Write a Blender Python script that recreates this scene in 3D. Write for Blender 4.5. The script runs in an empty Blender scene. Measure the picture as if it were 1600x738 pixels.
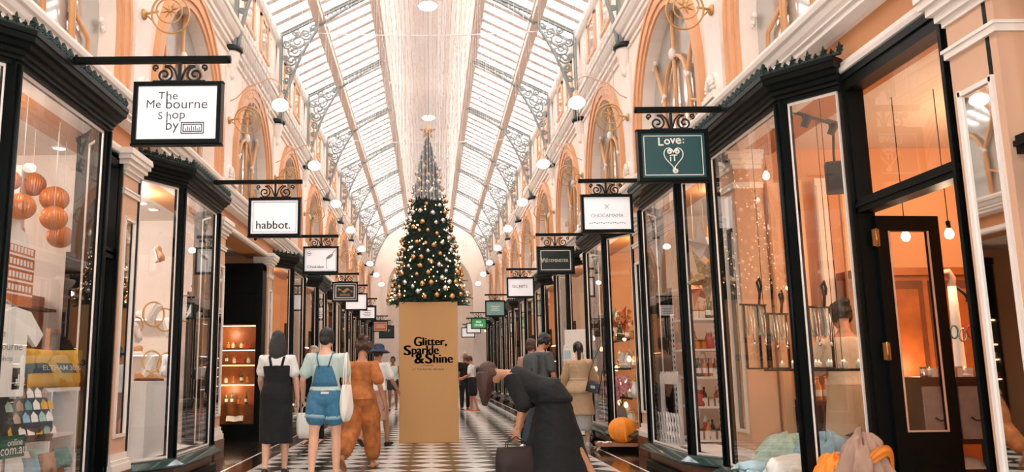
import bpy, bmesh, math, random
from math import sin, cos, pi, radians, atan, atan2, sqrt, hypot
from mathutils import Vector, Matrix, Euler, Quaternion, noise

V = Vector
SC = bpy.context.scene
COL = SC.collection
random.seed(7)

# ------------------------------------------------------------------ camera numbers
FPX, CX, CY, EYE, HORIZON = 1280.0, 671.0, 369.0, 1.2, 580.0
PITCH = atan((HORIZON - CY) / FPX)
ROLL = radians(0.45)
_F = V((0, cos(PITCH), sin(PITCH)))
_U0 = V((0, -sin(PITCH), cos(PITCH)))
_R0 = V((1, 0, 0))
_R = _R0 * cos(ROLL) - _U0 * sin(ROLL)
_U = _U0 * cos(ROLL) + _R0 * sin(ROLL)
EYEP = V((0, 0, EYE))


def ray(x, y):
    return _F + _R * ((x - CX) / FPX) + _U * ((CY - y) / FPX)


def at_y(x, y, Y):
    r = ray(x, y)
    return EYEP + r * (Y / r.y)


def at_x(x, y, X):
    r = ray(x, y)
    return EYEP + r * (X / r.x)


def at_z(x, y, Z):
    r = ray(x, y)
    return EYEP + r * ((Z - EYE) / r.z)


# ------------------------------------------------------------------ mesh builder
class MB:
    def __init__(self):
        self.v, self.f, self.s, self.mi = [], [], [], []

    def add(self, verts, faces, smooth=False, mi=0, M=None):
        b = len(self.v)
        self.v += [tuple(M @ V(p)) for p in verts] if M is not None else [tuple(p) for p in verts]
        for q in faces:
            self.f.append([i + b for i in q])
            self.s.append(smooth)
            self.mi.append(mi)
        return self

    def box(self, x0, y0, z0, x1, y1, z1, mi=0, M=None):
        vs = [(x0, y0, z0), (x1, y0, z0), (x1, y1, z0), (x0, y1, z0), (x0, y0, z1), (x1, y0, z1), (x1, y1, z1), (x0, y1, z1)]
        return self.add(vs, [(3, 2, 1, 0), (4, 5, 6, 7), (0, 1, 5, 4), (1, 2, 6, 5), (2, 3, 7, 6), (3, 0, 4, 7)], False, mi, M)

    def bar(self, p0, p1, w, h=None, up=(0, 0, 1), mi=0):
        p0, p1 = V(p0), V(p1)
        h = h or w
        d = (p1 - p0)
        L = d.length
        d.normalize()
        up = V(up)
        sd = d.cross(up)
        if sd.length < 1e-4:
            sd = d.cross(V((1, 0, 0)))
        sd.normalize()
        u = sd.cross(d)
        M = Matrix(((sd.x, d.x, u.x, p0.x), (sd.y, d.y, u.y, p0.y), (sd.z, d.z, u.z, p0.z), (0, 0, 0, 1)))
        return self.box(-w / 2, 0, -h / 2, w / 2, L, h / 2, mi, M)

    def prism(self, poly, z0, z1, mi=0, M=None):
        n = len(poly)
        vs = [(p[0], p[1], z0) for p in poly] + [(p[0], p[1], z1) for p in poly]
        fs = [tuple(range(n - 1, -1, -1)), tuple(range(n, 2 * n))] + [(i, (i + 1) % n, n + (i + 1) % n, n + i) for i in range(n)]
        return self.add(vs, fs, False, mi, M)

    def rings(self, rings, closed=True, caps=True, smooth=True, mi=0, loop=False):
        n = len(rings[0])
        vs = [p for r in rings for p in r]
        fs = []
        m = len(rings)
        for i in range(m if loop else m - 1):
            j = (i + 1) % m
            for k in range(n if closed else n - 1):
                l = (k + 1) % n
                fs.append((i * n + k, i * n + l, j * n + l, j * n + k))
        if caps and closed and not loop:
            fs.append(tuple(range(n - 1, -1, -1)))
            fs.append(tuple(range((m - 1) * n, m * n)))
        return self.add(vs, fs, smooth, mi)

    def tube(self, pts, r, n=8, caps=True, mi=0, loop=False, smooth=True, flat=1.0):
        pts = [V(p) for p in pts]
        m = len(pts)
        rr = r if isinstance(r, (list, tuple)) else [r] * m
        rg = []
        prev = None
        for i, p in enumerate(pts):
            if loop:
                t = pts[(i + 1) % m] - pts[i - 1]
            else:
                t = pts[min(i + 1, m - 1)] - pts[max(i - 1, 0)]
            if t.length < 1e-9:
                t = V((0, 0, 1))
            t.normalize()
            if prev is None:
                a = V((0, 0, 1)) if abs(t.z) < .9 else V((1, 0, 0))
                sx = t.cross(a).normalized()
            else:
                sx = (prev - t * prev.dot(t))
                sx = sx.normalized() if sx.length > 1e-6 else t.orthogonal().normalized()
            prev = sx
            sy = t.cross(sx)
            rg.append([p + sx * (rr[i] * cos(2 * pi * k / n)) + sy * (rr[i] * flat * sin(2 * pi * k / n)) for k in range(n)])
        return self.rings(rg, True, caps, smooth, mi, loop)

    def limb(self, pts, r, n=10, mi=0):
        """a tube with rounded ends"""
        pts = [V(p) for p in pts]
        rr = list(r)
        d0 = (pts[0] - pts[1]).normalized()
        d1 = (pts[-1] - pts[-2]).normalized()
        a = [(pts[0] + d0 * rr[0] * sin(t), rr[0] * cos(t)) for t in (1.35, .9, .45)]
        b = [(pts[-1] + d1 * rr[-1] * sin(t), rr[-1] * cos(t)) for t in (.45, .9, 1.35)]
        P = [x[0] for x in a] + pts + [x[0] for x in b]
        Rr = [x[1] for x in a] + rr + [x[1] for x in b]
        return self.tube(P, Rr, n, True, mi)

    def lathe(self, prof, n=16, c=(0, 0, 0), M=None, mi=0, smooth=True, caps=True):
        c = V(c)
        rg = []
        for r, z in prof:
            ring = [V((c.x + r * cos(2 * pi * k / n), c.y + r * sin(2 * pi * k / n), c.z + z)) for k in range(n)]
            if M is not None:
                ring = [M @ p for p in ring]
            rg.append(ring)
        return self.rings(rg, True, caps, smooth, mi)

    def ell(self, c, rx, ry, rz, n=12, m=8, rot=None, mi=0):
        c = V(c)
        rg = []
        for i in range(1, m):
            t = pi * i / m - pi / 2
            rg.append([V((rx * cos(t) * cos(2 * pi * k / n), ry * cos(t) * sin(2 * pi * k / n), rz * sin(t))) for k in range(n)])
        vs = [V((0, 0, -rz))] + [p for r in rg for p in r] + [V((0, 0, rz))]
        fs = []
        for k in range(n):
            fs.append((0, 1 + (k + 1) % n, 1 + k))
        for i in range(m - 2):
            for k in range(n):
                a, b = 1 + i * n, 1 + (i + 1) * n
                fs.append((a + k, a + (k + 1) % n, b + (k + 1) % n, b + k))
        e = len(vs) - 1
        a = 1 + (m - 2) * n
        for k in range(n):
            fs.append((a + k, a + (k + 1) % n, e))
        if rot is not None:
            vs = [rot @ p for p in vs]
        return self.add([p + c for p in vs], fs, True, mi)

    def torus(self, c, ax, R, r, n=24, m=8, mi=0, sx=1.0):
        ax = V(ax).normalized()
        a = ax.orthogonal().normalized()
        if abs(ax.z) < .5:
            a = V((0, 0, 1)).cross(ax).normalized()
        b = ax.cross(a)
        c = V(c)
        return self.tube([c + a * (R * sx * cos(2 * pi * k / n)) + b * (R * sin(2 * pi * k / n)) for k in range(n)], r, m, False, mi, loop=True)

    def sweep_y(self, prof, y0, y1, s=1, mi=0, caps=True):
        """profile of (x, z) run along Y; s mirrors x"""
        rg = [[V((s * x, y, z)) for x, z in prof] for y in (y0, y1)]
        return self.rings(rg, True, caps, False, mi)

    def path(self, prof, pts, mi=0, closed=False):
        """profile of (outward, z) run along plan points with mitred corners; outward is to the right of travel"""
        pts = [V((p[0], p[1])) for p in pts]
        m = len(pts)
        rg = []
        for i, p in enumerate(pts):
            d0 = (pts[i] - pts[i - 1]).normalized() if i or closed else None
            d1 = (pts[(i + 1) % m] - pts[i]).normalized() if i < m - 1 or closed else None
            n0 = V((d0.y, -d0.x)) if d0 else None
            n1 = V((d1.y, -d1.x)) if d1 else None
            if n0 is None:
                nn = n1
            elif n1 is None:
                nn = n0
            else:
                nn = (n0 + n1)
                nn = nn / max(.3, nn.dot(n0))
            rg.append([V((p.x + nn.x * o, p.y + nn.y * o, z)) for o, z in prof])
        return self.rings(rg, True, not closed, False, mi, closed)

    def build(self, name, mats=None, parent=None, loc=None, rot=None, recalc=True):
        me = bpy.data.meshes.new(name)
        me.from_pydata(self.v, [], self.f)
        if not isinstance(mats, (list, tuple)):
            mats = [mats]
        for m in mats:
            me.materials.append(M[m] if isinstance(m, str) else m)
        me.polygons.foreach_set('use_smooth', self.s)
        me.polygons.foreach_set('material_index', self.mi)
        if recalc and len(self.f) < 60000:
            bm = bmesh.new()
            bm.from_mesh(me)
            bmesh.ops.recalc_face_normals(bm, faces=bm.faces)
            bm.to_mesh(me)
            bm.free()
        me.update()
        o = bpy.data.objects.new(name, me)
        COL.objects.link(o)
        if loc is not None:
            o.location = loc
        if rot is not None:
            o.rotation_euler = rot
        if parent is not None:
            o.parent = parent
        return o


def tag(o, label=None, cat=None, group=None, kind=None):
    if label:
        o['label'] = label
    if cat:
        o['category'] = cat
    if group:
        o['group'] = group
    if kind:
        o['kind'] = kind
    return o


def empty(name, loc=(0, 0, 0), rz=0, label=None, cat=None, group=None, kind=None, parent=None):
    o = bpy.data.objects.new(name, None)
    COL.objects.link(o)
    o.location = loc
    o.rotation_euler = (0, 0, rz)
    o.empty_display_size = .1
    if parent:
        o.parent = parent
    return tag(o, label, cat, group, kind)


def struct(o):
    o['kind'] = 'structure'
    return o


def kids(o):
    return [c for c in ALLKIDS.get(o.name, [])] if False else list(o.children)


def copy_tree(o, loc=None, rz=None, label=None, group=None, parent=None, scale=None):
    c = o.copy()
    COL.objects.link(c)
    if parent:
        c.parent = parent
    for ch in o.children:
        copy_tree(ch, parent=c)
    if loc is not None:
        c.location = loc
    if rz is not None:
        c.rotation_euler = (0, 0, rz)
    if label:
        c['label'] = label
    if group:
        c['group'] = group
    if scale:
        c.scale = (scale,) * 3 if isinstance(scale, (int, float)) else scale
    return c


# ------------------------------------------------------------------ materials
M = {}


def lin(h):
    if isinstance(h, str):
        h = h.lstrip('#')
        c = [int(h[i:i + 2], 16) / 255 for i in (0, 2, 4)]
    else:
        c = [x / 255 for x in h]
    return [x / 12.92 if x <= .04045 else ((x + .055) / 1.055) ** 2.4 for x in c]


def nodes(name):
    m = bpy.data.materials.new(name)
    m.use_nodes = True
    nt = m.node_tree
    return m, nt, nt.nodes['Principled BSDF'], nt.nodes['Material Output']


def mat(key, col, rough=.5, metal=0, emit=None, es=1.0, var=0, vscale=8, bump=0, bscale=60, coat=0, spec=None, sub=0, sheen=0, stretch=None):
    m, nt, b, out = nodes(key)
    c = lin(col)
    b.inputs['Base Color'].default_value = (*c, 1)
    b.inputs['Roughness'].default_value = rough
    b.inputs['Metallic'].default_value = metal
    if coat:
        b.inputs['Coat Weight'].default_value = coat
    if spec is not None:
        b.inputs['Specular IOR Level'].default_value = spec
    if sheen:
        b.inputs['Sheen Weight'].default_value = sheen
    if emit is not None:
        b.inputs['Emission Color'].default_value = (*lin(emit), 1)
        b.inputs['Emission Strength'].default_value = es
    if var or bump:
        tc = nt.nodes.new('ShaderNodeTexCoord')
        src = tc.outputs['Object']
        if stretch:
            mp = nt.nodes.new('ShaderNodeMapping')
            mp.inputs['Scale'].default_value = stretch
            nt.links.new(src, mp.inputs[0])
            src = mp.outputs[0]
    if var:
        n = nt.nodes.new('ShaderNodeTexNoise')
        n.inputs['Scale'].default_value = vscale
        n.inputs['Detail'].default_value = 4
        nt.links.new(src, n.inputs['Vector'])
        r = nt.nodes.new('ShaderNodeValToRGB')
        r.color_ramp.elements[0].position = .3
        r.color_ramp.elements[1].position = .7
        r.color_ramp.elements[0].color = (*[x * (1 - var) for x in c], 1)
        r.color_ramp.elements[1].color = (*[min(1, x * (1 + var)) for x in c], 1)
        nt.links.new(n.outputs['Fac'], r.inputs[0])
        nt.links.new(r.outputs[0], b.inputs['Base Color'])
    if bump:
        n2 = nt.nodes.new('ShaderNodeTexNoise')
        n2.inputs['Scale'].default_value = bscale
        n2.inputs['Detail'].default_value = 3
        nt.links.new(src, n2.inputs['Vector'])
        bp = nt.nodes.new('ShaderNodeBump')
        bp.inputs['Strength'].default_value = bump
        bp.inputs['Distance'].default_value = .01
        nt.links.new(n2.outputs['Fac'], bp.inputs['Height'])
        nt.links.new(bp.outputs[0], b.inputs['Normal'])
    M[key] = m
    return m


def glass_mat(key, tint=(1, 1, 1), ior=1.5, rough=0.0, gl=1.0):
    m, nt, b, out = nodes(key)
    nt.nodes.remove(b)
    tr = nt.nodes.new('ShaderNodeBsdfTransparent')
    tr.inputs[0].default_value = (*tint, 1)
    g = nt.nodes.new('ShaderNodeBsdfGlossy')
    g.inputs['Roughness'].default_value = rough
    g.inputs[0].default_value = (gl, gl, gl, 1)
    # two-sided reflectance of a thin sheet, the same from either side
    ge = nt.nodes.new('ShaderNodeNewGeometry')
    dt = nt.nodes.new('ShaderNodeVectorMath')
    dt.operation = 'DOT_PRODUCT'
    nt.links.new(ge.outputs['Incoming'], dt.inputs[0])
    nt.links.new(ge.outputs['Normal'], dt.inputs[1])

    def mth(op, a, v):
        n = nt.nodes.new('ShaderNodeMath')
        n.operation = op
        if isinstance(a, float):
            n.inputs[0].default_value = a
            nt.links.new(v, n.inputs[1])
        else:
            nt.links.new(a, n.inputs[0])
            n.inputs[1].default_value = v
        return n
    ab = mth('ABSOLUTE', dt.outputs['Value'], 0)
    om = mth('SUBTRACT', 1.0, ab.outputs[0])
    pw = mth('POWER', om.outputs[0], 4.5)
    f0 = ((ior - 1) / (ior + 1)) ** 2 * 1.9
    ml = mth('MULTIPLY', pw.outputs[0], 1 - f0)
    fr = mth('ADD', ml.outputs[0], f0)
    mx = nt.nodes.new('ShaderNodeMixShader')
    nt.links.new(fr.outputs[0], mx.inputs[0])
    nt.links.new(tr.outputs[0], mx.inputs[1])
    nt.links.new(g.outputs[0], mx.inputs[2])
    nt.links.new(mx.outputs[0], out.inputs[0])
    M[key] = m
    return m


def wood_mat(key, c0, c1, rough=.45, scale=(2, 14, 2), wave=3.0):
    m, nt, b, out = nodes(key)
    tc = nt.nodes.new('ShaderNodeTexCoord')
    mp = nt.nodes.new('ShaderNodeMapping')
    mp.inputs['Scale'].default_value = scale
    n = nt.nodes.new('ShaderNodeTexNoise')
    n.inputs['Scale'].default_value = wave
    n.inputs['Detail'].default_value = 6
    r = nt.nodes.new('ShaderNodeValToRGB')
    r.color_ramp.elements[0].position = .35
    r.color_ramp.elements[1].position = .65
    r.color_ramp.elements[0].color = (*lin(c0), 1)
    r.color_ramp.elements[1].color = (*lin(c1), 1)
    nt.links.new(tc.outputs['Object'], mp.inputs[0])
    nt.links.new(mp.outputs[0], n.inputs['Vector'])
    nt.links.new(n.outputs['Fac'], r.inputs[0])
    nt.links.new(r.outputs[0], b.inputs['Base Color'])
    b.inputs['Roughness'].default_value = rough
    M[key] = m
    return m


def checker_floor(key):
    m, nt, b, out = nodes(key)
    N, L = nt.nodes, nt.links
    tc = N.new('ShaderNodeTexCoord')
    sp = N.new('ShaderNodeSeparateXYZ')
    L.new(tc.outputs['Object'], sp.inputs[0])

    def mth(op, a, c=None, d=None):
        n = N.new('ShaderNodeMath')
        n.operation = op
        for i, q in enumerate((a, c, d)):
            if q is None:
                continue
            if isinstance(q, (int, float)):
                n.inputs[i].default_value = q
            else:
                L.new(q, n.inputs[i])
        return n.outputs[0]
    u = mth('MULTIPLY_ADD', sp.outputs[0], 1 / .56, .5)
    v = mth('MULTIPLY_ADD', sp.outputs[1], 1 / .5245, -(10.37 / .5245))
    a = mth('ADD', u, v)
    c = mth('SUBTRACT', u, v)
    fa = mth('FLOOR', a)
    fc = mth('FLOOR', c)
    par = mth('ABSOLUTE', mth('MODULO', mth('ADD', fa, fc), 2.0))
    # thin joints between the tiles
    ja = mth('ABSOLUTE', mth('SUBTRACT', mth('FRACT', a), .5))
    jc = mth('ABSOLUTE', mth('SUBTRACT', mth('FRACT', c), .5))
    joint = mth('GREATER_THAN', mth('MAXIMUM', ja, jc), .494)
    n = N.new('ShaderNodeTexNoise')
    n.inputs['Scale'].default_value = 3.5
    n.inputs['Detail'].default_value = 7
    n.inputs['Distortion'].default_value = 1.2
    L.new(tc.outputs['Object'], n.inputs['Vector'])

    def ramp(c0, c1):
        r = N.new('ShaderNodeValToRGB')
        r.color_ramp.elements[0].position = .35
        r.color_ramp.elements[1].position = .7
        r.color_ramp.elements[0].color = (*lin(c0), 1)
        r.color_ramp.elements[1].color = (*lin(c1), 1)
        L.new(n.outputs['Fac'], r.inputs[0])
        return r.outputs[0]
    white, black = ramp('cfc9c2', 'e9e4de'), ramp('15201f', '2b3634')
    mx = N.new('ShaderNodeMix')
    mx.data_type = 'RGBA'
    L.new(par, mx.inputs[0])
    L.new(white, mx.inputs[6])
    L.new(black, mx.inputs[7])
    m2 = N.new('ShaderNodeMix')
    m2.data_type = 'RGBA'
    L.new(joint, m2.inputs[0])
    L.new(mx.outputs[2], m2.inputs[6])
    m2.inputs[7].default_value = (*lin('6f6a64'), 1)
    L.new(m2.outputs[2], b.inputs['Base Color'])
    b.inputs['Roughness'].default_value = .17
    M[key] = m


def plank_mat(key, c0, c1, axis=0, per=.12, gap='6b5548', rough=.6):
    """planks side by side along one object axis with dark grooves"""
    m, nt, b, out = nodes(key)
    N, L = nt.nodes, nt.links
    tc = N.new('ShaderNodeTexCoord')
    sp = N.new('ShaderNodeSeparateXYZ')
    L.new(tc.outputs['Object'], sp.inputs[0])
    d = N.new('ShaderNodeMath')
    d.operation = 'DIVIDE'
    L.new(sp.outputs[axis], d.inputs[0])
    d.inputs[1].default_value = per
    fl = N.new('ShaderNodeMath')
    fl.operation = 'FLOOR'
    L.new(d.outputs[0], fl.inputs[0])
    wn = N.new('ShaderNodeTexWhiteNoise')
    wn.noise_dimensions = '1D'
    L.new(fl.outputs[0], wn.inputs['W'])
    mx = N.new('ShaderNodeMix')
    mx.data_type = 'RGBA'
    L.new(wn.outputs[0], mx.inputs[0])
    mx.inputs[6].default_value = (*lin(c0), 1)
    mx.inputs[7].default_value = (*lin(c1), 1)
    fr = N.new('ShaderNodeMath')
    fr.operation = 'FRACT'
    L.new(d.outputs[0], fr.inputs[0])
    lt = N.new('ShaderNodeMath')
    lt.operation = 'LESS_THAN'
    L.new(fr.outputs[0], lt.inputs[0])
    lt.inputs[1].default_value = .09
    m2 = N.new('ShaderNodeMix')
    m2.data_type = 'RGBA'
    L.new(lt.outputs[0], m2.inputs[0])
    L.new(mx.outputs[2], m2.inputs[6])
    m2.inputs[7].default_value = (*lin(gap), 1)
    L.new(m2.outputs[2], b.inputs['Base Color'])
    b.inputs['Roughness'].default_value = rough
    M[key] = m


mat('cream', 'f2dfd0', .6, var=.04, vscale=2, bump=.05)
mat('cream_trim', 'efe2d6', .5, var=.03, vscale=3)
mat('peach', 'e3b48c', .6, var=.05, vscale=2)
mat('archivolt', 'dfa273', .55, var=.04, vscale=3)
mat('frieze', 'c2814f', .6, var=.05, vscale=2)
mat('mullion', 'd9a06c', .5)
mat('pier', 'd8aa8a', .55, var=.04, vscale=2)
mat('black_paint', '080e0d', .38, var=.15, vscale=20, spec=.14)
mat('iron', '8a8d89', .5, metal=.1)
mat('dark_iron', '141a19', .4, metal=.3)
mat('green_stone', '2c4642', .18, coat=.5, var=.35, vscale=9)
mat('plinth_brown', '6b4232', .3, var=.2, vscale=6)
mat('dark_floor', '2d2620', .13, var=.5, vscale=5, coat=.4)
mat('bluestone', '3b3a36', .16, var=.3, vscale=4)
mat('brass', 'b08a5a', .35, metal=.9)
mat('gold_leaf', 'c99a62', .4, metal=.5)
mat('white_paint', 'f2ece6', .45)
mat('off_white', 'e6ddd4', .55, var=.03)
mat('warm_wall', 'd9a47c', .65, var=.04, vscale=2)
mat('beige_wall', 'd6bda6', .65, var=.04, vscale=2)
mat('pink_wall', 'e9dad0', .6, var=.04, vscale=2)
mat('shop_ceiling', 'e9dbcf', .7)
mat('orange_wood', '9c5427', .4, var=.25, vscale=6, stretch=(1, 8, 1))
mat('glow_warm', 'ffd9a0', .5, emit='ffcf95', es=6)
mat('glow_white', 'ffffff', .5, emit='fff4e6', es=7)
mat('glow_lamp', 'fff6ea', .5, emit='fff0dc', es=4.5)
mat('glow_spot', 'ffffff', .5, emit='fff3e2', es=12)
mat('white_gloss', 'f5f3f0', .25)
mat('silver', 'd8d8d6', .22, metal=1)
mat('mirror', 'e8e8e6', .02, metal=1)
mat('roof_bar', 'e8d9d1', .55)
mat('roof_beam', 'e2ccbe', .55)
glass_mat('glass', (.97, .97, .96), 1.5)
glass_mat('roof_glass', (.98, .985, .985), 1.3)
checker_floor('checker')
plank_mat('boards', 'dcc0b0', 'efdfd5', 0, .11, 'a5846f')


def grey_glass(key, col, rough=.08):
    m, nt, b, out = nodes(key)
    b.inputs['Base Color'].default_value = (*lin(col), 1)
    b.inputs['Roughness'].default_value = rough
    b.inputs['Specular IOR Level'].default_value = .9
    M[key] = m


grey_glass('arch_glass', 'c4c2bd', .05)
M['arch_glass'].node_tree.nodes['Principled BSDF'].inputs['Metallic'].default_value = .55


# ------------------------------------------------------------------ lettering
def text_mesh(txt, size=1.0, bold=0.0, dx=(0.0,), align='CENTER', shear=0, space=1.0, ext=.01, res=4):
    cu = bpy.data.curves.new('lettering', 'FONT')
    cu.body = txt
    cu.size = size
    cu.align_x = align
    cu.offset = bold
    cu.extrude = ext
    cu.shear = shear
    cu.space_character = space
    cu.resolution_u = res
    o = bpy.data.objects.new('lettering_tmp', cu)
    COL.objects.link(o)
    dg = bpy.context.evaluated_depsgraph_get()
    me = bpy.data.meshes.new_from_object(o.evaluated_get(dg))
    vs = [tuple(v.co) for v in me.vertices]
    fs = [tuple(p.vertices) for p in me.polygons]
    bpy.data.objects.remove(o)
    bpy.data.curves.remove(cu)
    bpy.data.meshes.remove(me)
    mb = MB()
    for d in dx:
        mb.add([(x + d, y, z) for x, y, z in vs], fs)
    return mb


def text_add(mb, txt, cx, cz, w=None, h=None, y=0.0, **kw):
    """lettering in the XZ plane facing -Y, centred on (cx, cz), fitted to width w or cap height h"""
    t = text_mesh(txt, 1.0, **kw)
    if not t.v:
        return mb
    xs = [p[0] for p in t.v]
    ys = [p[1] for p in t.v]
    sx = w / (max(xs) - min(xs)) if w else None
    sy = h / (max(ys) - min(ys)) if h else None
    sx = sx or sy
    sy = sy or sx
    mx, my = (max(xs) + min(xs)) / 2, (max(ys) + min(ys)) / 2
    mb.add([(cx + (p[0] - mx) * sx, y - abs(p[2]) * .15 * (1 if p[2] > 0 else 0), cz + (p[1] - my) * sy) for p in t.v], t.f)
    return mb


def spiral(c, r0, turns, a0, d=1, n=26, r1=.12, ax='y'):
    pts = []
    for i in range(n):
        t = i / (n - 1)
        r = r0 * (1 - (1 - r1) * t)
        a = a0 + d * turns * 2 * pi * t
        pts.append(V((c[0] + r * cos(a), c[1], c[2] + r * sin(a))) if ax == 'y' else V((c[0], c[1] + r * cos(a), c[2] + r * sin(a))))
    return pts
# ------------------------------------------------------------------ the arcade itself
S = 3.72
P0 = 4.5
K0, K1 = -2, 10
PK = {k: P0 + S * k for k in range(K0, K1 + 1)}
Y0, Y1 = PK[K0], PK[K1]
FX = 2.26
GX = 2.80        # front of the bay windows
WX = 3.12        # shop wall plane
UX = 3.05        # upper wall plane

f = MB().box(-FX, Y0, -.2, FX, Y1 + 6, 0).build('floor', 'checker')
struct(f)
b = MB()
for s in (-1, 1):
    b.box(s * FX, Y0, -.2, s * 2.56, Y1 + 6, 0)
    b.box(s * 2.585, Y0, -.2, s * 6.8, Y1 + 6, 0)
struct(b.build('floor_border', 'dark_floor'))
b = MB()
for s in (-1, 1):
    b.box(s * 2.56, Y0, -.2, s * 2.585, Y1 + 6, 0.0005)
struct(b.build('floor_inlay', 'white_gloss'))

BAY = {}
for s in (-1, 1):
    for k in range(K0, K1):
        BAY[s, k] = (.35, .88, 2.45, 2.82)
BAY[-1, 0] = (.40, .79, 2.37, 2.75)
BAY[-1, 1] = (.30, .87, 2.42, 2.78)
BAY[1, 0] = (1.38, 1.77, 3.45, 3.68)
BAY[1, 1] = (.20, .80, 2.42, 2.82)
BAY[1, 2] = (.45, 1.03, 2.63, 2.95)
BAY[-1, 2] = None

nwin = [0]


def leaf_row(mb, p, q, n, big=.1, th=.018):
    """pointed cast leaves in a row along p-q, with a small one between each two"""
    p, q = V(p), V(q)
    d = (q - p)
    L = d.length
    d.normalize()
    nrm = V((d.y, -d.x, 0))
    for i in range(2 * n + 1):
        t = i / (2 * n)
        c = p + (q - p) * t
        h = big if i % 2 == 0 else big * .62
        w = h * .5
        prof = [(-.12, 0), (-.2, .22), (-.5, .3), (-.34, .5), (-.55, .66), (-.2, .74), (0, 1.05), (.2, .74), (.55, .66), (.34, .5), (.5, .3), (.2, .22), (.12, 0)]
        vs = [c + d * (x * w) + V((0, 0, z * h)) + nrm * e for e in (-th / 2, th / 2) for x, z in prof]
        m = len(prof)
        # a raised rib down the middle gives the leaf its relief
        vs += [c + V((0, 0, .5 * h)) + nrm * (e * 1.9) for e in (-th, th)]
        fs = [(j, (j + 1) % m, 2 * m) for j in range(m)] + [(m + (j + 1) % m, m + j, 2 * m + 1) for j in range(m)]
        fs += [(j, (j + 1) % m, m + (j + 1) % m, m + j) for j in range(m)]
        mb.add(vs, fs)
    mb.bar(p + V((0, 0, .012)), q + V((0, 0, .012)), .03, .022)


def bay_window(s, k):
    offs = BAY[s, k]
    if offs is None:
        return
    P = PK[k]
    nwin[0] += 1
    ya, yb, yc, yd = [P + o for o in offs]
    pl = [(s * WX, ya), (s * GX, yb), (s * GX, yc), (s * WX, yd)]
    if s < 0:
        tr = pl[::-1]     # travel so that outward is to the right: reversed on this side
    else:
        tr = pl
    # for s=+1 travelling +Y, right of travel is +X (inside) -> flip
    sg = -1 if s > 0 else -1
    root = empty('window_%d' % nwin[0], (0, 0, 0))
    struct(root)
    o = lambda prof: [(sg * a, z) for a, z in prof]
    mb = MB()
    mb.path(o([(-.2, .20), (.13, .20), (.15, .22), (.15, .235), (.06, .285), (.06, .30), (-.2, .30)]), tr)
    mb.build('window_sill', 'green_stone', root)
    mb = MB()
    mb.path(o([(-.1, 0), (.05, 0), (.05, .06), (.03, .07), (.03, .20), (-.1, .20)]), tr)
    mb.build('window_plinth', 'plinth_brown', root)
    mb = MB()
    mb.path(o([(.05, 0), (.085, 0), (.085, .07), (.05, .09)]), tr)
    mb.build('window_skirting', 'black_paint', root)
    mb = MB()
    mb.path(o([(-.06, 3.26), (.03, 3.26), (.035, 3.29), (.055, 3.295), (.055, 3.32), (.075, 3.33), (.08, 3.36), (.11, 3.37), (.12, 3.40), (.15, 3.41), (.155, 3.45), (.165, 3.455), (.165, 3.49), (-.06, 3.50)]), tr)
    mb.build('window_hood', 'black_paint', root)
    mb = MB()
    mb.prism(pl, 3.34, 3.40)
    mb.build('window_soffit', 'shop_ceiling', root)
    mb = MB()
    nm = [V(((pl[1][0] + s * .0), 0))]
    off = .13
    A, B, C, D = [V((x, y, 3.495)) for x, y in pl]
    out = V((-s * off, 0, 0))
    B2, C2 = B + out + V((0, -off * .35, 0)), C + out + V((0, off * .35, 0))
    A2, D2 = A + V((-s * off * .5, -off * .8, 0)), D + V((-s * off * .5, off * .8, 0))
    for p, q in ((A2, B2), (B2, C2), (C2, D2)):
        L = (q - p).length
        leaf_row(mb, p, q, max(2, int(L / .105)), .095)
    mb.build('window_cresting', 'green_stone' if k < 0 else 'cresting', root)
    for i, (x, y) in enumerate(pl):
        mb = MB()
        w = .05
        c0 = (x + s * .02, y)
        mb.box(c0[0] - w, c0[1] - w, .28, c0[0] + w, c0[1] + w, 3.30)
        # a slimmer bead on the outer face
        if i in (1, 2):
            mb.lathe([(.022, .30), (.022, 3.27)], 8, (x - s * .035, y, 0), smooth=True)
        mb.build('window_post', 'black_paint', root)
    mb = MB()
    for (x0, y0), (x1, y1) in zip(pl[:-1], pl[1:]):
        d = V((x1 - x0, y1 - y0, 0))
        L = d.length
        d.normalize()
        a, e = V((x0, y0, 0)) + d * .065, V((x1, y1, 0)) - d * .065
        for z in (.315, 3.25):
            mb.bar(a + V((0, 0, z)), e + V((0, 0, z)), .014, .02)
        for q in (a, e):
            mb.bar(q + V((0, 0, .30)), q + V((0, 0, 3.26)), .013, .013, up=(0, 1, 0))
    mb.build('window_bead', 'cream_trim', root)
    for (x0, y0), (x1, y1) in zip(pl[:-1], pl[1:]):
        mb = MB()
        mb.add([(x0, y0, .30), (x1, y1, .30), (x1, y1, 3.27), (x0, y0, 3.27)], [(0, 1, 2, 3)])
        mb.build('window_pane', 'glass', root, recalc=False)
    mb = MB()
    mb.prism([(s * (GX + .06), yb + .05), (s * (GX + .06), yc - .05), (s * WX, yd - .06), (s * 3.46, yd - .06), (s * 3.46, ya + .06), (s * WX, ya + .06)], .0, .30)
    mb.build('window_platform', 'off_white', root)
    return root


mat('cresting', '16302c', .35, metal=.2, var=.2, vscale=30)
ndoor = [0]


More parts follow.
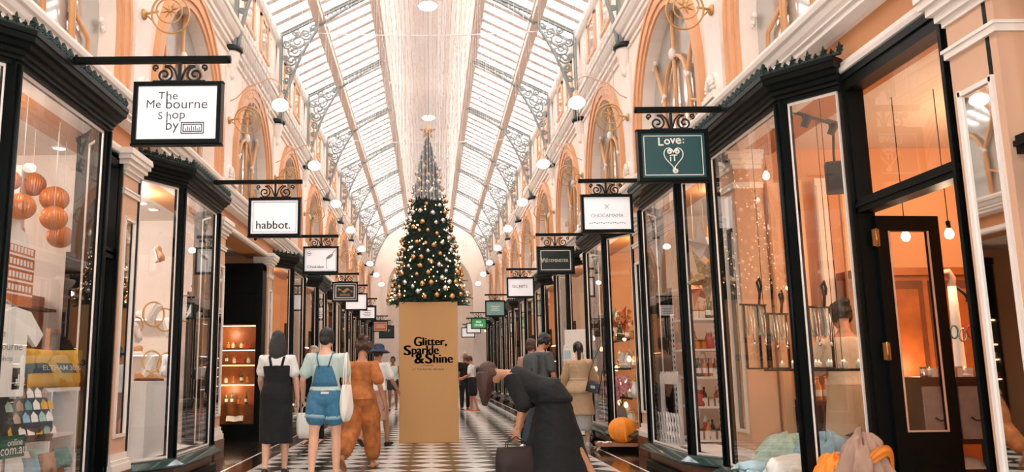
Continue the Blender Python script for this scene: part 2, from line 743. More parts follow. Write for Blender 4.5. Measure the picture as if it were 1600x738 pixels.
def door_unit(s, y0, y1, opened=False):
    """black timber entrance: jambs, transom, a fanlight and a glazed leaf"""
    ndoor[0] += 1
    root = empty('door_%d' % ndoor[0], (0, 0, 0))
    struct(root)
    x = s * (WX + .03)
    mb = MB()
    j = .06
    for y in (y0, y1 - j):
        mb.box(x - .06, y, 0, x + .06, y + j, 3.34)
        mb.box(x - s * .08 - .012, y + .015, 0, x - s * .08 + .012, y + j - .015, 3.30)
    mb.box(x - .07, y0, 3.22, x + .06, y1, 3.36)
    mb.box(x - .085, y0 - .02, 3.30, x + .06, y1 + .02, 3.34)
    mb.box(x - .06, y0, 2.30, x + .06, y1, 2.40)
    mb.box(x - .075, y0, 2.34, x + .06, y1, 2.37)
    mb.build('door_frame', 'black_paint', root)
    mb = MB().add([(x, y0 + j, 2.40), (x, y1 - j, 2.40), (x, y1 - j, 3.22), (x, y0 + j, 3.22)], [(0, 1, 2, 3)])
    mb.build('fanlight_pane', 'glass', root, recalc=False)
    if opened:
        return root
    a, e = y0 + j, y1 - j
    xl = x + s * .12
    mb = MB()
    w = .09
    mb.box(xl - .022, a, .02, xl + .022, a + w, 2.29).box(xl - .022, e - w, .02, xl + .022, e, 2.29)
    mb.box(xl - .022, a + w, 2.16, xl + .022, e - w, 2.29).box(xl - .022, a + w, .02, xl + .022, e - w, .52)
    mb.box(xl - .03, a + w + .05, .12, xl + .03, e - w - .05, .42)
    mb.build('door_leaf', 'black_paint', root)
    MB().add([(xl, a + w, .52), (xl, e - w, .52), (xl, e - w, 2.16), (xl, a + w, 2.16)], [(0, 1, 2, 3)]).build('leaf_pane', 'glass', root, recalc=False)
    mb = MB().tube([(xl - s * .03, a + .05, .95), (xl - s * .07, a + .05, .97), (xl - s * .07, a + .05, 1.25), (xl - s * .03, a + .05, 1.27)], .012, 8)
    mb.build('door_handle', 'brass', root)
    return root


def pilaster(s, k):
    P = PK[k] - (.12 if (s, k) == (1, 0) else 0)
    root = empty('pilaster_%d' % (2 * (k - K0) + (s > 0) + 1), (0, P, 0))
    struct(root)
    hw, xf, xb = .20, 3.06, 3.34

    def blk(mb, e, z0, z1):
        mb.box(s * (xf - e), -hw - e, z0, s * xb, hw + e, z1)
    mb = MB()
    blk(mb, 0, .42, 3.20)
    mb.build('pilaster_shaft', 'pier', root)
    mb = MB()
    for e, z0, z1 in ((.05, .26, .33), (.035, .33, .37), (.018, .37, .43)):
        blk(mb, e, z0, z1)
    mb.build('pilaster_base', 'cream_trim', root)
    mb = MB()
    blk(mb, .06, 0, .26)
    mb.build('pilaster_plinth', 'plinth_brown', root)
    mb = MB()
    for e, z0, z1 in ((.02, 2.98, 3.02), (.03, 3.02, 3.04), (.015, 3.18, 3.22), (.04, 3.22, 3.27), (.07, 3.27, 3.32), (.095, 3.32, 3.37), (.11, 3.37, 3.43)):
        blk(mb, e, z0, z1)
    mb.build('pilaster_capital', 'cream_trim', root)
    mb = MB().box(s * (xf - .006), -.125, .62, s * xf, .125, 2.72)
    mb.build('mirror', 'mirror', root)
    mb = MB()
    for y in (-.135, .135):
        mb.box(s * (xf - .02), y - .014, .58, s * xf, y + .014, 2.76)
    for z in (.60, 2.74):
        mb.box(s * (xf - .02), -.14, z - .014, s * xf, .14, z + .014)
    mb.build('mirror_frame', 'cream_trim', root)
    return root


for s in (-1, 1):
    for k in range(K0, K1 + 1):
        pilaster(s, k)
    for k in range(K0, K1):
        bay_window(s, k)
        P = PK[k]
        if (s, k) == (1, 0):
            R1DOOR = door_unit(s, P + .12, P + 1.36, opened=True)
        elif BAY[s, k]:
            door_unit(s, P + BAY[s, k][3] + .03, P + S - .22)

# entablature over the shops: frieze, mouldings, cornice
for s, nm in ((-1, 'left'), (1, 'right')):
    mb = MB().sweep_y([(WX, 3.36), (3.5, 3.36), (3.5, 3.70), (WX, 3.70)], Y0, Y1, s)
    struct(mb.build('wall_%s_frieze' % nm, 'frieze'))
    mb = MB()
    mb.sweep_y([(WX, 3.36), (WX - .05, 3.37), (WX - .06, 3.40), (WX - .03, 3.43), (WX - .03, 3.455), (WX, 3.47)], Y0, Y1, s)
    mb.sweep_y([(WX + .02, 3.66), (WX - .04, 3.67), (3.03, 3.69), (3.01, 3.70), (3.01, 3.745), (2.985, 3.75), (2.985, 3.765), (2.995, 3.77), (2.97, 3.80), (2.955, 3.84), (2.955, 3.855), (2.93, 3.865), (2.92, 3.905), (2.925, 3.935), (UX, 3.95), (WX + .02, 3.95)], Y0, Y1, s)
    struct(mb.build('trim_%s_cornice' % nm, 'cream_trim'))

# upper walls: one arched opening to each unit
RA, ZSP, ZT = 1.22, 4.45, 7.95


def arch_pts(yc, r, n=18, z=ZSP, el=1.12):
    return [(yc - r * cos(pi * i / n), z + r * el * sin(pi * i / n)) for i in range(n + 1)]


for s, nm in ((-1, 'left'), (1, 'right')):
    mb = MB()
    for k in range(K0, K1):
        y0, y1 = PK[k], PK[k] + S
        yc = (y0 + y1) / 2
        A = [(yc - RA, 3.93)] + arch_pts(yc, RA) + [(yc + RA, 3.93)]
        # face: fan strips from the arch line to the wall's edge
        n = len(A)
        outer = [(y0, 3.93)]
        for i in range(1, n - 1):
            t = (i - 1) / (n - 3)
            if t < .2:
                outer.append((y0, 3.93 + (ZT - 3.93) * t / .2))
            elif t > .8:
                outer.append((y1, ZT - (ZT - 3.93) * (t - .8) / .2))
            else:
                outer.append((y0 + (y1 - y0) * (t - .2) / .6, ZT))
        outer.append((y1, 3.93))
        for x in (UX, UX + .4):
            vs = [(s * x, a, z) for a, z in A] + [(s * x, a, z) for a, z in outer]
            mb.add(vs, [(i, i + 1, n + i + 1, n + i) for i in range(n - 1)])
        vs = [(s * UX, a, z) for a, z in A] + [(s * (UX + .4), a, z) for a, z in A]
        mb.add(vs, [(i, i + 1, n + i + 1, n + i) for i in range(n - 1)])
    struct(mb.build('wall_%s' % nm, 'cream', recalc=False))
    mb = MB()
    for k in range(K0, K1 + 1):
        # flat pier between two windows with a peach edge
        mb.box(s * (UX - .04), PK[k] - .22, 3.93, s * UX, PK[k] + .22, 5.75)
    struct(mb.build('trim_%s_piers' % nm, 'cream_trim'))
    mb = MB()
    for k in range(K0, K1):
        yc = PK[k] + S / 2
        for r0, r1, e in ((1.22, 1.30, .03), (1.30, 1.42, .055), (1.42, 1.47, .075)):
            A = [(yc - r0, 3.94)] + arch_pts(yc, r0) + [(yc + r0, 3.94)]
            B = [(yc - r1, 3.94)] + arch_pts(yc, r1) + [(yc + r1, 3.94)]
            rg = [[V((s * UX, a[0], a[1])), V((s * (UX - e), a[0], a[1])), V((s * (UX - e), c[0], c[1])), V((s * UX, c[0], c[1]))] for a, c in zip(A, B)]
            mb.rings(rg, True, True, False)
    struct(mb.build('trim_%s_archivolts' % nm, 'archivolt'))
    mb = MB()
    prof = [(UX, 6.12), (UX - .05, 6.13), (UX - .05, 6.19), (UX - .08, 6.20), (UX - .09, 6.25), (UX - .13, 6.28), (UX - .17, 6.34), (UX - .17, 6.37), (UX - .20, 6.38), (UX - .21, 6.44), (UX, 6.47)]
    mb.sweep_y(prof, Y0, Y1, s)
    mb.sweep_y([(UX, 5.99), (UX - .03, 6.0), (UX - .03, 6.03), (UX, 6.04)], Y0, Y1, s)
    mb.sweep_y([(UX, 6.78), (UX - .04, 6.79), (UX - .05, 6.84), (UX, 6.86)], Y0, Y1, s)
    mb.sweep_y([(UX, 7.72), (UX - .05, 7.74), (UX - .09, 7.80), (UX - .09, 7.90), (UX, 7.92)], Y0, Y1, s)
    struct(mb.build('trim_%s_string_course' % nm, 'cream_trim'))
    # small attic windows, two to each unit
    for k in range(0, K1):
        for j in (-.62, .62):
            yc = PK[k] + S / 2 + j
            nwin[0] += 1
            w = empty('window_%d' % nwin[0], (s * UX, yc, 6.95))
            struct(w)
            mb = MB()
            for a in (-.33, .33):
                mb.box(-.03 * 1, a - .05, 0, .03, a + .05, .72)
            mb.box(-.03, -.38, .66, .03, .38, .74).box(-.05, -.40, -.03, .05, .40, .03)
            mb.build('window_frame', 'archivolt', w)
            MB().box(-.012, -.30, .02, .012, .30, .68).build('window_pane', 'attic_glass' if 'attic_glass' in M else grey_glass('attic_glass', 'c39a7a') or 'attic_glass', w)

# arched windows set back in the openings
for s in (-1, 1):
    for k in range(K0, K1):
        yc = PK[k] + S / 2
        nwin[0] += 1
        w = empty('window_%d' % nwin[0], (0, 0, 0))
        struct(w)
        xg = s * (UX + .17)
        A = [(yc - RA, 3.94)] + arch_pts(yc, RA) + [(yc + RA, 3.94)]
        MB().add([(xg, a, z) for a, z in A], [tuple(range(len(A)))]).build('window_pane', 'arch_glass', w, recalc=False)
        mb = MB()
        r = .028
        xm = xg - s * .04
        mb.tube([(xm, yc, 3.94), (xm, yc, ZSP + RA * 1.12 - .02)], r, 8)
        inn = [(xm, yc - .56, 3.94)] + [(xm, a, z) for a, z in arch_pts(yc, .56, 14, 4.42, 1.35)] + [(xm, yc + .56, 3.94)]
        mb.tube(inn, r, 8)
        for d in (-1, 1):
            mb.tube([(xm, yc + d * .56, 4.0), (xm, yc + d * .50, 4.75), (xm, yc + d * .86, 5.38)], r, 8)
            mb.tube([(xm, yc + d * .93, 3.94), (xm, yc + d * .90, 4.3), (xm, yc + d * .56, 4.42)], r * .8, 8)
        mb.build('window_mullion', 'mullion', w)
        mb = MB()
        for d in (-1, 1):   # small cast shells where the bars meet the arch
            for (yy, zz) in ((.86, 5.38), (1.18, 4.55), (.5, 4.78)):
                for q in range(5):
                    mb.ell((xm - s * .01, yc + d * yy + .022 * (q - 2) * d, zz + .035 * cos(q)), .03, .02, .034, 8, 6)
        mb.ell((xm - s * .02, yc, 5.22), .05, .06, .09, 8, 6)
        mb.build('window_ornament', 'cream_trim', w)

# corbels under the trusses, acroteria on the cornice
for s in (-1, 1):
    for k in range(K0, K1 + 1):
        c = empty('corbel_%d' % (2 * (k - K0) + (s > 0) + 1), (s * (UX - .04), PK[k], 5.6))
        struct(c)
        mb = MB().lathe([(.001, 0), (.05, .03), (.06, .07), (.05, .1), (.09, .22), (.125, .38), (.13, .44)], 14)
        mb.build('corbel_cone', 'cream_trim', c)
        MB().lathe([(.15, .44), (.17, .46), (.17, .50), (.14, .53)], 14).build('corbel_cap', 'dark_iron', c)
        a = empty('acroterion_%d' % (2 * (k - K0) + (s > 0) + 1), (s * (2.98), PK[k], 3.95))
        struct(a)
        mb = MB().box(-.07, -.17, 0, .09, .17, .05).box(-.05, -.15, .05, .08, .15, .09)
        for q in range(9):
            t = pi * (q + .5) / 9
            mb.tube([(-.03 * s, .03 * cos(t), .10 + .02 * sin(t)), (-.045 * s, .085 * cos(t), .10 + .12 * sin(t)), (-.03 * s, .135 * cos(t), .10 + .19 * sin(t))], [.012, .022, .016], 6)
        mb.rings([[V((x * s, .16 * cos(pi * i / 12), .08 + .24 * sin(pi * i / 12))) for i in range(13)] for x in (-.02, .06)], True, True, False)
        mb.build('acroterion_shell', 'cream_trim', a)

# ------------------------------------------------------------------ roof
EX, EZ, PX2, PZ2, RX, RZ = UX, 7.93, 2.20, 8.36, 1.13, 8.91
for s, nm in ((-1, 'left'), (1, 'right')):
    mb = MB()
    n = int((Y1 - Y0) / (S / 8))
    for i in range(n + 1):
        y = Y0 + i * S / 8
        mb.bar((s * EX, y, EZ + .03), (s * RX, y, RZ + .03), .10, .09)
        mb.bar((s * EX, y, EZ - .03), (s * RX, y, RZ - .03), .155, .02)
    struct(mb.build('ceiling_%s_glazing_bars' % nm, 'roof_bar'))
    mb = MB().add([(s * (EX + .1), Y0, EZ + .06), (s * (EX + .1), Y1, EZ + .06), (s * RX, Y1, RZ + .10), (s * RX, Y0, RZ + .10)], [(0, 1, 2, 3)])
    struct(mb.build('ceiling_%s_glass' % nm, 'roof_glass', recalc=False))
    mb = MB()
    mb.box(s * (PX2 - .09), Y0, PZ2 - .20, s * (PX2 + .09), Y1, PZ2 - .04)
    mb.box(s * (PX2 - .11), Y0, PZ2 - .06, s * (PX2 + .11), Y1, PZ2 - .03)
    mb.box(s * (RX - .08), Y0, RZ - .12, s * (RX + .06), Y1, RZ + .06)
    for i in range(int((Y1 - Y0) / (S / 4)) + 1):  # added ridge posts leave the sides open to sky light
        mb.box(s * (RX - .04), Y0 + i * S / 4 - .03, RZ + .06, s * (RX + .02), Y0 + i * S / 4 + .03, RZ + .62)
    mb.box(s * (RX - .13), Y0, RZ - .05, s * (RX + .09), Y1, RZ + .0)
    mb.box(s * (EX - .05), Y0, EZ - .06, s * (EX + .3), Y1, EZ + .04)
    struct(mb.build('beam_%s_purlins' % nm, 'roof_beam'))
mb = MB().box(-RX - .1, Y0, RZ + .62, RX + .1, Y1, RZ + .68)  # raised above the added open sides so sky light brightens the boards
struct(mb.build('ceiling', 'boards'))

for k in range(K0, K1 + 1):
    for s in (-1, 1):
        t = empty('beam_%d' % (2 * (k - K0) + (s > 0) + 1), (0, PK[k], 0))
        struct(t)
        x0 = UX - .10
        mb = MB()
        # post on the wall, rafter under the glass, arched lower chord
        for dy in (-.05, .05):
            mb.box(s * (x0 - .02), dy - .015, 6.10, s * (x0 + .03), dy + .015, EZ)
        mb.bar((s * EX, 0, EZ - .07), (s * RX, 0, RZ - .07), .07, .05)
        mb.bar((s * EX, 0, EZ - .0), (s * RX, 0, RZ - .0), .12, .05)
        arc = []
        for i in range(21):
            q = i / 20
            p0, p1, p2, p3 = V((x0 - .03, 0, 6.12)), V((x0 - .13, 0, 6.95)), V((2.56, 0, 7.55)), V((PX2 - .02, 0, PZ2 - .24))
            p = p0 * (1 - q) ** 3 + p1 * 3 * q * (1 - q) ** 2 + p2 * 3 * q * q * (1 - q) + p3 * q ** 3
            arc.append(V((s * p.x, 0, p.z)))
        arc2 = [V((s * (PX2 - .02 - (PX2 - RX) * q), 0, PZ2 - .24 + (RZ - .14 - PZ2 + .24) * q - .0 + .10 * sin(pi * q) * .4)) for q in [i / 10 for i in range(11)]]
        for A in (arc, arc2):
            mb.tube(A, .032, 6)
        mb.build('beam_chord', 'iron', t)
        mb = MB()
        # lattice between the chord and the rafter
        for i in range(13):
            q = i / 12
            xx = PX2 - (PX2 - RX) * q
            zt = PZ2 + (RZ - PZ2) * q - .09
            zb = PZ2 - .24 + (RZ - .14 - PZ2 + .24) * q + .04 * sin(pi * q)
            mb.bar((s * xx, 0, zb), (s * xx, 0, zt), .02, .02, up=(0, 1, 0))
            if i < 12:
                x2 = PX2 - (PX2 - RX) * (i + 1) / 12
                mb.bar((s * xx, 0, zb), (s * x2, 0, zt + .03), .012, .012)
        mb.build('beam_lattice', 'iron', t)
        mb = MB()
        # scrollwork filling the spandrel
        chain = []
        for i, A in enumerate(arc[3:20:2]):
            ax_, az_ = abs(A.x), A.z
            wdt = min(2.93 - ax_, EZ - .12 + (EX - ax_) * .51 - az_)
            if wdt > .05:
                o_ = V((1, .55)).normalized() * (wdt * .52)
                chain.append((ax_ + o_.x * .9, az_ + o_.y * .9, wdt * .40, pi * (i % 2), 1.6, 1 if i % 2 else -1))
        for (cx, cz, r, a0, tn, d) in chain + [(2.84, 7.72, .10, pi, 1.6, 1), (2.66, 7.98, .08, 0, 1.5, -1), (2.87, 7.42, .06, 0, 1.5, 1)]:
            mb.tube(spiral((s * cx, 0, cz), r, tn, a0 if s > 0 else pi - a0, d * s, 22, .2), .02, 5)
            for q in range(3):
                a = a0 + q * 2.1
                mb.ell((s * (cx + r * .8 * cos(a)), 0, cz + r * .8 * sin(a)), .034, .014, .02, 6, 5)
        for (cx, cz, r, a0, tn, d) in ()and ((2.84, 7.28, .085, 0, 1.6, 1), (2.80, 7.50, .10, pi, 1.6, -1), (2.76, 7.72, .10, -pi / 2, 1.7, 1), (2.62, 7.94, .085, 0, 1.5, -1), (2.88, 7.05, .07, pi, 1.5, 1), (2.90, 6.85, .055, 0, 1.5, -1), (2.91, 6.66, .045, 0, 1.4, 1), (2.45, 8.06, .075, pi, 1.5, 1), (2.33, 8.14, .055, 0, 1.4, -1), (2.84, 7.84, .06, 0, 1.5, 1), (2.915, 6.45, .035, 0, 1.3, 1)):
            mb.tube(spiral((s * cx, 0, cz), r, tn, a0 if s > 0 else pi - a0, d * s, 22, .2), .017, 5)
            for q in range(3):
                a = a0 + q * 2.1
                mb.ell((s * (cx + r * .8 * cos(a)), 0, cz + r * .8 * sin(a)), .03, .012, .018, 6, 5)
        mb.build('beam_scrollwork', 'iron', t)

# end wall with a tall arch, pale light beyond it
mb = MB()
A = [(-2.2, 0)] + [(2.2 * -cos(pi * i / 20), 5.2 + 2.2 * sin(pi * i / 20)) for i in range(21)] + [(2.2, 0)]
n = len(A)
outer = [(-3.3, 0)] + [(-3.3 + 6.6 * i / 20, 9.4) for i in range(21)] + [(3.3, 0)]
mb.add([(a, Y1, z) for a, z in A] + [(a, Y1, z) for a, z in outer], [(i, i + 1, n + i + 1, n + i) for i in range(n - 1)])
mb.add([(a, Y1, z) for a, z in A] + [(a, Y1 + .5, z) for a, z in A], [(i, i + 1, n + i + 1, n + i) for i in range(n - 1)])
for r0, r1, e in ((2.2, 2.32, .06), (2.32, 2.42, .03)):
    a1 = [(-r0, 0)] + [(r0 * -cos(pi * i / 20), 5.2 + r0 * sin(pi * i / 20)) for i in range(21)] + [(r0, 0)]
    a2 = [(-r1, 0)] + [(r1 * -cos(pi * i / 20), 5.2 + r1 * sin(pi * i / 20)) for i in range(21)] + [(r1, 0)]
    mb.rings([[V((p[0], Y1, p[1])), V((p[0], Y1 - e, p[1])), V((q[0], Y1 - e, q[1])), V((q[0], Y1, q[1]))] for p, q in zip(a1, a2)], True, True, False)
struct(mb.build('wall_end', 'cream', recalc=False))
mb = MB()
mb.box(-3.3, Y1 + 3.0, 0, 3.3, Y1 + 3.2, 9)
mb.box(-1.2, Y1 + 2.9, 0, 1.2, Y1 + 3.0, 2.6).box(-1.0, Y1 + 2.85, 3.2, 1.0, Y1 + 3, 4.6)
mb.box(-3.5, Y1 + .4, 8.6, 3.5, Y1 + 3.2, 8.8).box(-3.5, Y1 + .3, 0, -3.3, Y1 + 3.2, 8.8).box(3.3, Y1 + .3, 0, 3.5, Y1 + 3.2, 8.8)  # added roof and sides keep sky light off the far wall
struct(mb.build('wall_street_light_block', 'cream'))
# entrance wall behind the camera, open below
mb = MB().box(-3.3, Y0 - .3, 4.2, 3.3, Y0, 9.3)
struct(mb.build('wall_entrance', 'cream'))

# ------------------------------------------------------------------ shop interiors
for s, nm in ((-1, 'left'), (1, 'right')):
    struct(MB().box(s * 6.6, Y0, 0, s * 6.75, Y1, 3.5).build('wall_%s_rear' % nm, 'warm_wall' if s > 0 else 'pink_wall'))
    struct(MB().box(s * 3.14, Y0, 3.42, s * 6.7, Y1, 3.5).build('ceiling_%s_shops' % nm, 'shop_ceiling'))
    for k in range(K0, K1 + 1):
        mb = MB().box(s * 3.30, PK[k] - .05, 0, s * 6.62, PK[k] + .05, 3.42)
        struct(mb.build('wall_%s_partition' % nm, 'beige_wall' if (s, k) in ((1, 2), (1, 4), (-1, 5), (1, 6)) else 'warm_wall' if (s > 0 or k > 2) else 'pink_wall'))

# ------------------------------------------------------------------ camera, sky, view
cam = bpy.data.cameras.new('camera')
co = bpy.data.objects.new('camera', cam)
COL.objects.link(co)
cam.sensor_width = 36
cam.lens = 36 * FPX / 1600
cam.shift_x = (800 - CX) / 1600
cam.shift_y = 0
cam.clip_end = 200
Mx = Matrix(((_R.x, _U.x, -_F.x, 0), (_R.y, _U.y, -_F.y, 0), (_R.z, _U.z, -_F.z, EYE), (0, 0, 0, 1)))
co.matrix_world = Mx
SC.camera = co
w = bpy.data.worlds.new('sky')
SC.world = w
w.use_nodes = True
bg = w.node_tree.nodes['Background']
bg.inputs[0].default_value = (.93, .97, 1.0, 1)
bg.inputs[1].default_value = 7.2
SC.view_settings.view_transform = 'Standard'
SC.view_settings.look = 'None'
SC.view_settings.gamma = 1
SC.view_settings.exposure = 0
SC.view_settings.use_curve_mapping = False
SC.cycles.max_bounces = 8
SC.cycles.diffuse_bounces = 4
SC.cycles.glossy_bounces = 4
SC.cycles.transparent_max_bounces = 24
SC.cycles.use_denoising = True
SC.cycles.sample_clamp_indirect = 6


def point(loc, power, col=(1, .78, .55), r=.08):
    l = bpy.data.lights.new('shop_light', 'POINT')
    l.energy = power
    l.color = col
    l.shadow_soft_size = r
    o = bpy.data.objects.new('shop_light', l)
    COL.objects.link(o)
    o.location = loc
    return o
# ------------------------------------------------------------------ hanging signs
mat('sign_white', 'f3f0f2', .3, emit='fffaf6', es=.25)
mat('sign_ink', '3a3a3c', .5)
mat('sign_grey', '8d8b8d', .5)
mat('sign_black', '10201e', .3)
mat('sign_teal', '1f4a4c', .35)
mat('sign_teal_pale', '7fa9a0', .35)
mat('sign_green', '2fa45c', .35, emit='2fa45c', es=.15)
mat('sign_orange', 'b5623a', .4)
mat('sign_cream', 'e8e2d6', .4)


def hanging_sign(Y, beam_end, box, panel, label, art, beam_len=1.35, border=None, gold=False):
    """beam_end: pixel x of the free end; box: pixel rectangle of the board; art(mb dict adder, w, h) draws on the panel"""
    x0, y0, x1, y1 = box
    cxp, cyp = (x0 + x1) / 2, (y0 + y1) / 2
    c = at_y(cxp, cyp, Y)
    wd = (at_y(x1, cyp, Y) - at_y(x0, cyp, Y)).x
    ht = (at_y(cxp, y0, Y) - at_y(cxp, y1, Y)).z
    s = -1 if c.x < 0 else 1
    xe = at_z(beam_end[0], beam_end[1], 3.52).x
    zb = at_y(beam_end[0], beam_end[1], Y).z
    t = empty('hanging_sign', (c.x, Y, c.z), 0, label, 'sign', 'shop signs hanging from beams along the arcade')
    zt = zb - c.z
    mb = MB()
    xr = s * (WX - .1) - c.x
    mb.box(min(xe - c.x, xr), -.022, zt - .025, max(xe - c.x, xr), .022, zt + .022)
    mb.lathe([(.001, -.012), (.03, -.012), (.03, .012), (.001, .012)], 12, M=Matrix.Translation((xe - c.x, 0, zt)) @ Matrix.Rotation(pi / 2, 4, 'Y'))
    mb.lathe([(.07, -.01), (.07, .01), (.05, .03)], 12, M=Matrix.Translation((xr, 0, zt)) @ Matrix.Rotation(-s * pi / 2, 4, 'Y'))
    mb.build('beam', 'black_paint', t)
    # two facing scrolls and a middle stem
    gap = zt - .025 - ht / 2
    r = gap * .41
    for d in (-1, 1):
        mb = MB()
        sc = (d * r * 1.75, 0, ht / 2 + gap * .42)
        mb.tube(spiral(sc, r, 1.6, pi / 2 if d > 0 else pi / 2, d, 30, .15), .009, 6)
        mb.tube([(d * .01, 0, ht / 2 + gap * .12), (d * r * .55, 0, ht / 2 + gap * .62), (d * r * 1.1, 0, ht / 2 + gap * .86), (d * r * 1.75, 0, ht / 2 + gap * .42 + r)], .009, 6)
        mb.tube(spiral((d * r * 2.75, 0, ht / 2 + gap * .78), r * .38, 1.2, -pi / 2, d, 16, .2), .008, 6)
        mb.build('scroll', 'dark_iron', t)
    mb = MB().box(-.012, -.012, ht / 2, .012, .012, zt - .02).box(-wd * .30, -.02, ht / 2 - .005, wd * .30, .02, ht / 2 + .018)
    mb.build('hanger_stem', 'dark_iron', t)
    mb = MB()
    fw, dp = .032 * (wd / .65), .045
    mb.box(-wd / 2, -dp, ht / 2 - fw, wd / 2, dp, ht / 2).box(-wd / 2, -dp, -ht / 2, wd / 2, dp, -ht / 2 + fw)
    mb.box(-wd / 2, -dp, -ht / 2 + fw, -wd / 2 + fw, dp, ht / 2 - fw).box(wd / 2 - fw, -dp, -ht / 2 + fw, wd / 2, dp, ht / 2 - fw)
    mb.box(-wd / 2 - .008, -dp * .6, ht / 2 - .004, wd / 2 + .008, dp * .6, ht / 2 + .006).box(-wd / 2 - .012, -dp * .6, -ht / 2 - .01, wd / 2 + .012, dp * .6, -ht / 2 + .004)
    fr = mb.build('frame', 'black_paint', t)
    pn = MB().box(-wd / 2 + fw, -dp * .55, -ht / 2 + fw, wd / 2 - fw, dp * .55, ht / 2 - fw).build('panel', panel, t)
    yf = -dp * .55 - .002
    if border:
        mb = MB()
        for off, th in border[1]:
            a, e = wd / 2 - fw - off, ht / 2 - fw - off
            mb.box(-a, yf - .001, e - th, a, yf + .001, e).box(-a, yf - .001, -e, a, yf + .001, -e + th)
            mb.box(-a, yf - .001, -e, -a + th, yf + .001, e).box(a - th, yf - .001, -e, a, yf + .001, e)
        mb.build('border', border[0], pn)
    if art:
        art(pn, wd, ht, yf)
    return t


def letters(pn, matn, items, y, name='lettering'):
    mb = MB()
    for it in items:
        text_add(mb, it[0], it[1], it[2], w=it[3], h=it[4], y=y, **(it[5] if len(it) > 5 else {}))
    return mb.build(name, matn, pn, recalc=False)


def art_melb(pn, w, h, y):
    # pixel layout of the lettering inside the board 137 x 96
    px = w / 137

    def X(a):
        return (a - 278.5) * px

    def Z(a):
        return (178 - a) * px
    ext = dict(ext=.002)
    letters(pn, 'sign_ink', [('T', X(253.5), Z(150), None, 12 * px, ext), ('h', X(264.6), Z(150), None, 14 * px, ext), ('e', X(274.5), Z(152), None, 9 * px, ext),
                             ('Me', X(241.5), Z(163.5), 22 * px, None, ext), ('bourne', X(293), Z(163.5), 64 * px, None, ext),
                             ('S', X(252.5), Z(182.5), None, 12 * px, ext), ('h', X(265.8), Z(182.5), None, 13 * px, ext), ('op', X(281), Z(185), 20 * px, None, ext), ('by', X(272), Z(200), 20 * px, None, ext)], y)
    mb = MB()
    mb.box(X(260.6), y - .001, Z(170), X(262.2), y + .001, Z(143)).box(X(262.2), y - .001, Z(206), X(263.8), y + .001, Z(176))
    # framed skyline pictogram
    a, e, c, d = X(285), X(321), Z(212), Z(193)
    th = 1.5 * px
    for q in (0, 3 * px):
        mb.box(a + q, y - .001, c + q, e - q, y + .001, c + q + th).box(a + q, y - .001, d - q - th, e - q, y + .001, d - q)
        mb.box(a + q, y - .001, c + q, a + q + th, y + .001, d - q).box(e - q - th, y - .001, c + q, e - q, y + .001, d - q)
    for q in range(8):
        xx = a + (7 + q * 3) * px
        mb.box(xx, y - .001, c + 5 * px, xx + 1.4 * px, y + .001, c + (8 + [1, 4, 2, 5, 3, 5, 1, 3][q]) * px)
    mb.build('logo', 'sign_ink', pn)


def art_text(items, matn='sign_ink', extra=None):
    def fn(pn, w, h, y):
        letters(pn, matn, [(t, x * w, z * h, ww * w if ww else None, hh * h if hh else None, kw) for t, x, z, ww, hh, kw in items], y)
        if extra:
            extra(pn, w, h, y)
    return fn


def art_choko(pn, w, h, y):
    mb = MB()
    mb.torus((-.33 * w, y, .24 * h), (0, 1, 0), .05 * h * 1.5, .0035, 20, 5)
    mb.box(-.37 * w, y - .001, .225 * h, -.29 * w, y + .001, .25 * h)
    # a tilted spoon with a drip running down
    rot = Matrix.Rotation(radians(-35), 3, 'Y')
    mb.ell((.25 * w, y, .12 * h), .12 * w, .002, .06 * h, 14, 8, rot)
    mb.bar((.30 * w, y, .2 * h), (.40 * w, y, .36 * h), .03 * h, .003, up=(0, 1, 0))
    mb.bar((.165 * w, y, .02 * h), (.165 * w, y, -.34 * h), .022 * h, .003, up=(0, 1, 0))
    mb.build('spoon_print', 'sign_grey', pn)
    letters(pn, 'sign_grey', [('Chokolait', -.14 * w, -.26 * h, .48 * w, None, dict(ext=.002, dx=(-.012, 0, .012)))], y)


def art_heart(pn, w, h, y):
    mb = MB()
    pts = []
    for i in range(41):
        t = -pi + 2 * pi * i / 40
        pts.append(V((16 * sin(t) ** 3 / 16 * .135 * w, y, (13 * cos(t) - 5 * cos(2 * t) - 2 * cos(3 * t) - cos(4 * t)) / 16 * .23 * h - .03 * h)))
    mb.tube(pts, .011, 6, flat=.4)
    mb.tube(spiral((.02 * w, y, -.30 * h), .05 * h, 1.3, pi / 2, 1, 20, .3), .009, 6)
    mb.tube(spiral((-.05 * w, y, .02 * h + .05 * h), .05 * h, 1.4, 0, 1, 20, .3), .008, 6)
    mb.tube(spiral((.05 * w, y, .02 * h + .05 * h), .05 * h, 1.4, pi, -1, 20, .3), .008, 6)
    mb.build('heart_emblem', 'sign_cream', pn)
    kw = dict(bold=.02, ext=.002)
    letters(pn, 'sign_cream', [('L', -.17 * w, .27 * h, None, .16 * h, kw), ('o', -.08 * w, .265 * h, None, .11 * h, kw), ('v', .0 * w, .28 * h, None, .11 * h, kw), ('e', .08 * w, .28 * h, None, .12 * h, kw), (':', .15 * w, .28 * h, None, .09 * h, kw), ('iT', .0, -.05 * h, None, .13 * h, kw)], y)


def art_gold(pn, w, h, y):
    mb = MB()
    for q in range(5):
        mb.tube([(-.28 * w + .56 * w * i / 14, y, .06 * h + .02 * h * q - .04 * h + .07 * h * sin(i * .75 + q * .3)) for i in range(15)], .012 * h, 5)
    mb.box(-.2 * w, y - .001, -.2 * h, .2 * w, y + .001, -.18 * h)
    for q in range(9):
        mb.box(-.2 * w + q * .045 * w, y - .001, -.15 * h, -.175 * w + q * .045 * w, y + .001, -.11 * h)
    mb.build('swirl_emblem', 'gold_leaf', pn)


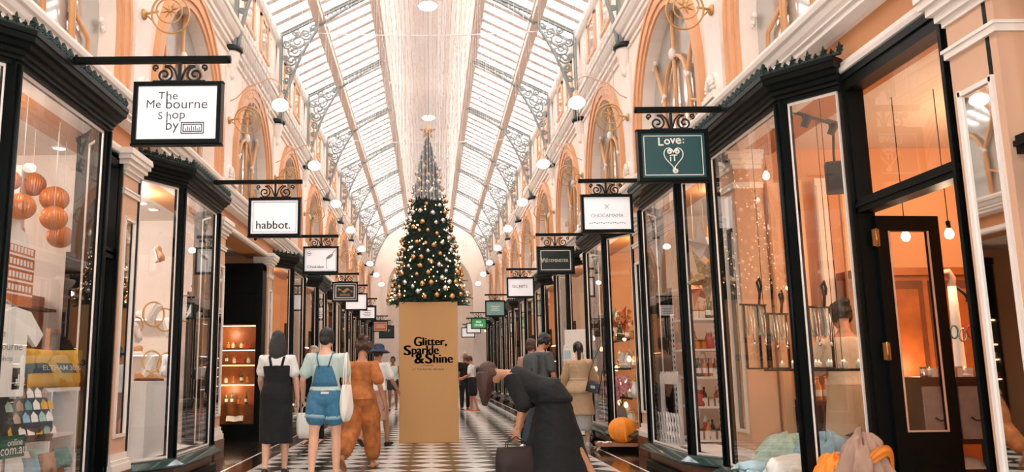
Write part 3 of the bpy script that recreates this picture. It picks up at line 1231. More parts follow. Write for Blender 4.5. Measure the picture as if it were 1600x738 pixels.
def art_lines(n, matn, wid=.5, z0=.12, dz=-.12):
    def fn(pn, w, h, y):
        mb = MB()
        for q in range(n):
            ww = wid * (1 if q % 2 == 0 else .7)
            mb.box(-ww * w / 2, y - .001, (z0 + dz * q) * h, ww * w / 2, y + .001, (z0 + dz * q + .04) * h)
        mb.build('lettering', matn, pn)
    return fn


X2 = dict(ext=.002, dx=(-.01, 0, .01))
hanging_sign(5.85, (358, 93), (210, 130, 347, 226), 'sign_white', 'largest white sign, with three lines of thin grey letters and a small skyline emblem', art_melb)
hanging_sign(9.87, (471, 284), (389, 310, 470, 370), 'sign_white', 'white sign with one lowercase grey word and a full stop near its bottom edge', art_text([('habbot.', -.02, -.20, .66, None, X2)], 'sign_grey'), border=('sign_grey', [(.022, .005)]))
hanging_sign(14.0, (528, 369), (474, 386, 529, 427), 'sign_white', 'white sign with a picture of a dripping spoon', art_choko, border=('sign_grey', [(.015, .005)]))
hanging_sign(19.57, (560.5, 428), (519, 441, 559.5, 471.5), 'sign_black', 'black double-framed sign with a gold swirl emblem', art_gold, border=('off_white', [(.0, .02), (.05, .02)]))
hanging_sign(22.25, (574, 446), (539, 459, 574, 485), 'sign_white', 'plain white sign half hidden behind the black sign with the gold swirl', None)
hanging_sign(26.46, (588.5, 467), (560, 478, 588, 500), 'sign_white', 'white sign with a thick black frame and lines of grey text, over the far windows', art_lines(4, 'sign_grey'), border=('sign_black', [(.0, .03)]))
hanging_sign(34.87, (605.6, 494), (583, 502, 606, 518.5), 'sign_orange', 'small brick orange sign in a black frame, beside the cardboard tower', art_lines(3, 'sign_cream', .7), border=('off_white', [(.01, .015)]))
hanging_sign(38.2, (610, 501), (592, 509, 616, 529), 'sign_black', 'small dark sign behind the brick orange one', art_lines(2, 'sign_cream', .5))
hanging_sign(7.14, (993, 172), (996, 204, 1106, 284), 'sign_teal', 'dark teal sign with a white curly heart under a curved word', art_heart, border=('sign_cream', [(.022, .007)]))


def cross(pn, w, h, y):
    mb = MB()
    mb.bar((-.04 * w, y, .12 * h), (.04 * w, y, .24 * h), .006, .003, up=(0, 1, 0)).bar((-.04 * w, y, .24 * h), (.04 * w, y, .12 * h), .006, .003, up=(0, 1, 0))
    for q in range(16):
        mb.ell((-.34 * w + q * .045 * w, y, -.27 * h + .012 * h * (q % 3)), .018 * w, .002, .014 * h, 6, 5)
    mb.build('logo', 'sign_grey', pn)


hanging_sign(9.95, (905, 283), (908, 305, 988, 363), 'sign_white', 'white sign with a small cross over one word in grey capitals', art_text([('CHOCAMAMA', 0, -.06, .64, None, dict(ext=.002))], 'sign_grey', cross))
hanging_sign(14.03, (838, 367), (839, 386, 897, 428), 'sign_black', 'black sign with a thin white border and one word in bold white capitals', art_text([('W', -.31, .0, None, .17, dict(ext=.002, dx=(-.05, 0, .05))), ('ESTMINSTER', .05, -.015, .58, .12, dict(ext=.002, dx=(-.05, 0, .05)))], 'sign_cream'), border=('sign_cream', [(.03, .012)]))
hanging_sign(18.92, (792, 421), (792, 434, 834.5, 465), 'sign_white', 'white sign with pale grey capitals, between the black bordered sign and the pale teal one', art_text([('SECRETS', -.03, .05, .55, None, X2)], 'sign_grey'))
hanging_sign(25.4, (758, 461), (758, 470, 789.5, 495), 'sign_teal_pale', 'pale teal sign with faint white script', art_lines(3, 'sign_cream', .45), border=('sign_black', [(.0, .01)]))
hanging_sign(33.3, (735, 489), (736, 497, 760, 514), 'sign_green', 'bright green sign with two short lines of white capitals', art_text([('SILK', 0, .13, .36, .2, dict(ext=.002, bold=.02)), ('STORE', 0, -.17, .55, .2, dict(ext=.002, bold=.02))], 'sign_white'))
hanging_sign(36.8, (729, 497.5), (729, 505, 751, 521), 'sign_white', 'small white sign peeping out behind the green one', art_lines(2, 'sign_grey', .4))
hanging_sign(41.0, (722, 507), (721, 512, 742, 527.5), 'sign_white', 'smallest white sign, lowest and farthest along the row behind the green one', art_lines(2, 'sign_grey', .4))

# ------------------------------------------------------------------ globe lamps on curved arms, ring ornaments, middle lamps
for i, k in enumerate(range(2, 10)):
    for s in (-1, 1):
        nth = ['first', 'second', 'third', 'fourth', 'fifth', 'sixth', 'seventh', 'eighth'][i]
        side = 'left' if s < 0 else 'right'
        z = 5.2
        t = empty('wall_lamp', (s * 2.25, PK[k], z), 0, f'{nth} glowing white globe lamp in the row along the {side} upper wall', 'lamp', 'globe lamps on the upper walls')
        MB().lathe([(.015, -.085), (.07, -.08), (.115, -.045), (.128, 0), (.11, .05), (.06, .085), (.03, .095)], 18).build('globe', 'glow_lamp', t)
        mb = MB().lathe([(.06, .08), (.065, .10), (.03, .13), (.018, .17), (.018, .2)], 12)
        arc = [V((s * .0, 0, .18))] + [V((s * (.16 - .16 * cos(a)), 0, .26 + .16 * sin(a))) for a in [pi * q / 10 * .75 for q in range(11)]]
        arc += [V((s * .5, 0, .30)), V((s * .66, 0, .12)), V((s * .80, 0, .05))]
        mb.tube(arc, .009, 6)
        mb.tube(spiral((s * .45, 0, .16), .1, 1.5, 0, -s, 20, .2), .006, 5)
        mb.build('arm', 'pier', t)
        MB().lathe([(.06, 0), (.05, .03), (.02, .04)], 10, M=Matrix.Translation((s * .82, 0, .05)) @ Matrix.Rotation(-s * pi / 2, 4, 'Y')).build('wall_plate', 'pier', t)

for i, k in enumerate(range(1, 8)):
    for s in (-1, 1):
        nth = ['first', 'second', 'third', 'fourth', 'fifth', 'sixth', 'seventh'][i]
        side = 'left' if s < 0 else 'right'
        t = empty('ring_ornament', (s * 2.72, PK[k] - .05, 4.95), 0, f'{nth} gilt double ring with a leaf star in the row along the {side} wall', 'wall ornament', 'gilt ring ornaments along the upper walls')
        mb = MB().torus((0, 0, 0), (0, 1, .25), .20, .011, 32, 6).torus((s * .02, .01, .04), (.2 * s, 1, .1), .13, .009, 28, 6)
        mb.build('ring', 'gold_leaf', t)
        mb = MB()
        for q in range(8):
            a = q * pi / 4 + .3
            d = V((cos(a), -.12, sin(a)))
            mb.tube([V((0, -.02, .03)), V((0, -.02, .03)) + d * .05, V((0, -.02, .03)) + d * .10], [.012, .022, .002], 5, flat=.5)
        mb.ell((0, -.03, .03), .03, .03, .03, 8, 6)
        mb.build('leaf_star', 'gold_leaf', t)
        mb = MB().tube([(s * .13, 0, .03), (s * .2, 0, .02), (s * .27, 0, .0)], .014, 6)
        mb.lathe([(.001, 0), (.03, .0), (.055, .015), (.06, .04)], 12, M=Matrix.Translation((s * .25, 0, .0)) @ Matrix.Rotation(s * pi / 2, 4, 'Y'))
        mb.tube([(s * .13, 0, -.16), (s * .18, 0, -.08), (s * .24, 0, -.02)], .008, 5)
        mb.build('wall_boss', 'gold_leaf', t)

for k, nth in ((3, 'nearest, above the curtain line'), (5, 'second, just above the top of the tree'), (7, 'third, beyond the tree')):
    t = empty('ceiling_lamp', (0.0, PK[k], 8.52), 0, f'round white ceiling lamp on the centre line, {nth}', 'lamp', 'round lamps under the ridge')
    MB().lathe([(.02, -.07), (.10, -.06), (.17, -.03), (.195, 0), (.17, .02), (.06, .04)], 22).build('lamp_shade', 'glow_spot', t)
    MB().lathe([(.05, .04), (.05, .08), (.015, .1), (.015, .6)], 10).build('lamp_stem', 'iron', t)

# ------------------------------------------------------------------ curtains of silver strings across the arcade
mat('string_silver', 'cfcac6', .4, metal=.1)
mat('wire_white', 'f4efea', .4)


def bead_curtain(Y, ztop, sag, groups, label, seed):
    rnd = random.Random(seed)
    t = empty('string_curtain', (0, Y, 0), 0, label, 'string curtain', 'silver string curtains across the arcade')
    zz = lambda x: ztop - sag * (1 - (x / 3.0) ** 2)
    MB().tube([(x * .25, 0, zz(x * .25)) for x in range(-12, 13)], .011, 6).build('wire', 'wire_white', t)
    mb = MB()
    for x0, x1, dx, lo, hi in groups:
        n = max(2, int((x1 - x0) / dx))
        for i in range(n):
            x = x0 + (x1 - x0) * (i + rnd.random() * .8) / n
            y = rnd.uniform(-.03, .03)
            zb = rnd.uniform(lo, hi)
            r = .0028
            z0 = zz(x)
            vs = [(x - r, y, z0), (x + r, y, z0), (x + r, y, zb), (x - r, y, zb), (x, y - r, z0), (x, y + r, z0), (x, y + r, zb), (x, y - r, zb)]
            mb.add(vs, [(0, 1, 2, 3), (4, 5, 6, 7)])
            z = z0 - rnd.random() * .15
            while z > zb:   # flat sequins strung along the thread
                a = rnd.uniform(0, pi)
                c, q = cos(a) * .0075, sin(a) * .0075
                h = .035
                mb.add([(x - c, y - q, z), (x + c, y + q, z), (x + c, y + q, z - h), (x - c, y - q, z - h)], [(0, 1, 2, 3)])
                z -= rnd.uniform(.09, .22)
    o = mb.build('strings', 'string_silver', t, recalc=False)
    o['kind'] = 'stuff'
    return t


bead_curtain(PK[2] + .05, 8.0, .25, [(-.31, .31, .016, 3.72, 3.78), (-1.1, -.31, .04, 4.3, 5.6), (.31, 1.1, .04, 4.3, 5.6), (-2.85, -2.4, .03, 4.7, 5.4), (2.4, 2.85, .03, 4.7, 5.4), (-2.4, -1.1, .1, 4.6, 6.2), (1.1, 2.4, .1, 4.6, 6.2)], 'nearest curtain of silver strings, reaching down over the tree top', 3)
bead_curtain(PK[3] + .1, 8.05, .12, [(-1.25, 1.25, .03, 4.2, 5.4), (-2.8, -2.3, .05, 4.9, 5.6), (2.3, 2.8, .05, 4.9, 5.6), (-2.3, -1.25, .13, 4.8, 6.0), (1.25, 2.3, .13, 4.8, 6.0)], 'curtain of silver strings behind the tree, hung from a straight white wire', 4)
bead_curtain(PK[5] + .3, 8.0, .15, [(-1.25, 1.25, .05, 4.6, 5.6), (-2.8, -1.25, .14, 5.0, 6.0), (1.25, 2.8, .14, 5.0, 6.0)], 'third curtain of silver strings, beyond the tree', 5)

# ------------------------------------------------------------------ the cardboard tower with its tree
mat('kraft', 'c4945e', .75, var=.10, vscale=140, bump=.04, bscale=300)
mat('black_ink', '0e0d0c', .6)
YB = 14.16
BX0, BX1, BZ = -.535, .472, 2.38
bx = empty('display_plinth', ((BX0 + BX1) / 2, YB + .5, 0), 0, 'tall brown cardboard tower reading Glitter, Sparkle & Shine under the tree', 'display plinth')
hw = (BX1 - BX0) / 2
mb = MB()
bev = .006
poly = [(-hw + bev, -.5), (hw - bev, -.5), (hw, -.5 + bev), (hw, .5 - bev), (hw - bev, .5), (-hw + bev, .5), (-hw, .5 - bev), (-hw, -.5 + bev)]
mb.prism(poly, .0, BZ)
mb.build('tower_body', 'kraft', bx)
MB().box(-hw + .0, -.503, .004, hw - .0, -.499, .012).build('bottom_edge', 'orange_wood', bx)


def bxl(x, y):
    p = at_y(x, y, YB)
    return p.x - bx.location.x, p.z


mb = MB()
for txt, x0, x1, y0, y1 in (('G', 646.5, 659.5, 526.5, 541.5), ('litter,', 660, 698.5, 527.5, 542), ('S', 630.5, 642.5, 540, 555.5), ('parkle', 643, 686, 540, 558.5), ('&', 647, 663.5, 553, 568.5), ('S', 664, 676, 552.5, 568.5), ('hine', 676.5, 708, 553.5, 567.5)):
    a, e = bxl(x0, y1), bxl(x1, y0)
    text_add(mb, txt, (a[0] + e[0]) / 2, (a[1] + e[1]) / 2, w=(e[0] - a[0]), h=(e[1] - a[1]), y=-.502, bold=.0, ext=.001, dx=(-.045, -.022, 0, .022, .045))
a, e = bxl(644.5, 579), bxl(693.5, 576)
text_add(mb, 'AT THE ROYAL ARCADE', (a[0] + e[0]) / 2, (a[1] + e[1]) / 2, w=e[0] - a[0], h=e[1] - a[1], y=-.502, ext=.001)
a, e = bxl(659, 571.7), bxl(678, 571)
mb.box(a[0], -.502, a[1], e[0], -.5, e[1])
mb.build('lettering', 'black_ink', bx, recalc=False)

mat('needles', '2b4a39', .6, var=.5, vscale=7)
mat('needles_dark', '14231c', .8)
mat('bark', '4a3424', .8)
mat('bauble_gold', 'd9a268', .22, metal=.85)
mat('bauble_silver', 'e4e1df', .18, metal=.9)
TC = V((-.02, YB + .52, 0))
TP = [(2.36, .70), (2.55, .70), (2.75, .63), (3.0, .57), (3.25, .54), (3.5, .48), (3.75, .43), (4.0, .37), (4.3, .32), (4.6, .24), (4.9, .19), (5.2, .12), (5.5, .03)]


def tree_r(z):
    for (z0, r0), (z1, r1) in zip(TP[:-1], TP[1:]):
        if z0 <= z <= z1:
            return r0 + (r1 - r0) * (z - z0) / (z1 - z0)
    return TP[0][1] if z < TP[0][0] else TP[-1][1]


tr = empty('christmas_tree', (TC.x, TC.y, 2.38), 0, 'tall green Christmas tree with baubles and lights on top of the cardboard tower', 'Christmas tree')
MB().lathe([(.05, 0), (.045, 1), (.03, 2), (.012, 3.1)], 10).build('trunk', 'bark', tr)
rnd = random.Random(11)
mb = MB()
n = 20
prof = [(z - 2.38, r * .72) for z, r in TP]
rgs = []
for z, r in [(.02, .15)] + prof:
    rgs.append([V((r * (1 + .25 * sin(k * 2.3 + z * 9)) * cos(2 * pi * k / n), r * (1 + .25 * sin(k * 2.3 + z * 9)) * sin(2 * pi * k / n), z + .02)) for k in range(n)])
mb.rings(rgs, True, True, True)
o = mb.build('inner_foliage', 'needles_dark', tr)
mb = MB()
zz = 2.40
NS = 1500
for i in range(NS):
    q = i / NS
    z = 2.38 + 3.1 * (1 - sqrt(1 - q * .985)) * 1.02
    z = min(z, 5.45)
    R = tree_r(z) * rnd.uniform(.78, 1.08)
    # tiers: longer branches at the foot of each tier
    R *= 1 + .07 * sin(z * 2 * pi / .34)
    a = i * 2.399963 + rnd.uniform(-.2, .2)
    L = min(.26, R * .6 + .05)
    dirr = V((cos(a), sin(a), rnd.uniform(-.35, .25)))
    tip = V((R * cos(a), R * sin(a), z - 2.38 - rnd.uniform(0, .05)))
    base = tip - dirr * L + V((0, 0, .05))
    mid = (base + tip) / 2 + V((0, 0, .02))
    side = V((-sin(a), cos(a), 0))
    m = 15
    for j in range(m):
        t = (j + .5) / m
        p = base * (1 - t) ** 2 + mid * 2 * t * (1 - t) + tip * t * t
        for d in (-1, 1):
            nl = .055 * (1.1 - .5 * t)
            e = p + side * (d * nl * rnd.uniform(.6, 1)) + dirr * (nl * .8) + V((0, 0, rnd.uniform(-.03, .03)))
            w = V((0, 0, .006)) + dirr * .004
            mb.add([p - w, p + w, e], [(0, 1, 2)])
    mb.add([base + V((0, 0, .005)), base - V((0, 0, .005)), tip], [(0, 1, 2)])
mb.build('foliage', 'needles', tr, recalc=False)

ballm = {}
for nm, m_ in (('gold', 'bauble_gold'), ('silver', 'bauble_silver')):
    o = MB().ell((0, 0, 0), 1, 1, 1, 16, 12).lathe([(.22, .95), (.22, 1.18), (.1, 1.2)], 8).build('bauble', m_)
    ballm[nm] = o
    tag(o, f'small round {nm} bauble on the tall Christmas tree', 'bauble', f'{nm} baubles on the Christmas tree')
first = {'gold': True, 'silver': True}
spots = []
tries = 0
while len(spots) < 128 and tries < 6000:
    tries += 1
    q = rnd.random()
    z = 2.45 + 2.95 * (1 - sqrt(1 - q * .97))
    a = rnd.uniform(-pi * .12, pi * 1.12) + pi
    R = tree_r(z) * (1.0 + rnd.uniform(-.03, .05))
    p = V((TC.x + R * cos(a), TC.y + R * sin(a), z))
    if all((p - o2).length > .145 for o2 in spots):
        spots.append(p)
for i, p in enumerate(spots):
    kind = 'gold' if rnd.random() < .6 else 'silver'
    src = ballm[kind]
    if first[kind]:
        o, first[kind] = src, False
    else:
        o = src.copy()
        COL.objects.link(o)
    o.location = p
    r = rnd.uniform(.034, .048)
    o.scale = (r, r, r)
mb = MB()
for i in range(240):
    q = rnd.random()
    z = 2.42 + 3.0 * (1 - sqrt(1 - q * .97))
    a = rnd.uniform(0, 2 * pi)
    R = tree_r(z) * rnd.uniform(.92, 1.06)
    mb.ell((R * cos(a), R * sin(a), z - 2.38), .0095, .0095, .0125, 6, 4)
fl = empty('fairy_lights', (TC.x, TC.y, 2.38), 0, 'string of tiny warm lights wound around the tall Christmas tree', 'fairy lights')
o = mb.build('light_bulbs', 'glow_warm', fl)
o['kind'] = 'stuff'
pts = []
for i in range(420):
    z = 2.42 + 3.0 * i / 420
    a = i * .22
    R = tree_r(z) * .97
    pts.append((R * cos(a), R * sin(a), z - 2.38))
MB().tube(pts, .003, 4).build('light_cord', 'needles_dark', fl)
st = MB()
outer = []
for q in range(10):
    a = pi / 2 + q * pi / 5
    r = .17 if q % 2 == 0 else .068
    outer.append(V((r * cos(a), 0, r * sin(a))))
vs = outer + [V((0, -.035, 0)), V((0, .035, 0))]
st.add(vs, [(i, (i + 1) % 10, 10) for i in range(10)] + [((i + 1) % 10, i, 11) for i in range(10)])
so = st.build('tree_star', 'bauble_gold', None, loc=(TC.x, TC.y - .02, 5.58))
tag(so, 'five-pointed pale gold star at the very top of the Christmas tree', 'star')
# ------------------------------------------------------------------ people
mat('skin_light', 'e0a98a', .5, var=.06, vscale=12)
mat('skin_tan', 'b9805f', .5, var=.06, vscale=12)
mat('skin_brown', '8a5a40', .5, var=.06, vscale=12)
mat('hair_black', '141211', .35, bump=.6, bscale=90, stretch=(3, 3, .3))
mat('hair_brown', '4a2f22', .45, bump=.6, bscale=90, var=.3, vscale=30, stretch=(3, 3, .3))
mat('hair_grey', 'b9a893', .5, bump=.6, bscale=90, stretch=(3, 3, .3))
mat('eye_white', 'f0ece6', .3)
mat('lips', 'a3574d', .45)
mat('cloth_black', '0c0e0f', .85, bump=.2, bscale=120)
mat('cloth_white', 'e6e2da', .8, bump=.2, bscale=120)
mat('cloth_mint', 'bccbc2', .8, bump=.2, bscale=120)
mat('denim', '3d7390', .8, var=.18, vscale=26, bump=.25, bscale=200)
mat('denim_pale', '8fb0be', .8, var=.1, vscale=26)
mat('denim_dark', '2c3a47', .8, var=.15, vscale=26)
mat('rust', 'b0652c', .75, var=.35, vscale=9, bump=.2, bscale=60)
mat('taupe', 'a98672', .8, var=.1, vscale=9)
mat('cloth_navy', '24405c', .8)
mat('cloth_grey', '4c4f50', .8, bump=.2, bscale=120)
mat('cloth_beige', 'c2a07c', .8, var=.07, vscale=6, bump=.2, bscale=80)
mat('pleat_grey', 'b9b6ac', .7, var=.1, vscale=20)
mat('shoe_black', '121212', .4)
mat('shoe_white', 'e0dad0', .5)
mat('shoe_orange', 'b5582c', .5)
mat('leather_tan', 'a8714a', .5)
mat('leather_black', '15171a', .35)
mat('red_wood_soft', '2a1913', .7)
mat('tote_cloth', 'efe8dc', .8, bump=.2, bscale=160)
mat('cardigan', 'dcc0a2', .8)

RXm = lambda a: Matrix.Rotation(a, 3, 'X')
RYm = lambda a: Matrix.Rotation(a, 3, 'Y')
RZm = lambda a: Matrix.Rotation(a, 3, 'Z')


def soften(o, voxel, smooth=4, disp=None):
    r = o.modifiers.new('union', 'REMESH')
    r.mode = 'VOXEL'
    r.voxel_size = voxel
    r.use_smooth_shade = True
    if smooth:
        sm = o.modifiers.new('smooth', 'SMOOTH')
        sm.factor = .5
        sm.iterations = smooth
    if disp:
        tx = bpy.data.textures.new('folds', 'CLOUDS')
        tx.noise_scale = disp[1]
        d = o.modifiers.new('folds', 'DISPLACE')
        d.texture = tx
        d.strength = disp[0]
        d.mid_level = .5
    return o


# torso: height over the pelvis, half width, half depth, forward offset
TORSO = [(-.13, .085, .075, 0), (-.09, .145, .105, -.01), (-.02, .165, .118, -.012), (.06, .150, .105, -.005), (.14, .122, .090, .005), (.21, .124, .092, .008), (.29, .140, .104, .012), (.36, .150, .100, .008), (.42, .150, .085, 0), (.455, .118, .068, -.004), (.485, .064, .056, -.004), (.52, .050, .052, 0)]


class Figure:
    def __init__(self, label, loc, rz, H=1.62, lean=0, side=0, legs=((4, 6, 3), (-4, 8, 3)), arms=((5, 12, 15), (5, 12, 15)), head=(0, 0), skin='skin_light', voxel=.009, width=1.0, hands=None, group=None, twist=0, bare_feet=False):
        """legs: (thigh forward, knee bend, spread) right then left; arms: (forward, out, elbow bend); head: (turn, nod), degrees; faces +Y before rz"""
        self.k = k = H / 1.65
        self.width = width
        self.vox = voxel
        self.bc = (RZm(radians(twist)) @ RYm(radians(side)) @ RXm(radians(-lean)))
        self.skin = skin
        self.root = empty('person', loc, rz, label, 'person', group)
        hips = [V((.085 * width, 0, -.04)), V((-.085 * width, 0, -.04))]
        self.leg = []
        for (th, kn, sp), h, sg in zip(legs, hips, (1, -1)):
            d1 = RYm(radians(-sp * sg)) @ RXm(radians(th)) @ V((0, 0, -1))
            d2 = RYm(radians(-sp * sg * .3)) @ RXm(radians(th - kn)) @ V((0, 0, -1))
            knee = h + d1 * .415
            ank = knee + d2 * .405
            self.leg.append((h, knee, ank, d2))
        low = min(l[2].z for l in self.leg) - .075
        self.pel = V((0, 0, -low))
        self.hands = hands or {}
        self.build_body(arms, head, bare_feet)

    def T(self, dz, x=0, y=0):
        """a point of the upper body, by its height over the pelvis"""
        if dz <= 0:
            return self.pel + V((x, y, dz))
        return self.pel + self.bc @ V((x, y, dz))

    def ring(self, dz, rx, ry, yo=0, n=20, p=2.0):
        out = []
        for i in range(n):
            a = 2 * pi * i / n
            c, s_ = cos(a), sin(a)
            e = 2 / p
            out.append(self.T(dz, rx * self.width * abs(c) ** e * (1 if c >= 0 else -1), yo + ry * abs(s_) ** e * (1 if s_ >= 0 else -1)))
        return out

    def sc(self, mb):
        mb.v = [(x * self.k, y * self.k, z * self.k) for x, y, z in mb.v]
        return mb

    def put(self, mb, name, m, voxel=None, smooth=4, disp=None):
        o = self.sc(mb).build(name, m, self.root)
        if voxel:
            soften(o, voxel, smooth, disp)
        return o

    def build_body(self, arms, head, bare):
        mb = MB()
        mb.rings([self.ring(*t) for t in TORSO], True, True)
        self.joints = []
        for (h, kn, an, d2) in self.leg:
            h0 = self.pel + h
            kn0, an0 = self.pel + kn, self.pel + an
            mb.limb([h0 + V((0, 0, .02)), h0 * .6 + kn0 * .4, kn0 + V((0, 0, .05)), kn0, kn0 * .68 + an0 * .32, an0 * .8 + kn0 * .2, an0], [.088, .078, .058, .053, .055, .038, .034], 14)
            toe = RXm(0) @ V((0, 1, 0))
            fd = V((0, -d2.z * .0 + 1, 0)) + V((0, 0, 0))
            pitch = atan2(-d2.y, -d2.z)
            pitch = max(-.2, min(.9, pitch * .9)) if an0.z > .12 else min(.25, max(-.25, pitch * .4))
            fd = V((0, cos(pitch), -sin(pitch)))
            up = V((0, sin(pitch), cos(pitch)))
            heel = an0 - up * .045 - fd * .035
            ball = an0 - up * .058 + fd * .125
            mb.limb([heel, an0 - up * .035 + fd * .03, ball, ball + fd * .05], [.032, .036, .030, .020], 10)
            self.joints.append((h0, kn0, an0, fd, up))
        self.arm = []
        for (fw, out, eb), sg in zip(arms, (1, -1)):
            sh = V((.158 * self.width * sg, -.004, .425))
            d1 = RYm(radians(-out * sg)) @ RXm(radians(fw)) @ V((0, 0, -1))
            d2 = RYm(radians(-out * sg * .35)) @ RXm(radians(fw + eb)) @ V((0, 0, -1))
            el = sh + d1 * .275
            wr = el + d2 * .235
            W = lambda p: self.pel + self.bc @ p
            s0, e0, w0 = W(sh), W(el), W(wr)
            dd = (w0 - e0).normalized()
            mb.limb([s0, s0 * .6 + e0 * .4, e0, e0 * .65 + w0 * .35, w0], [.050, .043, .035, .036, .024], 12)
            # the hand: palm, four fingers and a thumb
            inw = self.bc @ V((-sg, 0, 0))
            fwd = dd.cross(inw).normalized() * (1 if sg > 0 else -1)
            if fwd.y < -.3:
                fwd = -fwd
            inw = inw - dd * inw.dot(dd)
            inw.normalize()
            c = w0 + dd * .05
            rot = Matrix((fwd, inw, dd)).transposed()
            mb.ell(c, .038, .017, .05, 10, 8, rot)
            curl = self.hands.get(sg, .5)
            for q, (off, ln) in enumerate(((.027, .062), (.010, .070), (-.008, .066), (-.025, .052))):
                a = c + dd * .038 + fwd * off
                b1 = a + (dd * cos(curl * .6) + inw * sin(curl * .6)) * ln * .5
                b2 = b1 + (dd * cos(curl * 1.6) + inw * sin(curl * 1.6)) * ln * .35
                b3 = b2 + (dd * cos(curl * 2.4) + inw * sin(curl * 2.4)) * ln * .28
                mb.limb([a, b1, b2, b3], [.0105, .0098, .009, .0082], 7)
            t0 = c - dd * .02 + fwd * .030
            mb.limb([t0, t0 + fwd * .022 + dd * .028 + inw * .01, t0 + fwd * .026 + dd * .055 + inw * .022], [.012, .0105, .009], 7)
            self.arm.append((s0, e0, w0, c + dd * .05))
        # head and neck
        nb = self.T(.49)
        hr = self.bc @ RZm(radians(head[0])) @ RXm(radians(-head[1]))
        hc = self.T(.50) + self.bc @ V((0, .015, .02)) + hr @ V((0, .018, .125))
        self.hc, self.hr = hc, hr
        h = lambda x, y, z: hc + hr @ V((x, y, z))
        mb.limb([nb - self.bc @ V((0, 0, .05)), nb + self.bc @ V((0, .008, .04)), h(0, -.01, -.05)], [.055, .049, .052], 12)
        mb.ell(h(0, -.012, .022), .073, .092, .088, 16, 12, hr)
        mb.ell(h(0, .018, -.035), .060, .070, .074, 14, 10, hr)
        mb.ell(h(0, .045, -.088), .030, .030, .022, 10, 8, hr)
        mb.limb([h(0, .082, .012), h(0, .094, -.012), h(0, .102, -.028)], [.010, .011, .013], 8)
        mb.ell(h(0, .072, .026), .045, .016, .010, 10, 6, hr)
        for sg in (-1, 1):
            mb.ell(h(sg * .074, -.006, -.008), .010, .020, .032, 8, 8, hr)
            mb.ell(h(sg * .036, .055, -.030), .022, .024, .020, 8, 6, hr)
        self.body = self.put(mb, 'body', self.skin, self.vox, 3)
        for sg in (-1, 1):
            e = MB().ell(h(sg * .030, .079, .006), .012, .008, .007, 10, 8, hr)
            eo = self.put(e, 'eye', 'eye_white')
            p = MB().ell(h(sg * .030, .0855, .006), .0058, .0035, .0058, 8, 6, hr)
            po = self.sc(p).build('pupil', 'shoe_black', eo)
            b = MB().limb([h(sg * .016, .088, .026), h(sg * .032, .087, .031), h(sg * .046, .078, .026)], [.003, .004, .0025], 6)
            self.put(b, 'eyebrow', 'hair_black')
        m = MB().ell(h(0, .083, -.058), .022, .008, .0075, 12, 6, hr)
        self.put(m, 'mouth', 'lips')

    # ---- clothes
    def top(self, m, name='shirt', lo=-.04, hi=.455, g=.014, sleeve=.45, flare=0, disp=(.012, .06), straps=None):
        mb = MB()
        rg = []
        zs = [lo + (hi - lo) * i / 12 for i in range(13)]
        for z in zs:
            rx, ry, yo = self.girth(z)
            e = g + flare * max(0, (.15 - z))
            rg.append(self.ring(z, rx + e, ry + e, yo, 22))
        mb.rings(rg, True, True)
        if sleeve:
            for s0, e0, w0, _ in self.arm:
                if sleeve <= 1:
                    q = s0 + (e0 - s0) * sleeve * 1.0
                    inw = (self.T(.40) - s0) * .25
                    mb.limb([s0 + inw, s0, (s0 + q) / 2, q], [.055, .064 + g * .4, .058 + g * .5, .052 + g * .8], 14)
                else:
                    q = e0 + (w0 - e0) * (sleeve - 1)
                    inw = (self.T(.40) - s0) * .25
                    mb.limb([s0 + inw, s0, (s0 + e0) / 2, e0, q], [.055, .064 + g * .4, .056 + g * .5, .046 + g * .8, .036 + g], 14)
        return self.put(mb, name, m, max(.008, self.vox), 4, disp)

    def girth(self, z):
        for a, b in zip(TORSO[:-1], TORSO[1:]):
            if a[0] <= z <= b[0]:
                t = (z - a[0]) / (b[0] - a[0])
                return [a[i] + (b[i] - a[i]) * t for i in (1, 2, 3)]
        return TORSO[0][1:] if z < TORSO[0][0] else TORSO[-1][1:]

    def skirt(self, m, name='skirt', top=.13, hem=.5, w0=.012, w1=.19, d1=.15, pleats=0, shift=(0, 0), disp=(.012, .08), amp=.05):
        """hem: height over the floor (before the figure's scale)"""
        mb = MB()
        rg = []
        zt = top
        zb = hem - self.pel.z
        n = 48
        for i in range(15):
            t = i / 14
            z = zt + (zb - zt) * t
            if z > -.06:
                rx, ry, yo = self.girth(z)
                rx, ry = rx + w0, ry + w0
            else:
                q = (-.06 - z) / (-.06 - zb) if zb < -.06 else 0
                rx = (.157 + w0) * (1 - q) + w1 * q
                ry = (.115 + w0) * (1 - q) + d1 * q
                yo = -.01
            ring = []
            for j in range(n):
                a = 2 * pi * j / n
                f_ = 1 + (amp * t * sin(a * pleats) if pleats else 0)
                p = self.T(z, rx * self.width * cos(a) * f_, yo + ry * sin(a) * f_)
                sh = max(0, t - .3) / .7
                ring.append(p + V((shift[0] * sh, shift[1] * sh, 0)))
            rg.append(ring)
        mb.rings(rg, True, True)
        return self.put(mb, name, m, max(.008, self.vox) if not pleats else None, 4, disp if not pleats else None)

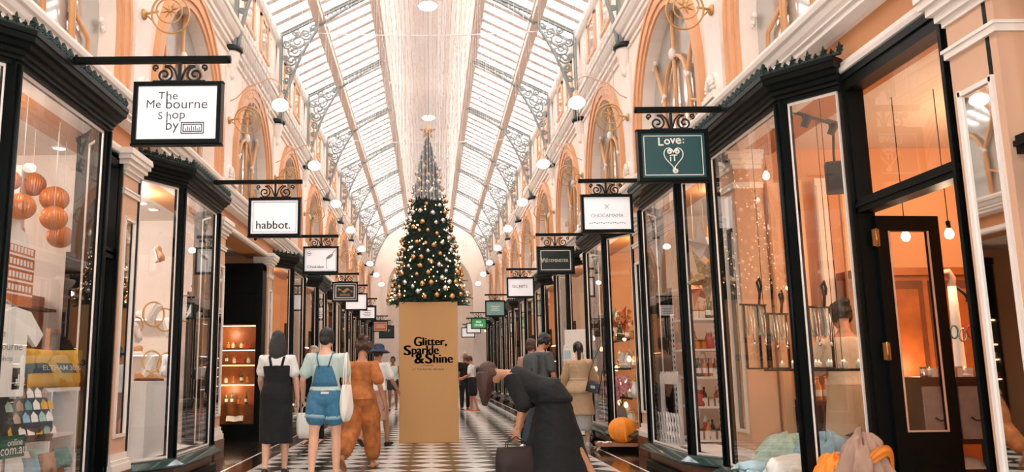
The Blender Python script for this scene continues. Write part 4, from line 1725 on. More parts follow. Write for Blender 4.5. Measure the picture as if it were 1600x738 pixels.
    def trousers(self, m, name='trousers', length=1.8, g=.012, top=.10, width=1.0, hemroll=None):
        """length: 0..1 down the thigh, 1..2 down the shin"""
        mb = MB()
        zs = [-.12 + (top + .12) * i / 8 for i in range(9)]
        rg = []
        for z in zs:
            rx, ry, yo = self.girth(z)
            rg.append(self.ring(z, rx + g, ry + g, yo, 22))
        mb.rings(rg, True, True)
        for (h0, kn, an, fd, up) in self.joints:
            if length <= 1:
                e = h0 + (kn - h0) * length
                mb.limb([h0 + V((0, 0, .02)), (h0 + e) / 2, e], [.095 + g, (.092 + g) * width, (.088 + g) * width], 16)
                if hemroll:
                    pass
            else:
                e = kn + (an - kn) * (length - 1)
                mb.limb([h0 + V((0, 0, .02)), (h0 + kn) / 2, kn, (kn + e) / 2, e], [.092 + g, (.082 + g) * width, (.060 + g) * width, (.056 + g) * width, (.046 + g) * width], 16)
        return self.put(mb, name, m, max(.008, self.vox), 3, (.012, .07))

    def cuffs(self, m, length=.35, r=.108):
        for (h0, kn, an, fd, up) in self.joints:
            e = h0 + (kn - h0) * length
            d = (kn - h0).normalized()
            mb = MB().tube([e + d * .012, e + d * .05, e + d * .052, e + d * .012], [r, r + .004, r - .012, r - .016], 20, True)
            self.put(mb, 'rolled_hem', m)

    def shoes(self, m, name='shoe', sole=None, low=False):
        for (h0, kn, an, fd, up) in self.joints:
            sd = fd.cross(up)
            base = an - up * .078
            mb = MB()
            rg = []
            for y, w, hgt in ((-.072, .018, .03), (-.066, .030, .055), (-.03, .036, .070), (.02, .037, .074), (.07, .042, .058), (.12, .046, .046), (.16, .040, .036), (.185, .022, .026), (.19, .008, .014)):
                if low:
                    hgt *= .8
                ring = []
                for i in range(12):
                    a = 2 * pi * i / 12
                    ring.append(base + fd * y + sd * (w * cos(a)) + up * max(.0, hgt * (.5 + .5 * sin(a)) if sin(a) > -.6 else 0))
                rg.append(ring)
            mb.rings(rg, True, True)
            o = self.put(mb, name, m)
            if sole:
                mb = MB()
                mb.rings([[base + fd * y + sd * x - up * z for x, z in ((-w, 0), (w, 0), (w, -.018), (-w, -.018))] for y, w in ((-.072, .02), (-.04, .036), (.04, .038), (.12, .048), (.17, .036), (.19, .012))], True, True, False)
                so = self.sc(mb).build('sole', sole, o)

    def hair(self, m, style='short', length=.35):
        h = lambda x, y, z: self.hc + self.hr @ V((x, y, z))
        mb = MB()
        mb.ell(h(0, -.022, .034), .083, .094, .092, 18, 12, self.hr)
        mb.ell(h(0, .03, .085), .062, .055, .035, 12, 8, self.hr)
        for sg in (-1, 1):
            mb.ell(h(sg * .062, -.015, .0), .024, .05, .07, 10, 8, self.hr)
        if style == 'long':
            rg = []
            for i in range(10):
                t = i / 9
                z = .03 - length * t
                w = .084 + .022 * sin(pi * min(1, t * 1.3)) - .055 * t ** 4
                base = h(0, -.045, .03) + V((0, -.035 * sin(pi * t * .8) - .02, -length * t))
                ring = []
                for j in range(18):
                    a = 2 * pi * j / 18
                    ring.append(base + V((w * cos(a) * (1 + .06 * sin(a * 7 + t * 3)), (.05 - .02 * t) * sin(a), 0)))
                rg.append(ring)
            mb.rings(rg, True, True)
        elif style == 'pony':
            b = h(0, -.11, .05)
            mb.limb([h(0, -.08, .06), b, b + V((0, -.035, -.06)), b + V((0, -.035, -length * .6)), b + V((.01, -.02, -length))], [.03, .034, .036, .030, .008], 12)
        elif style == 'bun':
            mb.ell(h(0, -.085, .095), .05, .05, .045, 12, 10, self.hr)
        elif style == 'curly':
            r_ = random.Random(5)
            for q in range(46):
                a, e = r_.uniform(0, 2 * pi), r_.uniform(-.35, 1.4)
                d = V((cos(a) * cos(e), sin(a) * cos(e), sin(e)))
                if d.y > .55 and d.z < .5:
                    continue
                mb.ell(h(d.x * .092, -.025 + d.y * .10, .035 + d.z * .10), .034, .034, .034, 8, 6)
            for q in range(14):
                a = r_.uniform(0, 2 * pi)
                mb.ell(h(.05 * cos(a), -.075 + .045 * sin(a), .12 + r_.uniform(-.02, .03)), .032, .032, .032, 8, 6)
        elif style == 'short':
            mb.ell(h(0, -.07, -.03), .066, .045, .06, 12, 8, self.hr)
        elif style == 'hang':
            rg = []
            for i in range(9):
                t = i / 8
                base = h(0, -.0, .05) + V((0, .015 * t, -length * t))
                w = .10 + .02 * sin(pi * t) - .085 * t ** 2
                rg.append([base + V((w * cos(2 * pi * j / 18) * (1 + .08 * sin(j * 2.6)), (.095 - .07 * t ** 2) * sin(2 * pi * j / 18), .02 * sin(j * 4.1) * t)) for j in range(18)])
            mb.rings(rg, True, True)
        return self.put(mb, 'hair', m, .008, 3, (.010, .025))

    def to_world(self, p):
        p = V(p) * self.k
        a = self.root.rotation_euler.z
        return V((p.x * cos(a) - p.y * sin(a), p.x * sin(a) + p.y * cos(a), p.z)) + self.root.location


def tote(loc, rz, w, h, d, m, label, cat='bag', handle=.22, name='tote_bag', sag=.02, hm=None, cant=0):
    """a soft bag hanging by two straps; loc is the top of the straps"""
    t = empty(name, loc, rz, label, cat)
    t.rotation_euler = (0, cant, rz)
    mb = MB()
    rg = []
    for i in range(11):
        q = i / 10
        z = -handle - h * q
        ww = w / 2 * (.94 + .10 * sin(pi * q) - (.25 * max(0, q - .85) / .15 if q > .85 else 0))
        dd = d / 2 * (.35 + .75 * sin(pi * min(1, q * .75 + .02)) - (.5 * max(0, q - .85) / .15 if q > .85 else 0))
        ring = []
        for j in range(28):
            a = 2 * pi * j / 28
            c, s_ = cos(a), sin(a)
            ring.append(V((ww * abs(c) ** .6 * (1 if c > 0 else -1), max(.012, dd) * abs(s_) ** .8 * (1 if s_ > 0 else -1) + .006 * sin(q * 9 + j), z + .008 * sin(j * 1.7) * q)))
        rg.append(ring)
    mb.rings(rg, True, True)
    mb.build('bag_body', m, t)
    for sg in (-1, 1):
        y = sg * d * .15
        pts = [V((-w * .25, y, -handle - .03)), V((-w * .22, y, -handle * .5)), V((-w * .10, y * .5, -.03)), V((0, 0, 0)), V((w * .10, y * .5, -.03)), V((w * .22, y, -handle * .5)), V((w * .25, y, -handle - .03))]
        MB().tube(pts, .010, 6, flat=.5).build('strap', hm or m, t)
    return t


def ground(x, y):
    return at_z(x, y, 0)


# 1 long-haired woman in the black pinafore
p = Figure('woman with long black hair, white blouse and long black pinafore dress, walking away', ground(430, 741), radians(4), 1.66, legs=((8, 12, 2), (-8, 10, 2)), arms=((4, 14, 8), (18, 12, 40)), skin='skin_light')
p.top('cloth_white', 'blouse', lo=.12, sleeve=.62, g=.02)
p.skirt('cloth_black', 'pinafore_dress', top=.34, hem=.36, w0=.034, w1=.20, d1=.19)
p.hair('hair_black', 'long', .36)
p.shoes('shoe_black', sole='shoe_black')
mb = MB()
for sg in (-1, 1):
    mb.tube([p.T(.32, sg * .075, .125), p.T(.44, sg * .085, .06), p.T(.475, sg * .085, -.0), p.T(.44, sg * .085, -.09), p.T(.32, sg * .06, -.12)], .016, 6, flat=.35)
p.put(mb, 'shoulder_straps', 'cloth_black')
# 2 woman in denim playsuit
p2 = Figure('woman with short black hair in blue denim dungaree shorts and a pale green tee', ground(507, 751), radians(-4), 1.66, legs=((6, 10, 4), (-5, 8, 4)), arms=((10, 16, 22), (4, 22, 35)), skin='skin_light', width=1.05, head=(-12, 4))
p2.top('cloth_mint', 'tee', lo=.05, sleeve=.66, g=.026)
p2.trousers('denim', 'denim_shorts', .46, .022, top=.15, width=1.12)
p2.cuffs('denim_pale', .40, .124)
mb = MB()
rgs = []
for z, w in ((.10, .15), (.18, .13), (.26, .11), (.33, .085)):
    rx, ry, yo = p2.girth(z)
    rgs.append([p2.T(z, x * w, yo - (ry + .036) * sqrt(max(.05, 1 - (x * w / (rx + .04)) ** 2)) - e) for x, e in ((-1, 0), (-.5, 0), (0, 0), (.5, 0), (1, 0), (1, -.02), (0, -.02), (-1, -.02))])
mb.rings(rgs, True, True)
for sg in (-1, 1):
    mb.tube([p2.T(.31, sg * .05, -.125), p2.T(.40, sg * .075, -.125), p2.T(.475, sg * .09, -.05), p2.T(.47, sg * .09, .02), p2.T(.36, sg * .08, .13), p2.T(.22, sg * .07, .13)], .020, 6, flat=.35)
p2.put(mb, 'dungaree_bib', 'denim')
mb = MB().box(-.045, -.004, -.012, .045, .004, .012)
o = mb.build('waist_label', 'cloth_white', p2.root)
o.location = p2.T(.03, .02, -.148) * p2.k
p2.hair('hair_black', 'short')
p2.shoes('shoe_white', sole='shoe_white')
sh = p2.to_world(p2.arm[0][0] + V((.03, -.02, .05)))
tote((sh.x + .05, sh.y - .02, sh.z), radians(75), .27, .40, .09, 'tote_cloth', 'off-white cloth tote bag on the shoulder of the woman in denim', handle=.36)
# white paper carrier of the woman in black
h1 = p.to_world(p.arm[0][3])
tote((h1.x + .10, h1.y + .02, h1.z + .06), radians(6), .24, .30, .10, 'tote_cloth', 'white carrier bag hanging beside the black pinafore dress', name='carrier_bag', handle=.12)

# 3 woman in the rust jumpsuit
p3 = Figure('woman with brown curly hair in a loose rust orange jumpsuit, striding away', ground(563, 733), radians(-14), 1.60, lean=6, legs=((22, 14, 2), (-18, 26, 2)), arms=((-12, 24, 40), (22, 20, 40)), skin='skin_tan', head=(15, 6))
p3.top('rust', 'jumpsuit_top', lo=-.02, sleeve=.8, g=.035, flare=.15)
p3.trousers('rust', 'jumpsuit_legs', 1.72, .03, width=1.35)
p3.hair('hair_brown', 'curly')
p3.shoes('leather_tan', 'sandal', low=True)
# 4 passer-by behind her
p4 = Figure('person in a white tee, dark blue sun hat and taupe skirt', ground(588, 697), radians(-25), 1.62, lean=4, legs=((20, 12, 2), (-16, 20, 2)), arms=((20, 18, 30), (-14, 20, 30)), skin='skin_tan', voxel=.011)
p4.top('cloth_white', 'tee', lo=.0, sleeve=.7, g=.03)
p4.skirt('taupe', 'skirt', top=.13, hem=.42, w0=.02, w1=.20, d1=.18)
p4.hair('hair_brown', 'short')
p4.shoes('shoe_black')
hh = lambda f_, x, y, z: f_.hc + f_.hr @ V((x, y, z))
mb = MB()
rot = p4.hr.to_4x4()
mt = Matrix.Translation(p4.hc) @ rot
mb.lathe([(.001, .145), (.06, .14), (.09, .11), (.097, .06), (.10, .05), (.155, .02), (.19, .0), (.19, -.008), (.15, .01), (.095, .035)], 24, M=mt)
p4.put(mb, 'sun_hat', 'cloth_navy')
sh = p4.to_world(p4.arm[0][0])
# 5 person with grey fair hair behind the denim woman
p5 = Figure('fair-haired person in black, mostly hidden behind the woman in denim', ground(489, 694), radians(170), 1.60, skin='skin_light', voxel=.011, arms=((30, 14, 50), (10, 12, 20)))
p5.top('cloth_black', 'jumper', lo=-.05, sleeve=1.8, g=.02)
p5.trousers('cloth_black', 'trousers', 1.9)
p5.hair('hair_grey', 'short')
p5.shoes('shoe_black')
# 6 woman by the tower's edge, far off
p6 = Figure('distant woman in a sleeveless grey top standing close to the edge of the cardboard tower', ground(614, 641), radians(180), 1.62, skin='skin_brown', voxel=.014, legs=((5, 5, 2), (-5, 8, 2)))
p6.top('cloth_mint', 'top', lo=-.03, sleeve=0, g=.02)
p6.trousers('denim_dark', 'shorts', .5)
p6.hair('hair_black', 'short')
p6.shoes('shoe_black')
# 7, 8 far pair beside the tower
p7 = Figure('distant man all in black standing just behind the woman in a white tee', ground(727, 641), radians(200), 1.72, skin='skin_brown', voxel=.014, legs=((3, 4, 3), (-3, 4, 3)))
p7.top('cloth_black', 'shirt', lo=-.05, sleeve=.6, g=.025)
p7.trousers('cloth_black', 'trousers', 1.92)
p7.hair('hair_grey', 'short')
p7.shoes('shoe_black')
p8 = Figure('distant woman in a white tee, black shorts and orange shoes looking down', ground(739, 644), radians(75), 1.62, lean=3, skin='skin_tan', voxel=.012, legs=((8, 6, 2), (-8, 8, 2)), arms=((12, 10, 60), (12, 10, 60)), head=(0, 28))
p8.top('cloth_white', 'tee', lo=.02, sleeve=.7, g=.02)
p8.trousers('cloth_black', 'shorts', .75, .025, width=1.15)
p8.hair('hair_brown', 'pony', .2)
p8.shoes('shoe_orange', sole='shoe_white')


def backpack(fig, m, label, w=.28, h=.38, d=.13):
    c = fig.to_world(fig.T(.24, 0, -.19))
    t = empty('backpack', c, fig.root.rotation_euler.z, label, 'backpack')
    mb = MB()
    rg = []
    for i in range(9):
        q = i / 8
        z = -h / 2 + h * q
        f_ = (1 - (2 * q - 1) ** 6 * .55)
        rg.append([V((w / 2 * f_ * abs(cos(a)) ** .6 * (1 if cos(a) > 0 else -1), d / 2 * f_ * abs(sin(a)) ** .7 * (1 if sin(a) > 0 else -1), z)) for a in [2 * pi * j / 20 for j in range(20)]])
    mb.rings(rg, True, True)
    mb.build('pack_body', m, t)
    MB().box(-w * .34, -d * .72, -h * .36, w * .34, -d * .3, -.02).build('front_pocket', m, t)
    for sg in (-1, 1):
        MB().tube([(sg * w * .25, d * .4, h * .42), (sg * w * .30, .14, h * .50), (sg * w * .32, .27, h * .32), (sg * w * .34, .28, .0), (sg * w * .36, .12, -h * .35), (sg * w * .34, d * .4, -h * .42)], .014, 6, flat=.4).build('strap', m, t)
    return t


backpack(p8, 'leather_black', 'small black backpack worn by the distant woman in the white tee', .24, .32, .11)

# 9 man with a backpack, 10 companion
p9 = Figure('dark-haired man in a charcoal tee and jeans looking down towards the pram', ground(846, 704), radians(-52), 1.75, lean=5, skin='skin_tan', voxel=.010, legs=((10, 12, 2), (-10, 12, 2)), arms=((10, 12, 18), (24, 12, 30)), head=(0, 22))
p9.top('cloth_grey', 'tee', lo=-.03, sleeve=.75, g=.022)
p9.trousers('denim_dark', 'jeans', 1.92, .014)
p9.hair('hair_black', 'short')
p9.shoes('shoe_white', sole='shoe_white')
backpack(p9, 'cloth_grey', 'grey backpack on the back of the man in the charcoal tee')
p10 = Figure('dark-haired person in a brown top, half hidden by the man with the backpack', ground(833, 694), radians(-30), 1.68, skin='skin_tan', voxel=.011)
p10.top('taupe', 'shirt', lo=-.05, sleeve=.8, g=.02)
p10.trousers('cloth_black', 'trousers', 1.9)
p10.hair('hair_brown', 'short')
p10.shoes('shoe_black')
# 11 woman in the beige coat
p11 = Figure('woman with a long black ponytail in a belted beige coat and pleated skirt', ground(909, 697), radians(-22), 1.61, skin='skin_light', voxel=.009, legs=((3, 5, 2), (-4, 6, 2)), arms=((22, 14, 60), (8, 20, 25)), head=(25, 10))
p11.top('cloth_beige', 'coat', lo=-.08, sleeve=1.55, g=.035, flare=.25)
p11.skirt('cloth_beige', 'coat_skirt', top=.12, hem=.50, w0=.035, w1=.24, d1=.19)
p11.skirt('pleat_grey', 'pleated_skirt', top=-.02, hem=.25, w0=.01, w1=.175, d1=.155, pleats=16, amp=.06)
mb = MB()
rgs = []
for z in (.11, .125, .15, .165):
    rx, ry, yo = p11.girth(z)
    e = .045 if .115 < z < .16 else .03
    rgs.append(p11.ring(z, rx + e, ry + e, yo, 26))
mb.rings(rgs, True, False)
p11.put(mb, 'belt', 'cloth_beige')
p11.hair('hair_black', 'pony', .40)
p11.shoes('shoe_white', sole='shoe_white')
hb = p11.to_world(p11.T(.02, .20, -.10))
t = empty('handbag', (hb.x + .02, hb.y - .14, hb.z), radians(-20), 'boxy black handbag with a silver clasp against the beige coat', 'bag')
t.rotation_euler = (0, radians(14), radians(-20))
mb = MB()
mb.rings([[V((.11 * f_ * abs(cos(a)) ** .4 * (1 if cos(a) > 0 else -1), .05 * f_ * abs(sin(a)) ** .5 * (1 if sin(a) > 0 else -1), z)) for a in [2 * pi * j / 24 for j in range(24)]] for z, f_ in ((-.09, .9), (-.085, 1), (.06, .98), (.08, .92), (.085, .8))], True, True, False)
mb.build('bag_body', 'leather_black', t)
MB().rings([[V((x, y, z)) for x in (-.1, .1)] for y, z in ((-.02, .09), (-.055, .07), (-.058, -.01), (-.054, -.015))], False, False, False).build('bag_flap', 'leather_black', t)
mb = MB()
text_add(mb, '8B', 0, 0, h=.05, y=-.062, bold=.02, ext=.02)
mb.build('clasp', 'silver', t, recalc=False)
MB().tube([(-.1, 0, .07), (-.11, .03, .2), (-.09, .1, .45), (-.05, .14, .62), (.02, .12, .60), (.08, .06, .3), (.1, 0, .07)], .006, 5).build('strap', 'leather_black', t)

# 12 the person bending forward close to the camera
p12 = Figure('person dressed in black bending far forward with loose brown hair', ground(868, 766), radians(78), 1.74, lean=66, skin='skin_tan', voxel=.008, legs=((26, 24, 3), (-24, 8, 3)), arms=((30, 16, 60), (40, 10, 40)), head=(0, 8), width=1.12)
p12.top('cloth_black', 'tunic', lo=-.06, sleeve=1.05, g=.045, flare=.12, disp=(.02, .1))
p12.skirt('cloth_black', 'long_skirt', top=.13, hem=.16, w0=.05, w1=.30, d1=.36, disp=(.02, .1))
p12.hair('hair_brown', 'hang', .32)
p12.shoes('leather_tan', 'sandal', low=True)
tw = p12.to_world(p12.arm[1][3])
tote((tw.x, tw.y - .04, tw.z + .02), radians(15), .42, .32, .2, 'red_wood_soft', 'slouchy dark brown shoulder bag hanging from the arm of the person bending forward', handle=.10, name='shoulder_bag')

# ------------------------------------------------------------------ pram
mat('coral', 'e58a72', .7)
pr = ground(884, 690)
t = empty('pram', (pr.x, pr.y, 0), radians(20), 'black pram with a coral canopy between the jeans and the beige coat', 'pram')
mb = MB()
for x in (-.24, .24):
    mb.tube([(x, -.38, .12), (x, -.05, .52), (x, .36, 1.0)], .013, 7).tube([(x, .32, .12), (x, .0, .48), (x, -.22, .62)], .013, 7)
mb.tube([(-.24, .36, 1.0), (-.24, .40, 1.03), (.24, .40, 1.03), (.24, .36, 1.0)], .016, 8)
for y in (-.38, .32):
    mb.tube([(-.26, y, .12), (.26, y, .12)], .012, 6)
mb.build('pram_frame', 'leather_black', t)
mb = MB()
rg = []
for i in range(9):
    q = i / 8
    rg.append([V((.22 * cos(a) * (1 - .1 * abs(2 * q - 1)), -.38 + .72 * q, .62 + .17 * sin(a) - .02)) for a in [pi + pi * j / 10 for j in range(11)]])
mb.rings(rg, False, False)
mb.build('pram_seat', 'leather_black', t, recalc=False)
mb = MB()
rg = []
for i in range(8):
    a = radians(20 + 95 * i / 7)
    rg.append([V((.24 * cos(b), .22 - .36 * cos(a) * sin(b) * 1.0, .66 + .34 * sin(a) * sin(b))) for b in [pi * j / 14 for j in range(15)]])
mb.rings(rg, False, False)
mb.build('pram_canopy', 'coral', t, recalc=False)
for x in (-.27, .27):
    for y in (-.38, .32):
        w_ = MB().torus((x, y, .12), (1, 0, 0), .10, .02, 22, 8).build('wheel', 'leather_black', t)
        mb = MB()
        for q in range(6):
            a = q * pi / 3
            mb.tube([(x, y, .12), (x, y + .1 * cos(a), .12 + .1 * sin(a))], .005, 5)
        mb.build('wheel_spokes', 'silver', w_)
mb = MB()
mb.ell((0, -.12, .66), .17, .24, .06, 14, 8)
mb.build('blanket', 'cloth_white', t)
mb = MB().box(-.2, -.28, .2, .2, .2, .34)
mb.build('basket', 'cloth_grey', t)

# ------------------------------------------------------------------ orange bundle on its little wooden tray
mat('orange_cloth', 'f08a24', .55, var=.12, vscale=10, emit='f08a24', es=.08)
bp = ground(968, 705)
t = empty('wooden_tray', (bp.x, bp.y, 0), radians(-4), 'low wooden tray with splayed feet on the floor under the orange bundle', 'tray')
MB().box(-.34, -.16, .075, .34, .16, .10).box(-.34, -.16, .10, .34, -.145, .125).box(-.34, .145, .10, .34, .16, .125).build('tray_board', 'leather_tan', t)
for x in (-.3, .3):
    for y in (-.13, .13):
        MB().limb([(x, y, .08), (x * 1.16, y * 1.2, .02)], [.018, .014], 8).build('foot', 'pier', t)
MB().rings([[V((-.32 + .2 * q / 5, -.12 + .2 * j / 6 + .02 * sin(q), .128 + .014 * sin(q * 2 + j))) for j in range(7)] for q in range(6)], False, False).build('folded_paper', 'cloth_white', t, recalc=False)
mb = MB()
rg = []
for i in range(13):
    q = i / 12
    a = -pi / 2 + pi * q
    rr = .205 * cos(a) ** .8 if 0 < q < 1 else .02
    rg.append([V((rr * cos(b) * (1 + .07 * sin(b * 8 + 2 * q)), rr * .8 * sin(b) * (1 + .07 * sin(b * 8 + 2 * q)), .18 + .18 * sin(a) * (1 + .05 * sin(b * 3)))) for b in [2 * pi * j / 40 for j in range(40)]])
mb.rings(rg, True, True)
mb.limb([(0, -.17, .20), (0, -.19, .12), (.01, -.18, .04)], [.016, .02, .014], 8)
o = mb.build('cloth_bundle', 'orange_cloth', None, loc=(bp.x + .06, bp.y, .125))
tag(o, 'round orange cloth bundle resting on the little wooden tray', 'bundle')
# ------------------------------------------------------------------ shop windows and what stands in them
mat('amber', 'c9782e', .3, var=.2, vscale=20)
mat('jar_glass', 'd8cbb8', .1)
mat('bottle_green', '3f5a3a', .15)
mat('red_paint', 'b8412f', .45)
mat('teal_cloth', '6f9a94', .8, var=.3, vscale=14)
mat('mint_cloth', 'a9c4b2', .8, var=.2, vscale=12)
mat('copper_paper', 'd47a3c', .35, var=.15, vscale=10, metal=.25)
mat('mustard', 'cf9f33', .85, bump=.3, bscale=180, var=.08, vscale=10)
mat('charcoal', '3a3836', .7)
mat('poster_paper', 'ece4dc', .7)
mat('brick_print', 'c06a38', .7, var=.15, vscale=14)
mat('sepia_print', '8a4a2a', .7)
mat('pink_petal', 'd994a0', .6, var=.2, vscale=14)
mat('leaf_green', '3e5a34', .6)
mat('tan_leather', 'c98f5f', .45)
mat('rattan', 'd9ab70', .5)
mat('card_blue', 'a9c4cc', .6)
mat('sign_dark_green', '14503e', .4)
mat('red_wood', '5a2f1c', .35, var=.25, vscale=6)
mat('dark_wood', '2a1710', .35, var=.25, vscale=6)
mat('grey_wash', '8d8580', .6, var=.2, vscale=9)
mat('leopard', 'a98a5c', .7, var=.6, vscale=40)
mat('shelf_metal', 'efebe6', .4)
mat('light_strip', 'ffd9a0', .4, emit='ffc27a', es=10)
mat('cool_strip', 'ffffff', .4, emit='fff4e8', es=6)
glass_mat('shelf_glass', (.9, .95, .93), 1.45)

LW = (1, .72, .45)
LN = (1, .86, .72)
for s, k, pw, col in ((-1, 0, 85, (1, .88, .78)), (-1, 1, 110, (1, .92, .85)), (-1, 3, 90, LW), (-1, 4, 70, LN), (-1, 5, 80, LW), (-1, 6, 80, LN), (-1, 7, 80, LW), (-1, 8, 70, LN),
                      (1, 0, 85, (1, .66, .38)), (1, 1, 70, LN), (1, 2, 85, LW), (1, 3, 75, LN), (1, 4, 80, LW), (1, 5, 80, LN), (1, 6, 80, LW), (1, 7, 70, LN), (-1, -1, 60, LN), (1, -1, 60, LN)):
    P = PK[k]
    if (s, k) != (1, 0):
        point((s * 3.55, P + 1.5, 3.22), pw * .34, col, .05)
    point((s * 5.0, P + 1.9, 3.0), pw * .6, col, .1)


def downlight(x, y, label, cat='downlight', z=3.415, r=.06):
    t = empty('downlight', (x, y, z), 0, label, cat, 'round downlights in the shop ceilings')
    MB().lathe([(r * 1.3, 0), (r * 1.3, -.008), (r, -.012), (r, 0)], 18).build('rim', 'white_gloss', t)
    MB().lathe([(r, -.006), (r * .5, -.008), (.001, -.008)], 18).build('lamp', 'glow_spot', t)


def on_ceiling(px_, py_, z=3.41):
    return at_z(px_, py_, z)


for (a, b, lb) in ((50, 143, 'highest round downlight in the ceiling behind the nearest bay window on the left'), (85, 169, 'second highest round downlight in the ceiling of the cushion shop'), (93, 232, 'third round downlight down in the ceiling of the cushion shop'), (65, 258, 'lowest round downlight in the ceiling of the cushion shop'),
                   (222, 318, 'upper of two round downlights in the shoe shop ceiling'), (240, 328, 'lower of two round downlights in the shoe shop ceiling')):
    q = on_ceiling(a, b)
    q.x = max(-6.4, q.x)
    downlight(q.x, q.y, lb)


def pillow_mesh(w, h, d, n=14):
    mb = MB()
    for sg in (-1, 1):
        vs = []
        for i in range(n + 1):
            for j in range(n + 1):
                u, v = 2 * i / n - 1, 2 * j / n - 1
                t = max(0, (1 - u ** 4) * (1 - v ** 4)) ** .5
                pin = 1 - .06 * (1 - abs(v) ** 2) * abs(u) ** 3
                pin2 = 1 - .06 * (1 - abs(u) ** 2) * abs(v) ** 3
                vs.append((u * w / 2 * pin, sg * d / 2 * t + .006 * sin(u * 7 + v * 3) * t, v * h / 2 * pin2))
        fs = []
        for i in range(n):
            for j in range(n):
                a = i * (n + 1) + j
                fs.append((a, a + 1, a + n + 2, a + n + 1))
        mb.add(vs, fs, True)
    return mb


def face_cam(loc):
    """turn about Z so that the thing's front (-Y) looks at the passage where the photographer stands"""
    return atan2(-loc.x, loc.y) * -1


# --- L1: cushion and souvenir shop
XL = -3.30
ball_src = None


def paper_ball(px_, py_, rpx, X, label):
    c = at_x(px_, py_, X)
    r = rpx * abs(X) / abs(px_ - CX)
    t = empty('paper_ball', c, 0, label, 'paper ball', 'copper honeycomb paper balls in the cushion shop window')
    mb = MB()
    n = 64
    rg = []
    for i in range(15):
        a = -pi / 2 + pi * i / 14
        rr = max(.004, r * cos(a))
        rg.append([V((rr * (1 + .05 * (j % 2)) * cos(2 * pi * j / n), rr * (1 + .05 * (j % 2)) * sin(2 * pi * j / n), r * .94 * sin(a))) for j in range(n)])
    mb.rings(rg, True, True, False)
    mb.build('honeycomb', 'copper_paper', t)
    MB().tube([(0, 0, r * .9), (0, 0, 3.41 - c.z)], .003, 5).build('hanging_thread', 'wire_white', t)
    return t


for a in ((32, 323, 22, -3.12, 'large copper paper ball over the building print, at the window glass'), (85, 311, 21, -3.34, 'uppermost of the three copper paper balls hanging in a column'), (84, 341, 20, -3.20, 'middle one of the three copper paper balls hanging in a column'), (94, 370, 19, -3.42, 'lowest of the three copper paper balls hanging in a column'), (15, 282, 17, -3.5, 'small copper paper ball by the dark window post, high up'), (50, 288, 20, -3.55, 'copper paper ball hanging behind and above the building print')):
    paper_ball(*a)

# building print: a tall board standing along the window
q0, q1 = at_x(-14, 400, -3.18), at_x(53, 400, -3.18)
zt, zb = at_x(20, 340, -3.18).z, at_x(40, 480, -3.18).z
t = empty('building_print', (-3.18, (q0.y + q1.y) / 2, zb), 0, 'cut-out board printed with a rust-coloured Victorian corner building', 'poster')
L = q1.y - q0.y
hh_ = zt - zb
mb = MB()
prof = [(-L / 2, 0), (L / 2, 0), (L / 2, hh_ * .70), (L * .34, hh_ * .72), (L * .28, hh_ * .86), (L * .10, hh_ * .90), (L * .06, hh_ * 1.02), (-.02 * L, hh_ * 1.12), (-L * .10, hh_ * 1.02), (-L * .16, hh_ * .9), (-L / 2, hh_ * .9)]
mb.add([(e, y, z) for e in (-.008, .008) for y, z in prof], [tuple(range(11)), tuple(range(21, 10, -1))] + [(i, (i + 1) % 11, 11 + (i + 1) % 11, 11 + i) for i in range(11)])
mb.build('board', 'poster_paper', t)
mb = MB()
mb.box(.008, -L * .5, hh_ * .07, .010, L * .5, hh_ * .70)
mb.build('printed_walls', 'brick_print', t)
mb = MB()
for r_ in range(4):
    z = hh_ * (.14 + .15 * r_)
    mb.box(.008, -L * .49, z - .012, .012, L * .49, z + .004)
    for c in range(11):
        y = -L * .46 + L * .92 * (c + .5) / 11
        mb.box(.008, y - L * .026, z + .02, .012, y + L * .026, z + hh_ * .10)
mb.build('printed_windows', 'poster_paper', t)
mb = MB()
for y, h2 in ((-.06, .26), (.2, .14)):
    mb.lathe([(.001, h2 * hh_), (L * .05, h2 * hh_ * .5), (L * .06, 0)], 14, (.0, y * L, hh_ * .80), M=Matrix.Diagonal((.18, 1, 1, 1)))
mb.box(.008, -L * .5, 0, .012, L * .5, hh_ * .07)
mb.build('printed_facade', 'brick_print', t)

# warm timber display wall and a white upright deeper in the shop
t = empty('display_wall', (-3.85, 7.72, 0), 0, 'warm brown timber display wall behind the paper balls', 'display wall')
MB().box(-.03, -.55, 0, .03, .40, 1.95).build('wall_panel', 'orange_wood', t)
for z in (.9, 1.35, 1.8):
    MB().box(.03, -.53, z, .16, .38, z + .025).build('shelf_board', 'red_wood', t)
o = MB().box(-.06, -.06, 0, .06, .06, 3.0).box(-.075, -.075, 2.9, .075, .075, 3.0).box(-.075, -.075, 0, .075, .075, .15).build('white_post', 'off_white', None, loc=(-3.62, 7.02, 0))
tag(o, 'white square post in the cushion shop, left of the brown display wall', 'post')
